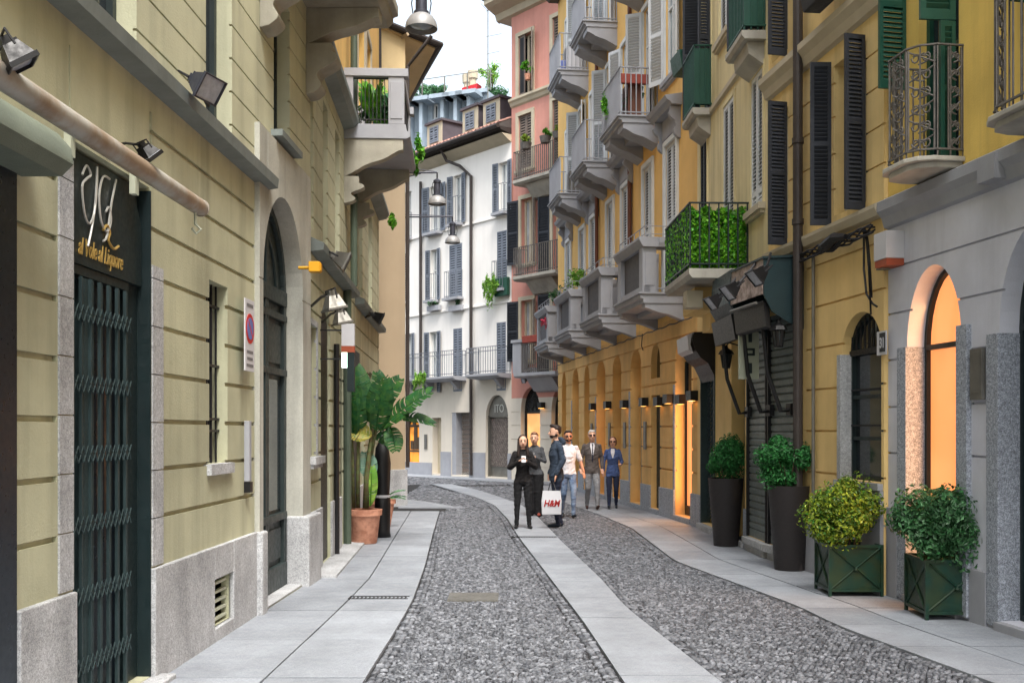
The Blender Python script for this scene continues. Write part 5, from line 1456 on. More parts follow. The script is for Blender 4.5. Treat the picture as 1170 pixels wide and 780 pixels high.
# banana plants
def leafblade(q, A, B, w, droop, up, rnd, slits=9, fold=.18, tilt=None):
    """blade from A to B, width w, ragged along its lateral veins"""
    A, B = Vector(A), Vector(B); d = B-A; L_ = d.length; dn = d.normalized(); up = Vector(up); s = dn.cross(up).normalized(); n = s.cross(dn)
    N_ = slits*2
    def mid(t): return A+d*t+n*(4*droop*t*(1-t))*L_
    def hw(t): return w*.5*(math.sin(math.pi*min(1, max(.0, t*.92+.06)))**.55)
    for side in (1, -1):
        t = .02
        while t < .97:
            dt = rnd.uniform(.04, .12); te = min(.985, t+dt); gap = rnd.choice([0, 0, .004, .012, .02])
            dr = rnd.uniform(-.25, .1)
            pts = []
            for tt in (t, te-gap):
                m = mid(tt); h = hw(tt)
                for k in (0, .35, .7, 1.0):
                    pts.append(m+s*side*h*k+dn*L_*.07*k*k+n*(fold*h*math.sin(k*2.2)+dr*h*k*k*.6))
            q.raw(pts, [(0,1,5,4),(1,2,6,5),(2,3,7,6)]); t = te
    return [tuple(mid(i/8)) for i in range(9)]
Yb = 16.2
r = empty('banana_plant', (-2.28, 16.2, 0.02), 'big leafed banana plant in a terracotta pot on the left pavement', 'potted plant')
q = MB(); c = (-2.28, 16.2, 0.02); q.lathe(c, [(.185, 0), (.20, .02), (.245, .42), (.25, .43), (.275, .435), (.28, .52), (.25, .525), (.235, .45), (.0, .45)], 28); q.build('pot', M['terra'], r, auto=35)
q = MB(); q.lathe(c, [(.238, .455), (.001, .47)], 20, cap=False); q.build('soil', M['soil'], r)
q = MB()
def P_(px, py, Y=16.2): return tuple(at(px, py, Y))
for pts, rr in (([(409,580),(409,530),(410,480),(409,440)], (.035,.03,.02,.01)), ([(418,580),(419,545),(424,500),(430,470)], (.05,.045,.03,.012)), ([(404,580),(403,520),(401,470)], (.03,.022,.01)), ([(424,520),(430,490),(440,470)], (.03,.02,.012)), ([(424,500),(427,480),(440,487)], (.02,.015,.01))):
    q.tube([P_(*p) for p in pts], list(rr), 8)
q.build('stem', M['stem'], r, smooth=True)
lf = [((410,492),(404,418), .52, .05, (.2,-1,.1), 'banana'), ((404,500),(398,428), .36, .05, (-.3,-1,.2), 'banana'), ((430,492),(438,430), .42, .05, (.1,-1,.1), 'banana'),
      ((436,490),(494,447), .50, .06, (0,-.5,.8), 'banana'), ((441,478),(497,486), .22, .14, (0,-.7,.7), 'banana'), ((424,476),(444,506), .30, .05, (.2,-1,.2), 'banana'),
      ((425,498),(396,490), .34, .04, (0,-.9,.5), 'bananay'), ((424,548),(417,516), .30, .03, (.1,-1,.2), 'bananap'), ((423,578),(425,532), .20, .05, (.2,-1,.1), 'hangleaf'),
      ((428,484),(416,436), .40, .06, (-.4,-.8,.4), 'banana'), ((446,486),(452,516), .30, .05, (.3,-1,.2), 'banana'), ((440,470),(430,424),.3,.05,(.5,-1,0),'banana'), ((418,470),(396,452),.4,.1,(0,-.7,.6),'banana'), ((432,470),(458,432),.34,.08,(0,-.9,.5),'banana')]
for A_, B_, w_, dr, up, m_ in lf:
    q = MB(); dy = rnd.uniform(-.15, .15)
    ms = leafblade(q, P_(*A_, Y=16.2+dy), P_(*B_, Y=16.2+dy+rnd.uniform(-.2, .1)), w_, dr, up, rnd); q.tube(ms, [.012]*5+[.008]*2+[.004]*2, 5)
    q.build('leaf', M[m_], r, recalc=False)
r = empty('terracotta_pot', (-2.36, 18.9, .02), 'smaller terracotta pot half hidden behind the wrapped trunk', 'potted plant')
q = MB(); q.lathe((-2.36, 18.9, .02), [(.17, 0), (.24, .42), (.27, .43), (.27, .5), (.24, .5), (.22, .44), (0, .44)], 24); q.build('pot', M['terra'], r, auto=35)
q = MB(); 
for i in range(5):
    a = rnd.uniform(-.6, 1.4); b = Vector((-2.36, 18.9, .45)); e = b+Vector((math.cos(a)*.45, -math.sin(a)*.2, rnd.uniform(.0, .3))); leafblade(q, b, e, .09, .15, (0, -.3, 1), rnd, 4)
q.build('foliage', M['leafd'], r, recalc=False)
r = empty('wrapped_trunk', (-2.12, 17.15, .02), 'palm trunk wrapped in black cloth and tied with a pale band', 'wrapped trunk')
q = MB(); prof = [(.15, 0), (.14, .1), (.125, .5), (.13, .62), (.115, .66), (.12, .72), (.14, .9), (.13, 1.2), (.11, 1.45), (.05, 1.55), (.03, 1.8)]
q.lathe((-2.12, 17.15, .02), prof, 14, phase=.2)
q.v = [v+Vector((math.sin(v.z*9+v.x*30)*.012, math.cos(v.z*7)*.01, 0)) for v in q.v]; q.build('cloth', M['black'], r, smooth=True)
q = MB(); q.lathe((-2.12, 17.15, .66), [(.128, 0), (.132, .01), (.132, .035), (.128, .045)], 14); q.build('band', M['signw'], r)
# balcony plants on the left stone balcony
q = MB(); p = FL2.P(16.6, .45, 6.8)
leaves(q, rnd, p.x, p.y, p.z-.05, .36, .5, .42, 900, .12, .2, 8); o = thing_mesh('balcony_shrub', 'dense green shrub behind the balustrade of the left stone balcony', 'plant', q, M['leafd'], recalc=False); recenter(o)
q = MB()
for i in range(9):
    a = rnd.uniform(0, 6.28); b = FL2.P(16.4, .55, 6.5); e = b+Vector((math.cos(a)*.35, math.sin(a)*.35, rnd.uniform(.45, .75))); leafblade(q, b, e, .2, .12, (math.sin(a), -1, .3), rnd, 4)
o = thing_mesh('balcony_palm', 'broad bright leaves rising above the shrub on the left balcony', 'plant', q, M['ivy'], recalc=False); recenter(o)
q = MB(); p = FL2.P(17.9, 1.02, 6.4); leaves(q, rnd, p.x, p.y, p.z, .12, .4, .4, 350, .1, .2, 6); o = thing_mesh('trailing_plant', 'plant spilling over the far corner of the left stone balcony', 'plant', q, M['ivy'], recalc=False); recenter(o)
q = MB(); p = FL2.P(19.4, .5, 5.6); leaves(q, rnd, p.x, p.y, p.z, .14, .25, .3, 200, .1, .2, 5); o = thing_mesh('hanging_plant', 'small green plant hanging under the far end of the left balcony', 'plant', q, M['ivy'], recalc=False); recenter(o)
# ---- right hand planters
def shrub_in(root, cx, cy, z0, rx, ry, rz, n, size, mt, lumps=9, lump=.46):
    q = MB(); leaves(q, rnd, cx, cy, z0, rx, ry, rz, n, size, .35, lumps, lump=lump); q.build('foliage', mt, root, recalc=False)
    q = MB()
    for i in range(12):
        a = rnd.uniform(0, 6.28); b = Vector((cx+math.cos(a)*.04, cy+math.sin(a)*.04, z0-rz*1.15)); e = Vector((cx+math.cos(a)*rx*.6, cy+math.sin(a)*ry*.6, z0+rnd.uniform(-.3, .5)*rz)); q.tube([tuple(b), tuple(b.lerp(e, .5)+Vector((0, 0, .05))), tuple(e)], [.012, .008, .004], 5)
    q.build('branches', M['bark'], root)
def tall_planter(x, y, rt, rb, h, label, seed):
    r = empty('tall_planter', (x, y, .02), label, 'planter', 'tall round black planters')
    q = MB(); q.lathe((x, y, .02), [(rb*.97, 0), (rb, .01), (rt, h-.02), (rt*1.02, h), (rt*.93, h), (rt*.9, h-.06), (.001, h-.07)], 36); q.build('pot', M['plant'], r, auto=35)
    q = MB(); q.lathe((x, y, .02), [(rt*.91, h-.055), (.01, h-.045)], 20, cap=False); q.build('soil', M['soil'], r)
    return r
r = tall_planter(3.23, 15.85, .262, .185, 1.02, 'tall black planter with a boxwood, farther of the two, before the dark doorway', 1)
shrub_in(r, 3.23, 15.85, 1.33, .42, .42, .40, 7500, .05, M['leaf'], 16)
r = tall_planter(3.47, 13.12, .265, .19, 1.05, 'tall black planter with a dense boxwood, nearer one, by the drainpipe', 2)
shrub_in(r, 3.45, 13.12, 1.36, .44, .44, .42, 8500, .05, M['leaf'], 16)
def box_planter(x, y, w, h, rz, label):
    r = empty('box_planter', (x, y, .02), label, 'planter', 'square green box planters'); c, s = math.cos(rz), math.sin(rz)
    T = lambda a, b, z: Vector((x+a*c-b*s, y+a*s+b*c, .02+z)); k = w/2
    q = MB(T); q.box(-k+.025, k-.025, -k+.02, -k+.03, .06, h-.02); q.box(-k+.025, k-.025, k-.03, k-.02, .06, h-.02); q.box(-k+.02, -k+.03, -k+.03, k-.03, .06, h-.02); q.box(k-.03, k-.02, -k+.03, k-.03, .06, h-.02); q.box(-k+.03, k-.03, -k+.03, k-.03, .06, .08)
    q.build('panel', M['boxg'], r)
    q = MB(T); t = .03
    for a in (-k, k-t):
        for b in (-k, k-t): q.box(a, a+t, b, b+t, 0, h)
    for z in (.05, h-t):
        for b in (-k, k-t): q.box(-k+t, k-t, b+.003, b+t-.003, z, z+t)
        for a in (-k, k-t): q.box(a+.003, a+t-.003, -k+t, k-t, z, z+t)
    for b in (-k+.012, k-.012):
        q.tube([(-k+t, b, .08), (k-t, b, h-t)], .011, 4); q.tube([(-k+t, b, h-t), (k-t, b, .08)], .011, 4)
    for a in (-k+.012, k-.012):
        q.tube([(a, -k+t, .08), (a, k-t, h-t)], .011, 4); q.tube([(a, -k+t, h-t), (a, k-t, .08)], .011, 4)
    q.lathe((0, -k+.006, h*.52), [(.0, -.03), (.03, 0), (0, .03)], 8, cap=False)
    q.build('frame', M['boxg'], r)
    q = MB(T); q.box(-k+.031, k-.031, -k+.031, k-.031, h-.1, h-.06); q.build('soil', M['soil'], r)
    return r
r = box_planter(3.60, 11.25, .57, .54, R(-1), 'green metal box planter with a yellow-green shrub')
shrub_in(r, 3.56, 11.2, .86, .50, .48, .48, 14000, .046, M['leafy'], 22)
r = box_planter(4.08, 9.88, .58, .55, R(-2), 'green metal box planter with a dark laurel shrub, nearest the camera')
shrub_in(r, 4.04, 9.8, .87, .55, .50, .50, 13000, .056, M['leafd'], 24)
# ---- right wall fittings
F = FB
def hood(name, root_label, F, a, b, n, z0, z1, front):
    r = empty(name, F.P((a+b)/2, 0, z0), root_label, 'awning')
    q = MB(F.P); q.prism([(0, z1), (n, z1-.04), (n, z1-.5), (n*.8, z0+.22), (n*.45, z0+.1), (.0, z0)], a, a+.03, 'a'); q.prism([(0, z1), (n, z1-.04), (n, z1-.5), (n*.8, z0+.22), (n*.45, z0+.1), (.0, z0)], b-.03, b, 'a')
    q.prism([(0, z1+.001), (n+.02, z1-.035), (n+.02, z1-.06), (0, z1-.03)], a-.02, b+.02, 'a'); q.build('hood', M['hood'], r)
    q = MB(F.P); q.prism([(n-.02, z1-.06), (n, z1-.06), (n+.02, z1-.5), (n, z1-.5)], a+.03, b-.03, 'a'); q.build('front_panel', front, r)
    return r
r = hood('awning_box', 'dark teal awning box over the two roller shutters', FB, 13.12, 14.32, .52, 3.02, 3.95, M['pinkbox'])
q = MB(FA.P); q.prism([(0, 3.99), (.5, 3.95), (.54, 3.5), (.42, 3.3), (.0, 3.2)], 14.33, 15.5, 'a'); q.build('far_box', M['hood'], r)
q = MB(FB.P); q.prism([(.42, 3.36), (.5, 3.38), (.46, 3.06), (.4, 3.03)], 13.2, 14.3, 'a'); q.build('valance', M['black'], r)
q = MB(FA.P); q.prism([(.4, 3.34), (.5, 3.34), (.44, 3.0), (.38, 3.0)], 14.35, 15.6, 'a'); q.build('valance', M['black'], r)
q = MB(FB.P); q.tube([(14.25, .55, 3.36), (13.3, .55, 3.36)], .02, 6); q.build('front_bar', M['metal'], r)
for FF, u in ((FB, 13.45), (FB, 14.15), (FA, 15.25)):
    q = MB(FF.P); q.tube([(u, .42, 3.2), (u+.02, .34, 2.5), (u+.02, .16, 2.0), (u+.02, .04, 2.02)], .028, 8); q.box(u-.05, u+.1, .0, .06, 1.95, 2.1); q.build('arm', M['black'], r)
r = empty('curved_hood', FA.P(18.3, 0, 3.0), 'black curved awning hood with a white front over the lattice gate', 'awning')
q = MB(FA.P); pr = [(.0, 3.42), (.36, 3.40), (.39, 3.3), (.34, 3.12), (.25, 2.98), (.12, 2.88), (.03, 2.7), (0, 2.6)]
q.prism(pr, 17.6, 18.8, 'a'); q.build('hood', M['black'], r)
q = MB(FA.P); q.prism([(.37, 3.40), (.45, 3.36), (.43, 3.12), (.35, 3.06), (.40, 3.2)], 17.7, 18.7, 'a'); q.build('front_panel', M['signw'], r)
G2 = 'black finned floodlights around the awning box'
for (x, y, n, s, lb) in ((812, 347, .85, .26, 'lowest floodlight, left of the teal awning box'), (831, 335, .8, .28, 'middle floodlight, in front of the pink panel'), (862, 318, .62, .28, 'highest floodlight, at the corner of the teal awning box')):
    p = onwall(FA, x, y, n); floodlight(p, (-.9, -.1, -.75), s, lb, G2, FA.P(p.y+.1, .4, 3.9), name='finned_floodlight')
u, z = FA.p(799, 335, .7); q = MB(FA.P); q.box(17.0, 17.9, .1, .4, 3.62, 3.92) if 0 else q.box(15.95, 16.25, .55, .8, 3.62, 3.88); q.box(16.0, 16.2, .8, .81, 3.66, 3.84)
o = thing_mesh('junction_box', 'pale plastic box fixed under the ivy balcony slab', 'junction box', q, M['cream'], bevel=.008); recenter(o)
def lantern(F, u, z, label):
    r = empty('wall_lantern', F.P(u, 0, z-.1), label, 'wall lantern', 'black wall lanterns by the roller shutters')
    p = F.P(u, .3, z); q = MB(); q.lathe((p.x, p.y, p.z-.18), [(.05, 0), (.06, .01), (.09, .2), (.12, .21), (.09, .26), (.03, .3), (.02, .34)], 6); q.build('body', M['black'], r)
    q = MB(); q.lathe((p.x, p.y, p.z-.16), [(.056, 0), (.083, .17)], 6, phase=.5); q.build('glass', M['glass'], r)
    q = MB(F.P); q.tube([(u, 0, z+.02), (u, .12, z+.16), (u, .26, z+.2), (u, .3, z+.15)], .012, 6); q.box(u-.03, u+.03, 0, .02, z-.08, z+.12); q.build('arm', M['iron'], r)
lantern(FB, 13.2, 2.98, 'black wall lantern next to the brown drainpipe'); lantern(FA, 15.5, 2.85, 'black wall lantern left of the roller shutters, partly shaded')
r = empty('bar_sign', FA.P(14.5, 0, 2.4), 'narrow pale green vertical sign hanging between the roller shutters', 'sign')
u = 14.33; q = MB(FB.P); q.box(u-.04, u+.0, .14, .42, 2.45, 3.25); q.build('plate', M['olive_pale'], r)
q = MB(FB.P)
for z, ty in ((3.02, 0), (2.82, 1), (2.6, 2)):
    if ty != 1: q.box(u-.05, u-.041, .24, .29, z-.07, z+.07)
    else: q.box(u-.05, u-.041, .2, .33, z-.05, z-.02); q.box(u-.05, u-.041, .2, .33, z+.02, z+.05); q.box(u-.05, u-.041, .2, .23, z-.05, z+.05)
q.build('letters', M['dkdoor'], r)
# house number, cables, boxes
F = FB
u, z = F.p(1008, 391, .03); r = empty('house_number', F.P(u, 0, z-.12), 'small dark house number plate reading 31', 'sign')
q = MB(F.P); q.box(u-.07, u+.13, .01, .025, z-.13, z+.12); q.build('backing', M['signw'], r); q = MB(F.P); q.box(u-.055, u+.06, .026, .032, z-.10, z+.10); q.build('plate', M['blackst'], r)
textmesh('31', .15, M['signw'], 'number', onF(F, u+.0, z-.055, .034, -1), r, sx=.72, extrude=.002, bold=.003)
q = MB(F.P)
u, z = F.p(968, 272, .12)
for k in range(7):
    pts = []
    for i in range(14):
        t = i/13; uu = 13.0-(13.0-11.1)*t; pts.append((uu, .10+.025*math.sin(k*2+i), 3.88+.05*math.sin(i*.8+k)+(.06*math.sin(k*3.1))*(1 if 3 < i < 10 else .2)))
    q.tube(pts, .012, 5)
q.tube([(12.35, .13, 3.9), (12.1, .16, 3.88), (11.9, .16, 3.93), (11.65, .14, 3.9)], [.03, .07, .06, .03], 8)
for k in range(2): q.tube([(11.34-.16*math.sin(math.pi*(i/16)), .07+.01*k, 3.92-(.42+.1*k)*(1-math.cos(2*math.pi*i/16))*.9) for i in range(4, 17)]+[(11.34, .07+.01*k, 3.95)], .011, 5)
q.tube([(11.38, .06, 3.92), (11.36, .07, 3.5), (11.30, .07, 3.22), (11.18, .06, 3.1), (11.1, .05, 3.06)], .012, 6)
o = thing_mesh('cable_bundle', 'black bundle of sagging cables under the ledge', 'cables', q, M['iron']); recenter(o)
q = MB(FA.P); q.tube([(19.0, .04, 3.6), (18.0, .04, 3.95)], .01, 4)
F = FG; u, z = F.p(1019, 285, .15)
r = empty('meter_box', F.P(10.85, 0, z-.15), 'white wall box with an orange base at the building joint', 'electrical box')
q = MB(F.P); q.box(10.72, 10.98, .0, .2, z-.08, z+.20); q.build('case', M['signw'], r, bevel=.006); q = MB(F.P); q.box(10.73, 10.97, .0, .19, z-.15, z-.082); q.build('base', M['orangep'], r)
u, z = FB.p(1004, 297, .1); q = MB(FB.P); q.box(u-.06, u+.06, 0, .1, z-.1, z+.12); o = thing_mesh('small_electrical_box', 'small grey box hung left of the white wall box', 'electrical box', q, M['metal'], bevel=.004); recenter(o)
u1, z1 = F.p(1111, 399, .02); u2, z2 = F.p(1126, 456, .02); q = MB(F.P); q.box(u2+.02, u1, .005, .045, z2, z1); q.box(u2+.04, u1-.02, .046, .05, z2+.06, z1-.03); o = thing_mesh('metal_notice_case', 'flat grey metal case between the two granite framed arches', 'notice case', q, M['metal'], bevel=.004); recenter(o)
# small planters and pots on far balconies
def pot_plant(name, label, F, u, n, z, rx, rz, cnt, size, mt, potm=None, group=None, pot=(.14, .2), cat='potted plant'):
    p = F.P(u, n, z); r = empty(name, p, label, cat, group)
    q = MB(); q.lathe(tuple(p), [(pot[0]*.75, 0), (pot[0], pot[1]), (pot[0]*.9, pot[1]), (.001, pot[1]*.9)], 12); q.build('pot', potm or M['terra'], r)
    q = MB(); leaves(q, rnd, p.x, p.y, p.z+pot[1]+rz*.7, rx, rx, rz, cnt, size, .2, 6); q.build('foliage', mt, r, recalc=False)
    return r
g = 'flower pots on the pink house balcony'
for x, w_, lb, mt in ((601, .34, 'flower pot with pale yellow blooms at the left rail end', 'leafy'), (623, .26, 'flower pot with trailing green in the middle of the rail', 'ivy'), (638, .27, 'flower pot with yellow-green leaves at the right rail end', 'leafy')):
    u, z = FW.p(x, 181, .66); pot_plant('flower_pot', lb, FW, u, .66, 10.95+.35, w_, .2, 260, .10, M[mt], M['rustiron'], g, (.2, .22))
u, z = FW.p(600, 84, .3); pot_plant('window_pot', 'pot with a bright green plant on the top pink window sill', FW, FW.u(602, .2), .15, FW.p(600, 92, .2)[1], .3, .35, 300, .1, M['ivy'], None, None, (.13, .2))
a, b = FW.u(619, .7), FW.u(600, .7); q = MB(FW.P); q.box(a, b, .62, .84, 4.72, 4.95); o = thing_mesh('red_planter_box', 'empty brick red planter box on the lowest pink house balcony', 'planter', q, M['redbox'], bevel=.01); recenter(o)
def hanging(label, F, u, n, ztop, zbot, w, mt, name='hanging_plant'):
    q = MB(); k = 9
    for i in range(k):
        uu = u+(i/(k-1)-.5)*w/F.L; p = F.P(uu, n, 0); zb = zbot+rnd.uniform(0, .35)*(ztop-zbot); leaves(q, rnd, p.x, p.y, (ztop+zb)/2, .12, .12, (ztop-zb)/2, 130, .11, .1, 5, lump=.5)
    o = thing_mesh(name, label, 'plant', q, mt, recalc=False, group='trailing plants on the white house'); recenter(o)
u, zt = FW.p(560, 309, .3); _, zb = FW.p(560, 357, .3); hanging('long pale green trailing plant beside the closed right window', FW, u, .3, zt, zb, .65, M['hangleaf'])
u, zt = FW.p(479, 424, .66); _, zb = FW.p(479, 452, .66); hanging('pale green plant spilling over the long balcony rail', FW, u, .66, zt+.1, zb, .7, M['hangleaf'])
u, z = FW.p(573, 335, .15); q = MB(FW.P); q.box(u-.28, u+.28, .05, .2, z-.1, z+.55); o = thing_mesh('green_balcony_box', 'bottle green box inside the balconette by the trailing plant', 'planter', q, M['shutg'], bevel=.02); recenter(o)
for (x, lb) in ((496, 'grey planter with low green on the left balconette'), (521, 'grey planter with low green on the balconette of the closed window')):
    u, z = FW.p(x, 352, .12); p = FW.P(u, .12, z-.1); r = empty('balconette_planter', p, lb, 'planter', 'planters on the white house balconettes'); q = MB(FW.P); q.box(u-.3, u+.3, .04, .2, z-.1, z+.1); q.build('trough', M['gstone'], r); q = MB(); leaves(q, rnd, p.x, p.y, p.z+.3, .35, .3, .14, 140, .09, .1, 6); q.build('foliage', M['leafd'], r, recalc=False)
u, z0 = FW.p(486.5, 513, .02); _, z1 = FW.p(486.5, 496, .02); r = flat_sign(FW, u, z0, .16, z1-z0, 'small grey vertical shop plaque by the lit shop window', 'sign', 'shop_plaque'); r.children[0].data.materials[0] = M['metal']
q = MB(FW.P); c = (z0+z1)/2; disc(q, FW, u, c+.08, .05, .034, .038); q.box(u-.02, u+.02, .034, .038, c-.16, c-.0); q.build('emblem', M['text'], r)
u, z = FW.p(598, 435, .3); floodlight(FW.P(u, .3, z), (-.8, -.5, -.3), .22, 'small pale floodlight on the red ground floor of the pink house', None, FW.P(u, 0, z), name='spotlight', hm='metal')
u, z = FW.p(616, 466, .2); r = empty('wall_lamp', FW.P(u, 0, z-.1), 'small glowing lamp on the pier between the pink house arches', 'wall lamp'); q = MB(FW.P); q.box(u-.08, u+.08, .02, .2, z, z+.2); q.build('housing', M['black'], r); q = MB(FW.P); q.box(u-.06, u+.06, .05, .17, z-.012, z-.002); q.build('lamp', M['litw'], r)
F = FO
def blobplant(label, u, n, z, rx, rz, cnt, mt, size=.1, name='balcony_plant', cat='plant', FF=None):
    p = (FF or F).P(u, n, z); q = MB(); leaves(q, rnd, p.x, p.y, p.z, rx, rx*1.3, rz, cnt, size, .1, 7, lump=.5); o = thing_mesh(name, label, cat, q, mt, recalc=False); recenter(o)
blobplant('bushy green plant standing on the third stone balcony', 27.9, .45, 5.75, .42, .42, 420, M['hangleaf'])
blobplant('sprawling thin plant on the farthest stone balcony', 31.2, .4, 5.75, .5, .5, 300, M['leafd'])
blobplant('red flowers hanging on the farthest stone balcony', 31.0, .86, 4.9, .15, .25, 90, M['flower'], .08)
blobplant('small plant poking through the rail of the big iron balcony', 22.9, .86, 8.75, .14, .35, 160, M['ivy'], .09)
blobplant('plants inside the big iron balcony', 22.1, .45, 8.75, .3, .35, 260, M['leafd'], .09)
q = MB(F.P); q.box(21.76, 21.86, .2, .78, 8.92, 9.12); o = thing_mesh('red_planter_box', 'dark red planter box on the near side of the big iron balcony', 'planter', q, M['redbox'], bevel=.01); recenter(o)
q = MB(F.P); q.box(21.9, 22.4, .3, .6, 8.24, 9.0); o = thing_mesh('balcony_cabinet', 'brown cabinet standing on the big iron balcony', 'cabinet', q, M['copper'], bevel=.01); recenter(o)
q = MB(F.P); q.box(28.9, 29.5, .15, .6, 11.66, 12.3); q.box(28.88, 28.9, .2, .55, 11.72, 12.24); o = thing_mesh('air_conditioner', 'white air conditioning unit on the upper far iron balcony', 'air conditioner', q, M['signw'], bevel=.02); recenter(o)
q = MB(F.P); q.box(28.88, 28.98, .62, .78, 11.66, 11.9); o = thing_mesh('blue_tub', 'light blue tub beside the air conditioning unit', 'tub', q, M['signb'], bevel=.01); recenter(o)
q = MB(F.P); q.box(28.95, 29.4, .1, .5, 8.28, 8.9); q.box(28.93, 28.95, .2, .45, 8.34, 8.84); o = thing_mesh('air_conditioner', 'dark fronted air conditioner on the lower far iron balcony', 'air conditioner', q, M['metal'], bevel=.02); recenter(o)
u, z = F.p(776, 73, .25); r = empty('window_box', F.P(u, 0, z-.15), 'dark green flower box under the upper white window', 'planter'); q = MB(F.P); q.prism([(.05, z-.16), (.28, z-.16), (.34, z+.16), (.05, z+.16)], u-.3, u+.3, 'a'); q.build('trough', M['shutg'], r, bevel=.01); q = MB(); p = F.P(u, .2, z+.18); leaves(q, rnd, p.x, p.y, p.z, .2, .3, .08, 120, .06, .1, 6); q.build('foliage', M['leafd'], r, recalc=False)
u = 12.0; q = MB(FB.P); q.prism([(.15, 6.62), (.36, 6.62), (.42, 6.9), (.15, 6.9)], 11.5, 12.3, 'a'); o = thing_mesh('window_box', 'dark planter box on the yellow building ledge at the top edge', 'planter', q, M['shutd'], bevel=.01); recenter(o)
for i, (u, n) in enumerate(((28.35, .035), (26.2, .035), (24.6, .035), (22.75, .035))):
    q = MB(FO.P); q.box(u-.09, u+.09, .0, .03, 1.35, 1.95); o = thing_mesh('wall_case', ['narrow dark case on the pier behind the walking man', 'narrow display case between two slim arches', 'narrow glazed case right of the blue jacketed woman', 'narrow case on the widest pier'][i], 'display case', q, M['metal'], group='narrow cases on the ochre piers'); recenter(o)
# drain grates and manhole in the paving
for i, (x, y, w, h) in enumerate(((408, 684.5, .62, .05), (610, 614.6, .75, .06))):
    X, Y = gp(x+25 if i == 0 else x, y); q = MB()
    q.box(X-w/2, X+w/2, Y-.09, Y-.075, .0, .026); q.box(X-w/2, X+w/2, Y+.075, Y+.09, .0, .026)
    k = int(w/.04)
    for j in range(k): q.box(X-w/2+j*w/k, X-w/2+j*w/k+.018, Y-.075, Y+.075, .0, .0255)
    o = thing_mesh('drain_grate', ['iron drain grate across the left pavement', 'iron drain grate by the feet of the woman in black'][i], 'drain grate', q, M['iron']); recenter(o)
X, Y = gp(541, 683.5); q = MB(); q.box(X-.26, X+.26, Y-.26, Y+.26, .0, .024)
for j in range(7): q.box(X-.24+j*.07, X-.2+j*.07, Y-.24, Y+.24, .0241, .027)
o = thing_mesh('manhole_cover', 'square grey iron cover set in the left cobbles', 'manhole cover', q, M['metal']); recenter(o)
# ------------------------------------------------------------------ people
def lathe_between(p0, p1, r0, r1, seg=12, flat=1.0, side=None, caps=True):
    """round cone with rounded ends; flat squashes it along the direction normal to `side`"""
    p0, p1 = Vector(p0), Vector(p1); d = p1-p0; L_ = d.length; d = d/L_ if L_ > 1e-6 else Vector((0, 0, 1))
    u = Vector(side) if side is not None else (Vector((1, 0, 0)) if abs(d.x) < .9 else Vector((0, 1, 0)))
    u = (u-d*u.dot(d)).normalized(); v = d.cross(u)
    prof = []
    if caps: prof += [(-r0, .05), (-r0*.87, .5), (-r0*.5, .87)]
    prof += [(0, 1.0)]; pts = []; F = []
    stations = [(a, r0*k) for a, k in prof]+[(L_, r1)]
    if caps: stations += [(L_+r1*.5, r1*.87), (L_+r1*.87, r1*.5), (L_+r1, r1*.05)]
    for a, r in stations:
        for k in range(seg):
            t = 2*math.pi*k/seg; pts.append(p0+d*a+u*math.cos(t)*r+v*math.sin(t)*r*flat)
    n = len(stations)
    for i in range(n-1):
        for k in range(seg): F.append((i*seg+k, i*seg+(k+1) % seg, (i+1)*seg+(k+1) % seg, (i+1)*seg+k))
    F += [list(range(seg-1, -1, -1)), list(range((n-1)*seg, n*seg))]
    return pts, F
def loft(rings, seg=16):
    """rings (cx,cy,z,rx,ry)"""
    pts = []; F = []
    for cx, cy, z, rx, ry in rings:
        for k in range(seg):
            t = 2*math.pi*k/seg; pts.append(Vector((cx+rx*math.cos(t), cy+ry*math.sin(t), z)))
    n = len(rings)
    for i in range(n-1):
        for k in range(seg): F.append((i*seg+k, i*seg+(k+1) % seg, (i+1)*seg+(k+1) % seg, (i+1)*seg+k))
    F += [list(range(seg-1, -1, -1)), list(range((n-1)*seg, n*seg))]
    return pts, F
def best_arm_free(c, prims, hem, mi):
    """hem: height where the top ends; only faces on the trunk and thighs change"""
    z, half = hem; trunk = (np.abs(c[:, 0]) < half) & ((mi == 0) | (mi == 1)) & (c[:, 2] < z*1.45)
    w = z+.006*np.sin(c[:, 0]*40)
    mi[trunk & (c[:, 2] < w)] = 1; mi[trunk & (c[:, 2] >= w)] = 0
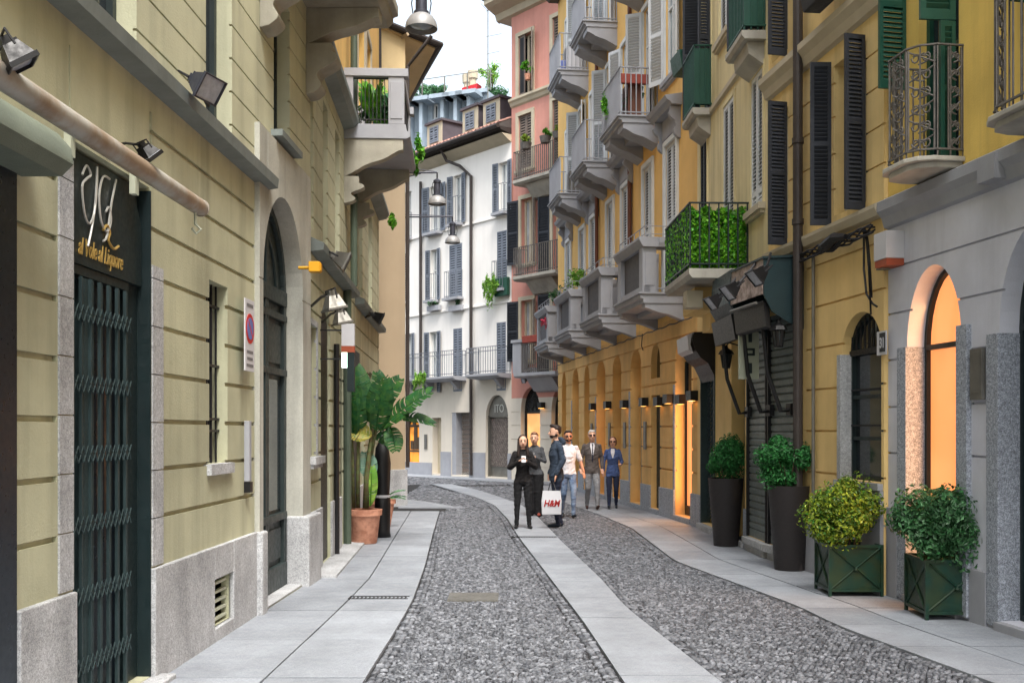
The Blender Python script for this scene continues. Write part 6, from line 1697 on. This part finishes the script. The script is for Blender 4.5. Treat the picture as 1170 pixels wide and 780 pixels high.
def voxel(mb, mats, name, parent, prims, vox=.0075, smooth=4, tmpT=None, hem=None, folds=False):
    """union the overlapping shapes into one continuous surface; colour each face by the nearest limb"""
    me = bpy.data.meshes.new('t'); me.from_pydata([tuple(v) for v in mb.v], [], mb.f)
    ob = bpy.data.objects.new('t', me); COL.objects.link(ob)
    md = ob.modifiers.new('r', 'REMESH'); md.mode = 'VOXEL'; md.voxel_size = vox
    sm = ob.modifiers.new('s', 'SMOOTH'); sm.iterations = smooth; sm.factor = .5
    dg = bpy.context.evaluated_depsgraph_get(); out = bpy.data.meshes.new_from_object(ob.evaluated_get(dg)); bpy.data.objects.remove(ob)
    n = len(out.polygons); c = np.empty(n*3); out.polygons.foreach_get('center', c); c = c.reshape(-1, 3)
    best = np.full(n, 1e9); mi = np.zeros(n, dtype=np.int32)
    for (a, b, r, m) in prims:
        a = np.array(a); b = np.array(b); d = b-a; t = np.clip(((c-a)@d)/max(d@d, 1e-9), 0, 1); dist = np.linalg.norm(c-(a+t[:, None]*d), axis=1)-r
        k = dist < best; best[k] = dist[k]; mi[k] = m
    if hem is not None:
        near = best_arm_free(c, prims, hem, mi)
    for m in mats: out.materials.append(m)
    if folds:
        vm = np.zeros(len(out.vertices), dtype=bool)
        for p in out.polygons:
            if mi[p.index] in (0, 1):
                for v in p.vertices: vm[v] = True
        nr = [v.normal.copy() for v in out.vertices]
        for v in out.vertices:
            if vm[v.index]:
                q = v.co; a = noise.noise(Vector((q.x*9, q.y*9, q.z*22+q.x*10))); b = noise.noise(Vector((q.x*24, q.y*24, q.z*30)))
                v.co = q+nr[v.index]*(a*.009+b*.004)
    out.polygons.foreach_set('material_index', mi); out.polygons.foreach_set('use_smooth', np.ones(n, dtype=bool)); out.update()
    o = bpy.data.objects.new(name, out); COL.objects.link(o); o.parent = parent
    return o
SK = mat('skin', (224,176,150), .55, .06, 8, .05); SK2 = mat('tanned_skin', (204,146,116), .55, .06, 8, .05)
def cloth(name, c, **k): return mat(name, c, .9, .3, 5, .9, 11, **k)
def lbuild(q, name, m, root, **k):
    c, s = math.cos(root.rotation_euler[2]), math.sin(root.rotation_euler[2])
    q.v = [root.location+Vector((v.x*c-v.y*s, v.x*s+v.y*c, v.z)) for v in q.v]
    return q.build(name, m, root, **k)
def person(label, X, Y, face, H, d):
    """d: pose and colours. Local axes: x right-hand side of the figure is +x, y forward, z up; units of height"""
    root = empty('person', (X, Y, .02), label, 'person', None, face)
    fem = d.get('fem', 0); mb = MB(); prims = []
    TOP, LEG, SHOE, SKIN, INN = 0, 1, 2, 3, 4
    mats = [d['top'], d['leg'], d['shoe'], d.get('skin', SK), d.get('inner', d['top'])]
    K = lambda p: Vector(p)*H
    def cone(a, b, r0, r1, m, flat=1, side=None, ex=0):
        pts, F = lathe_between(K(a), K(b), r0*H, r1*H, 12, flat, side); mb.raw(pts, F); prims.append((tuple(K(a)), tuple(K(b)), (r0+r1)/2*H, m))
    lw = d.get('legw', 1.0); hip = .53
    lean = d.get('lean', 0)
    # legs
    for s, (kn, an, toe) in zip((-1, 1), d['legs']):
        hp = (s*.048, 0, .50)
        kw = 1.0 if lw < 1.3 else 1.5
        cone(hp, kn, .052*min(lw, 1.25), .036*lw, LEG); cone(kn, an, .035*lw, .023*lw*kw, LEG)
        if d.get('anklebare'): cone((an[0], an[1], an[2]+.01), an, .018, .017, SKIN)
        cone((an[0], an[1]-.012, an[2]*.45+.004), toe, .022, .018, SHOE, .9); cone(an, (an[0], an[1]-.004, an[2]*.5), .021, .022, SHOE)
    # torso
    sh = .82; w = .082 if fem else .092; jk = d.get('jacket', 0)
    rings = [(0, 0, .455 if jk else .475, .075+jk*.8, .055+jk), (0, 0, .50, .088+jk*.7, .062+jk), (0, 0, .55, .084+jk*.5, .058+jk*.7), (0, .003, .62, (.068 if fem else .080)+jk*.5, .050+jk*.5),
             (0, .008, .70, w-.004+jk*.4, .062+(.006 if fem else 0)+jk*.4), (0, .0, .77, w+.006+jk*.3, .056+jk*.3), (0, -.004, .805, w-.006, .046), (0, -.004, .825, .062, .038), (0, -.004, .842, .036, .032)]
    pts, F = loft([tuple(v*H for v in r_) for r_ in rings]); mb.raw(pts, F)
    top_lo = .49 if not jk else .44
    prims.append((tuple(K((0, 0, top_lo+.05))), tuple(K((0, 0, .78))), .075*H, TOP)); prims.append((tuple(K((-.05, 0, .80))), tuple(K((.05, 0, .80))), .04*H, TOP))
    prims.append((tuple(K((-.03, 0, .475))), tuple(K((.03, 0, .475))), .055*H, LEG if not jk else TOP))
    if d.get('vneck'): prims.append((tuple(K((0, .095, .66))), tuple(K((0, .07, .80))), .026*H, INN)); prims.append((tuple(K((0, .07, .76))), tuple(K((0, .05, .835))), .034*H, INN))
    # neck + head
    hx, hy = d.get('head', (0, .012)); hr = d.get('hturn', 0)
    cone((0, -.005, .82), (hx*.6, hy*.6, .875), .031, .029, SKIN)
    c, s = math.cos(hr), math.sin(hr)
    def hp_(x, y, z): return (hx+x*c-y*s, hy+x*s+y*c, z)
    hrings = [(0, .008, .868, .022, .024), (0, .008, .878, .034, .038), (0, .006, .90, .041, .048), (0, .0, .93, .045, .055), (0, -.003, .96, .044, .054), (0, -.004, .982, .033, .042), (0, -.004, .995, .014, .018)]
    pts = []; seg = 16
    for cx, cy, z, rx, ry in hrings:
        for k in range(seg):
            t = 2*math.pi*k/seg; pts.append(K(hp_(cx+rx*math.cos(t), cy+ry*math.sin(t), z)))
    F = []
    for i in range(len(hrings)-1):
        for k in range(seg): F.append((i*seg+k, i*seg+(k+1) % seg, (i+1)*seg+(k+1) % seg, (i+1)*seg+k))
    F += [list(range(seg-1, -1, -1)), list(range((len(hrings)-1)*seg, len(hrings)*seg))]; mb.raw(pts, F)
    prims.append((tuple(K((hx, hy, .89))), tuple(K((hx, hy, .96))), .045*H, SKIN))
    cone(hp_(0, .052, .932), hp_(0, .064, .912), .006, .009, SKIN)          # nose
    cone(hp_(0, .046, .888), hp_(0, .05, .887), .012, .010, SKIN)            # mouth and chin
    for e in (-1, 1): cone(hp_(e*.045, -.006, .915), hp_(e*.048, -.008, .935), .006, .009, SKIN, .6)
    # arms
    aw = d.get('armw', 1.0)
    for s_, (el, wr, hd) in zip((-1, 1), d['arms']):
        shp = (s_*(w-.002), -.004, sh-.022); bare = d.get('short', 0)
        cone(shp, el, .030*(1+(aw-1)*.3), .025*aw, TOP); 
        cone(el, wr, .022 if bare else .025*aw, .016 if bare else .019*aw, SKIN if bare else TOP)
        if bare: cone(shp, tuple(Vector(shp).lerp(Vector(el), .9)), .032, .034, TOP)
        W = Vector(wr); D = Vector(hd).normalized(); side = Vector((D.y, -D.x, 0)); side = side.normalized() if side.length > .1 else Vector((0, 1, 0))
        pe = W+D*.045
        cone(tuple(W+D*.008), tuple(pe), .014, .017, SKIN, .6, tuple(side))
        curl = Vector(d.get('curl', (0, 0, -1)))
        for j in range(4):
            o_ = side*(.0135-.009*j); ln = (.020, .024, .023, .018)[j]
            a = pe+o_; b_ = a+D*ln*.8; c_ = b_+(D*.5+curl*.5).normalized()*ln*.8
            cone(tuple(a), tuple(b_), .0056, .0052, SKIN); cone(tuple(b_), tuple(c_), .0052, .0044, SKIN)
        tb = W+D*.018+side*.016; cone(tuple(tb), tuple(tb+D*.02+side*.008), .0062, .005, SKIN)
    o = voxel(mb, mats, 'body', root, prims, .0062, folds=True, hem=(d.get('hem', .455 if jk > .008 else .50)*H, (.098+jk)*H))
    # hair
    hm = d['hair']; q = MB(); hs = d.get('hairstyle', 'short'); kk = 1.0
    def hq(cx, cy, cz, rx, ry, rz):
        p = K(hp_(cx, cy, cz)); base = len(q.v); q.blob((0, 0, 0), rx*H, ry*H, rz*H, 14, 10)
        for i in range(base, len(q.v)):
            v = q.v[i]; q.v[i] = p+Vector((v.x*c-v.y*s, v.x*s+v.y*c, v.z))
    hq(0, -.012, .962, .049, .053, .040); hq(0, -.026, .945, .046, .040, .046)
    hp2 = [(K(hp_(0, -.012, .962)), K(hp_(0, -.02, .95)), .05*H, 0)]
    if hs == 'long':
        for e in (-1, 1):
            a, b_ = K(hp_(e*.038, .0, .95)), K(hp_(e*.050, .02, .78)); pts, F = lathe_between(a, b_, .020*H, .017*H, 10); q.raw(pts, F)
        a, b_ = K(hp_(0, -.03, .94)), K(hp_(0, -.045, .80)); pts, F = lathe_between(a, b_, .046*H, .034*H, 12); q.raw(pts, F)
    elif hs == 'bob':
        for e in (-1, 1): hq(e*.040, -.006, .925, .018, .036, .05)
        hq(0, -.03, .92, .050, .036, .055)
    elif hs == 'up':
        hq(0, .012, .985, .040, .036, .022); hq(0, -.05, .96, .022, .02, .022)
    else:
        hq(0, .010, .984, .040, .040, .018)
        if hs == 'quiff': hq(0, .028, .99, .034, .028, .018)
    voxel(q, [hm], 'hair', root, [((0,0,0),(0,0,0),1,0)], .0075, 3)
    if d.get('beard'):
        q = MB(); 
        def hb(cx, cy, cz, rx, ry, rz):
            p = K(hp_(cx, cy, cz)); b0 = len(q.v); q.blob((0,0,0), rx*H, ry*H, rz*H, 12, 8)
            for i in range(b0, len(q.v)): v = q.v[i]; q.v[i] = p+Vector((v.x*c-v.y*s, v.x*s+v.y*c, v.z))
        hb(0, .016, .889, .040, .042, .018); hb(0, .03, .878, .022, .026, .013); hb(-.036, -.0, .902, .008, .016, .022); hb(.036, -.0, .902, .008, .016, .022)
        lbuild(q, 'beard', hm, root, smooth=True)
    q = MB()
    if d.get('glasses'):
        for e in (-1, 1):
            p = K(hp_(e*.019, .053, .933)); q.blob(tuple(p), .017*H, .008*H, .012*H, 10, 6)
        a, b_ = K(hp_(-.046, .0, .937)), K(hp_(-.034, .046, .937)); pts, F = lathe_between(a, b_, .002*H, .002*H, 5); q.raw(pts, F)
        a, b_ = K(hp_(.046, .0, .937)), K(hp_(.034, .046, .937)); pts, F = lathe_between(a, b_, .002*H, .002*H, 5); q.raw(pts, F)
        lbuild(q, 'sunglasses', M['black'], root, smooth=True)
    else:
        for e in (-1, 1):
            p = K(hp_(e*.018, .0515, .932)); q.blob(tuple(p), .0075*H, .004*H, .0038*H, 8, 6)
            p = K(hp_(e*.018, .052, .944)); q.blob(tuple(p), .011*H, .004*H, .0022*H, 8, 6)
        lbuild(q, 'eyes', M['black'], root, smooth=True)
    q = MB(); p = K(hp_(0, .056, .893)); q.blob(tuple(p), .013*H, .005*H, .0035*H, 8, 6); lbuild(q, 'mouth', M['redbox'], root, smooth=True)
    return root
def localpt(root, p, H):
    c, s = math.cos(root.rotation_euler[2]), math.sin(root.rotation_euler[2]); v = Vector(p)*H; return root.location+Vector((v.x*c-v.y*s, v.x*s+v.y*c, v.z))
hair_d = mat('dark_brown_hair', (44,32,28), .6, .2, 20, .3, 120); hair_b = mat('light_brown_hair', (128,92,68), .6, .2, 20, .3, 120); hair_w = mat('white_hair', (206,204,200), .7, .1, 20, .3, 120); hair_r = mat('reddish_brown_hair', (96,52,38), .6, .2, 20, .3, 120)
blk = cloth('black_cloth', (30,27,28)); blk2 = cloth('black_trousers', (24,24,27)); gry = cloth('dark_grey_knit', (78,80,84)); nav = cloth('slate_blue_hoodie', (54,66,82)); nvt = cloth('navy_trousers', (34,40,58)); wht = cloth('white_shirt', (226,226,232)); jea = cloth('washed_blue_jeans', (92,112,142), col2=(122,140,164)); suit = cloth('grey_brown_jacket', (92,86,84)); tro = cloth('grey_trousers', (132,134,138)); blu = cloth('blue_jacket', (78,98,146)); dj = cloth('dark_blue_jeans', (40,48,72))
stand = [((-.05, .012, .28), (-.052, -.005, .045), (-.065, .07, .018)), ((.05, .012, .28), (.052, -.005, .045), (.065, .07, .018))]
PI = math.pi
# woman in black with phone, facing the camera; figure's forward (+y) is turned to -Y by a half turn
r1_ = person('young woman with long dark hair in black clothes looking down at her phone', .19, 18.6, PI+.05, 1.66,
    dict(fem=1, top=blk, leg=blk2, shoe=M['black'], hair=hair_d, hairstyle='long', head=(0, .022), legs=[((-.058, .012, .28), (-.07, .0, .045), (-.085, .065, .018)), ((.058, .012, .28), (.066, .0, .045), (.08, .065, .018))],
         arms=[((-.135, .0, .655), (-.04, .115, .715), (.5, .5, .45)), ((.135, .0, .655), (.045, .115, .715), (-.5, .5, .45))], armw=1.25, anklebare=1, curl=(0, 0, 1)))
def phone(root, H, p, label, rz=0):
    w = localpt(root, p, H); q = MB(lambda a, b, c: w+Vector((a, b*.5+c*.5, c*.8-b*.3))); q.box(-.038, .038, -.006, .006, -.07, .07); o = thing_mesh('phone', label, 'phone', q, M['signw'] if 'black clothes' in label else M['black'], bevel=.004); recenter(o)
phone(r1_, 1.66, (0, .155, .745), 'phone held by the woman in black clothes')
r2_ = person('woman in a dark grey sweater and wide black trousers using a phone', .46, 21.35, PI-.15, 1.70,
    dict(fem=1, top=gry, leg=blk2, shoe=M['redbox'], hair=hair_b, hairstyle='up', head=(0, .026), legs=[((-.05, .012, .28), (-.05, -.005, .05), (-.06, .07, .018)), ((.05, .012, .28), (.05, -.005, .05), (.06, .07, .018))], legw=1.6,
         arms=[((-.125, .02, .655), (-.03, .12, .70), (.5, .6, .4)), ((.125, .02, .655), (.05, .12, .70), (-.5, .6, .4))], curl=(0, 0, 1)))
phone(r2_, 1.70, (0, .16, .73), 'dark phone held by the woman in the grey sweater')
r3_ = person('bearded man in a slate blue hooded jacket standing sideways with a shopping bag', .80, 18.95, PI*.5+.25, 1.84,
    dict(top=nav, leg=nvt, shoe=M['blackst'], hair=hair_d, hairstyle='quiff', beard=1, jacket=.012, armw=1.25, legs=[((-.05, .03, .28), (-.05, .0, .045), (-.055, .09, .018)), ((.05, -.02, .28), (.055, -.06, .045), (.06, .02, .018))],
         arms=[((-.125, -.03, .655), (-.12, .035, .53), (.1, .2, -1)), ((.125, -.03, .655), (.12, .03, .53), (-.1, .25, -1))]))
q = MB()
H3_ = 1.84
for v in (0,):
    pts, F_ = loft([(0, -.055*H3_, .80*H3_, .06*H3_, .03*H3_), (0, -.06*H3_, .83*H3_, .065*H3_, .036*H3_), (0, -.045*H3_, .862*H3_, .058*H3_, .036*H3_), (0, -.03*H3_, .88*H3_, .045*H3_, .026*H3_)], 16)
    rz = r3_.rotation_euler[2]; c_, s_ = math.cos(rz), math.sin(rz); q.raw([r3_.location+Vector((p.x*c_-p.y*s_, p.x*s_+p.y*c_, p.z)) for p in pts], F_)
q.build('hood', nav, r3_, smooth=True)
r4_ = person('man in a white short sleeved shirt and washed jeans with dark glasses', 1.12, 21.0, PI+.1, 1.74,
    dict(top=wht, leg=jea, shoe=M['blackst'], hair=hair_d, hairstyle='short', skin=SK2, glasses=1, beard=1, short=1, jacket=.006, legs=[((-.052, .08, .29), (-.05, .09, .05), (-.06, .16, .035)), ((.05, .01, .28), (.055, -.09, .075), (.06, -.02, .018))],
         arms=[((-.14, -.01, .66), (-.175, .03, .53), (-.1, .25, -1)), ((.125, -.02, .66), (.13, .03, .53), (0, .2, -1))]))
r5_ = person('white haired man in a grey-brown jacket and tie walking with hand joined', 1.76, 23.15, PI+.05, 1.75,
    dict(top=suit, leg=tro, shoe=M['redbox'] if 0 else cloth('brown_shoe', (58,40,36)), hair=hair_w, hairstyle='short', glasses=1, inner=wht, jacket=.016, armw=1.15, legw=1.12, legs=[((-.055, .085, .29), (-.058, .10, .055), (-.062, .17, .05)), ((.05, .02, .28), (.05, -.09, .075), (.056, -.03, .018))],
         arms=[((-.125, -.02, .65), (-.125, .05, .53), (0, .3, -1)), ((.13, -.02, .65), (.14, .02, .53), (.0, .3, -1))]))
def front_plate(root, H, outline, name, m, lift=0.0):
    """thin cloth plate following the chest; outline in (x, z)"""
    def y(z): return float(np.interp(z, [.55, .62, .70, .77, .805, .835], [.072, .068, .080, .072, .060, .050]))+lift
    zs = [z for x, z in outline]; q = MB(); k = len(outline)
    a = [Vector((x*H, y(z)*H, z*H)) for x, z in outline]; b = [p-Vector((0, .014*H, 0)) for p in a]
    q.v = a+b; h = k//2
    # strips between the left and right edge points
    for i in range(h-1): q.f.append([i, i+1, k-2-i, k-1-i]); q.m.append(0); q.f.append([k+i, k+i+1, 2*k-2-i, 2*k-1-i]); q.m.append(0)
    for i in range(k): q.f.append([i, (i+1) % k, k+(i+1) % k, k+i]); q.m.append(0)
    return lbuild(q, name, m, root)
front_plate(r5_, 1.75, [(-.003, .63), (-.012, .70), (-.022, .76), (-.030, .80), (-.024, .835), (.024, .835), (.030, .80), (.022, .76), (.012, .70), (.003, .63)], 'shirt_front', wht)
front_plate(r5_, 1.75, [(-.002, .60), (-.009, .63), (-.007, .72), (-.005, .79), (-.009, .825), (.009, .825), (.005, .79), (.007, .72), (.009, .63), (.002, .60)], 'tie', nvt, .004)
r6_ = person('woman in a blue jacket, dark jeans and sunglasses walking beside the white haired man', 2.24, 23.35, PI-.1, 1.60,
    dict(fem=1, top=blu, leg=dj, shoe=M['blackst'], hair=hair_r, hairstyle='bob', glasses=1, inner=wht, jacket=.012, armw=1.1, legs=[((-.048, .02, .28), (-.046, -.09, .075), (-.05, -.03, .018)), ((.05, .08, .29), (.05, .09, .055), (.056, .16, .045))],
         arms=[((-.125, .02, .65), (-.11, .11, .62), (.1, .8, .1)), ((.13, -.02, .65), (.13, .04, .53), (0, .3, -1))]))
front_plate(r6_, 1.60, [(-.004, .70), (-.014, .74), (-.024, .77), (-.028, .80), (-.022, .835), (.022, .835), (.028, .80), (.024, .77), (.014, .74), (.004, .70)], 'top_front', wht)
# shopping bag of the man in the blue hooded jacket
w = localpt(r3_, (.13, .055, .455), 1.84); bx, by, bz = .80-.10, 18.62, .27
r = empty('shopping_bag', (bx, by, bz), 'white shopping bag with red H&M letters held by the man in blue', 'bag')
q = MB(lambda a, b, c: Vector((bx+a, by+b, bz+c)))
q.add([(-.17,-.05,0),(.17,-.05,0),(.17,.05,0),(-.17,.05,0),(-.18,-.045,.22),(.18,-.055,.22),(.18,.045,.22),(-.18,.05,.22),(-.155,-.012,.42),(.16,-.02,.42),(.16,.01,.42),(-.155,.01,.42)],
      [(0,1,2,3),(0,4,5,1),(1,5,6,2),(2,6,7,3),(3,7,4,0),(4,8,9,5),(5,9,10,6),(6,10,11,7),(7,11,8,4)]); q.build('bag_body', M['signw'], r, bevel=.01)
q = MB(); q.tube([(bx-.06, by, bz+.41), (bx-.02, by+.08, bz+.55), (bx+.04, by+.10, bz+.56), (bx+.08, by, bz+.41)], .008, 5); q.build('handle', M['black'], r)
textmesh('H&M', .155, M['signr'], 'lettering', lambda x, y, z: Vector((bx+x, by-.062+(y*.05), bz+.15+y)), r, shear=.25, sx=.85, extrude=.003, bold=.005)
# ------------------------------------------------------------------ camera, light
cam = bpy.data.cameras.new('camera'); co = bpy.data.objects.new('camera', cam); COL.objects.link(co); S.camera = co
co.location = (0, 0, CAMZ); co.rotation_euler = (R(90), 0, 0)
cam.sensor_width = 36; cam.sensor_fit = 'HORIZONTAL'; cam.lens = FX/1170*36; cam.shift_y = (HY-390)/1170; cam.clip_start = .05; cam.clip_end = 800
w = bpy.data.worlds.new('World'); S.world = w; w.use_nodes = True; nt = w.node_tree; bg = nt.nodes['Background']
sky = nt.nodes.new('ShaderNodeTexSky'); sky.sky_type = 'NISHITA'; sky.sun_disc = False; sky.sun_elevation = R(60); sky.sun_rotation = R(165)
sky.air_density = 1.6; sky.dust_density = 5; sky.ozone_density = 1; sky.altitude = 100
hs = nt.nodes.new('ShaderNodeHueSaturation'); hs.inputs['Saturation'].default_value = .52
nt.links.new(sky.outputs[0], hs.inputs['Color']); nt.links.new(hs.outputs[0], bg.inputs[0]); bg.inputs[1].default_value = .115
sl_ = bpy.data.lights.new('sun', 'SUN'); sl_.energy = 1.5; sl_.angle = R(24); sl_.color = (1, .97, .93)
so = bpy.data.objects.new('sun', sl_); COL.objects.link(so)
az, el = R(165), R(60)   # Nishita rotation: clockwise from +Y
dv = Vector((math.sin(az)*math.cos(el), math.cos(az)*math.cos(el), math.sin(el))); so.rotation_euler = dv.to_track_quat('Z', 'Y').to_euler()
def window_light(F, u, z, n, w, h, e):
    l = bpy.data.lights.new('shop_window_light', 'AREA'); l.shape = 'RECTANGLE'; l.size = w; l.size_y = h; l.energy = e; l.color = (1, .5, .2)
    o = bpy.data.objects.new('shop_window_light', l); COL.objects.link(o); o.location = F.P(u, n, z)
    o.rotation_euler = (F.P(u, n, z)-F.P(u, n+1, z)).to_track_quat('Z', 'Y').to_euler()
window_light(FG, 10.19, 1.7, -.17, .8, 2.6, 9); window_light(FO, 19.95, 1.4, -.17, .8, 2.0, 12)
S.view_settings.view_transform = 'Standard'; S.view_settings.look = 'None'; S.view_settings.exposure = 1.78; S.view_settings.gamma = 1
S.render.engine = 'CYCLES'; S.cycles.max_bounces = 6; S.cycles.diffuse_bounces = 4; S.cycles.use_adaptive_sampling = True

# ------------------------------------------------------------------ one object per separate piece of a part
SPLIT = {'plinth','granite_jamb','ledge','bracket','doorstep','shop_door','chimney','sill','portal_plinth','door_panel','balcony','pane','pediment_x','drainpipe','shop_window_x','arm','screen','string_course','eyes','granite_jamb','display','valance','rafter','text_lines'}
def split_pieces(o):
    me = o.data; n = len(me.vertices)
    if n == 0 or n > 20000: return
    par = list(range(n))
    def fd(i):
        while par[i] != i: par[i] = par[par[i]]; i = par[i]
        return i
    for e in me.edges:
        a, b = fd(e.vertices[0]), fd(e.vertices[1])
        if a != b: par[a] = b
    comp = {}
    for v in me.vertices: comp.setdefault(fd(v.index), []).append(v.index)
    if len(comp) < 2: return
    boxes = []
    for k, vs in comp.items():
        P = np.array([me.vertices[i].co[:] for i in vs]); boxes.append([P.min(0)-.006, P.max(0)+.006, set(vs)])
    ch = True
    while ch:
        ch = False; out = []
        for b in boxes:
            for q in out:
                if (b[0] <= q[1]).all() and (q[0] <= b[1]).all():
                    q[0] = np.minimum(q[0], b[0]); q[1] = np.maximum(q[1], b[1]); q[2] |= b[2]; ch = True; break
            else: out.append(b)
        boxes = out
    if len(boxes) < 2 or len(boxes) > 60: return
    kids = list(o.children); nm = o.name.split('.')[0]; fs = [(list(p.vertices), p.material_index, p.use_smooth) for p in me.polygons]; cos = [v.co.copy() for v in me.vertices]
    first = True
    for b in boxes:
        ids = sorted(b[2]); mp = {v: i for i, v in enumerate(ids)}; sel = [f for f in fs if f[0][0] in b[2]]
        m2 = bpy.data.meshes.new(nm); m2.from_pydata([cos[i] for i in ids], [], [[mp[v] for v in f[0]] for f in sel])
        for mt in me.materials: m2.materials.append(mt)
        m2.polygons.foreach_set('material_index', [f[1] for f in sel]); m2.polygons.foreach_set('use_smooth', [f[2] for f in sel]); m2.update()
        if first: tgt = o; first = False
        else:
            tgt = o.copy(); COL.objects.link(tgt); tgt.parent = o.parent
            for k in list(tgt.keys()): 
                if k in ('label',): pass
        tgt.data = m2
for o in list(COL.objects):
    if o.type == 'MESH' and o.parent is not None and o.name.split('.')[0] in SPLIT: split_pieces(o)
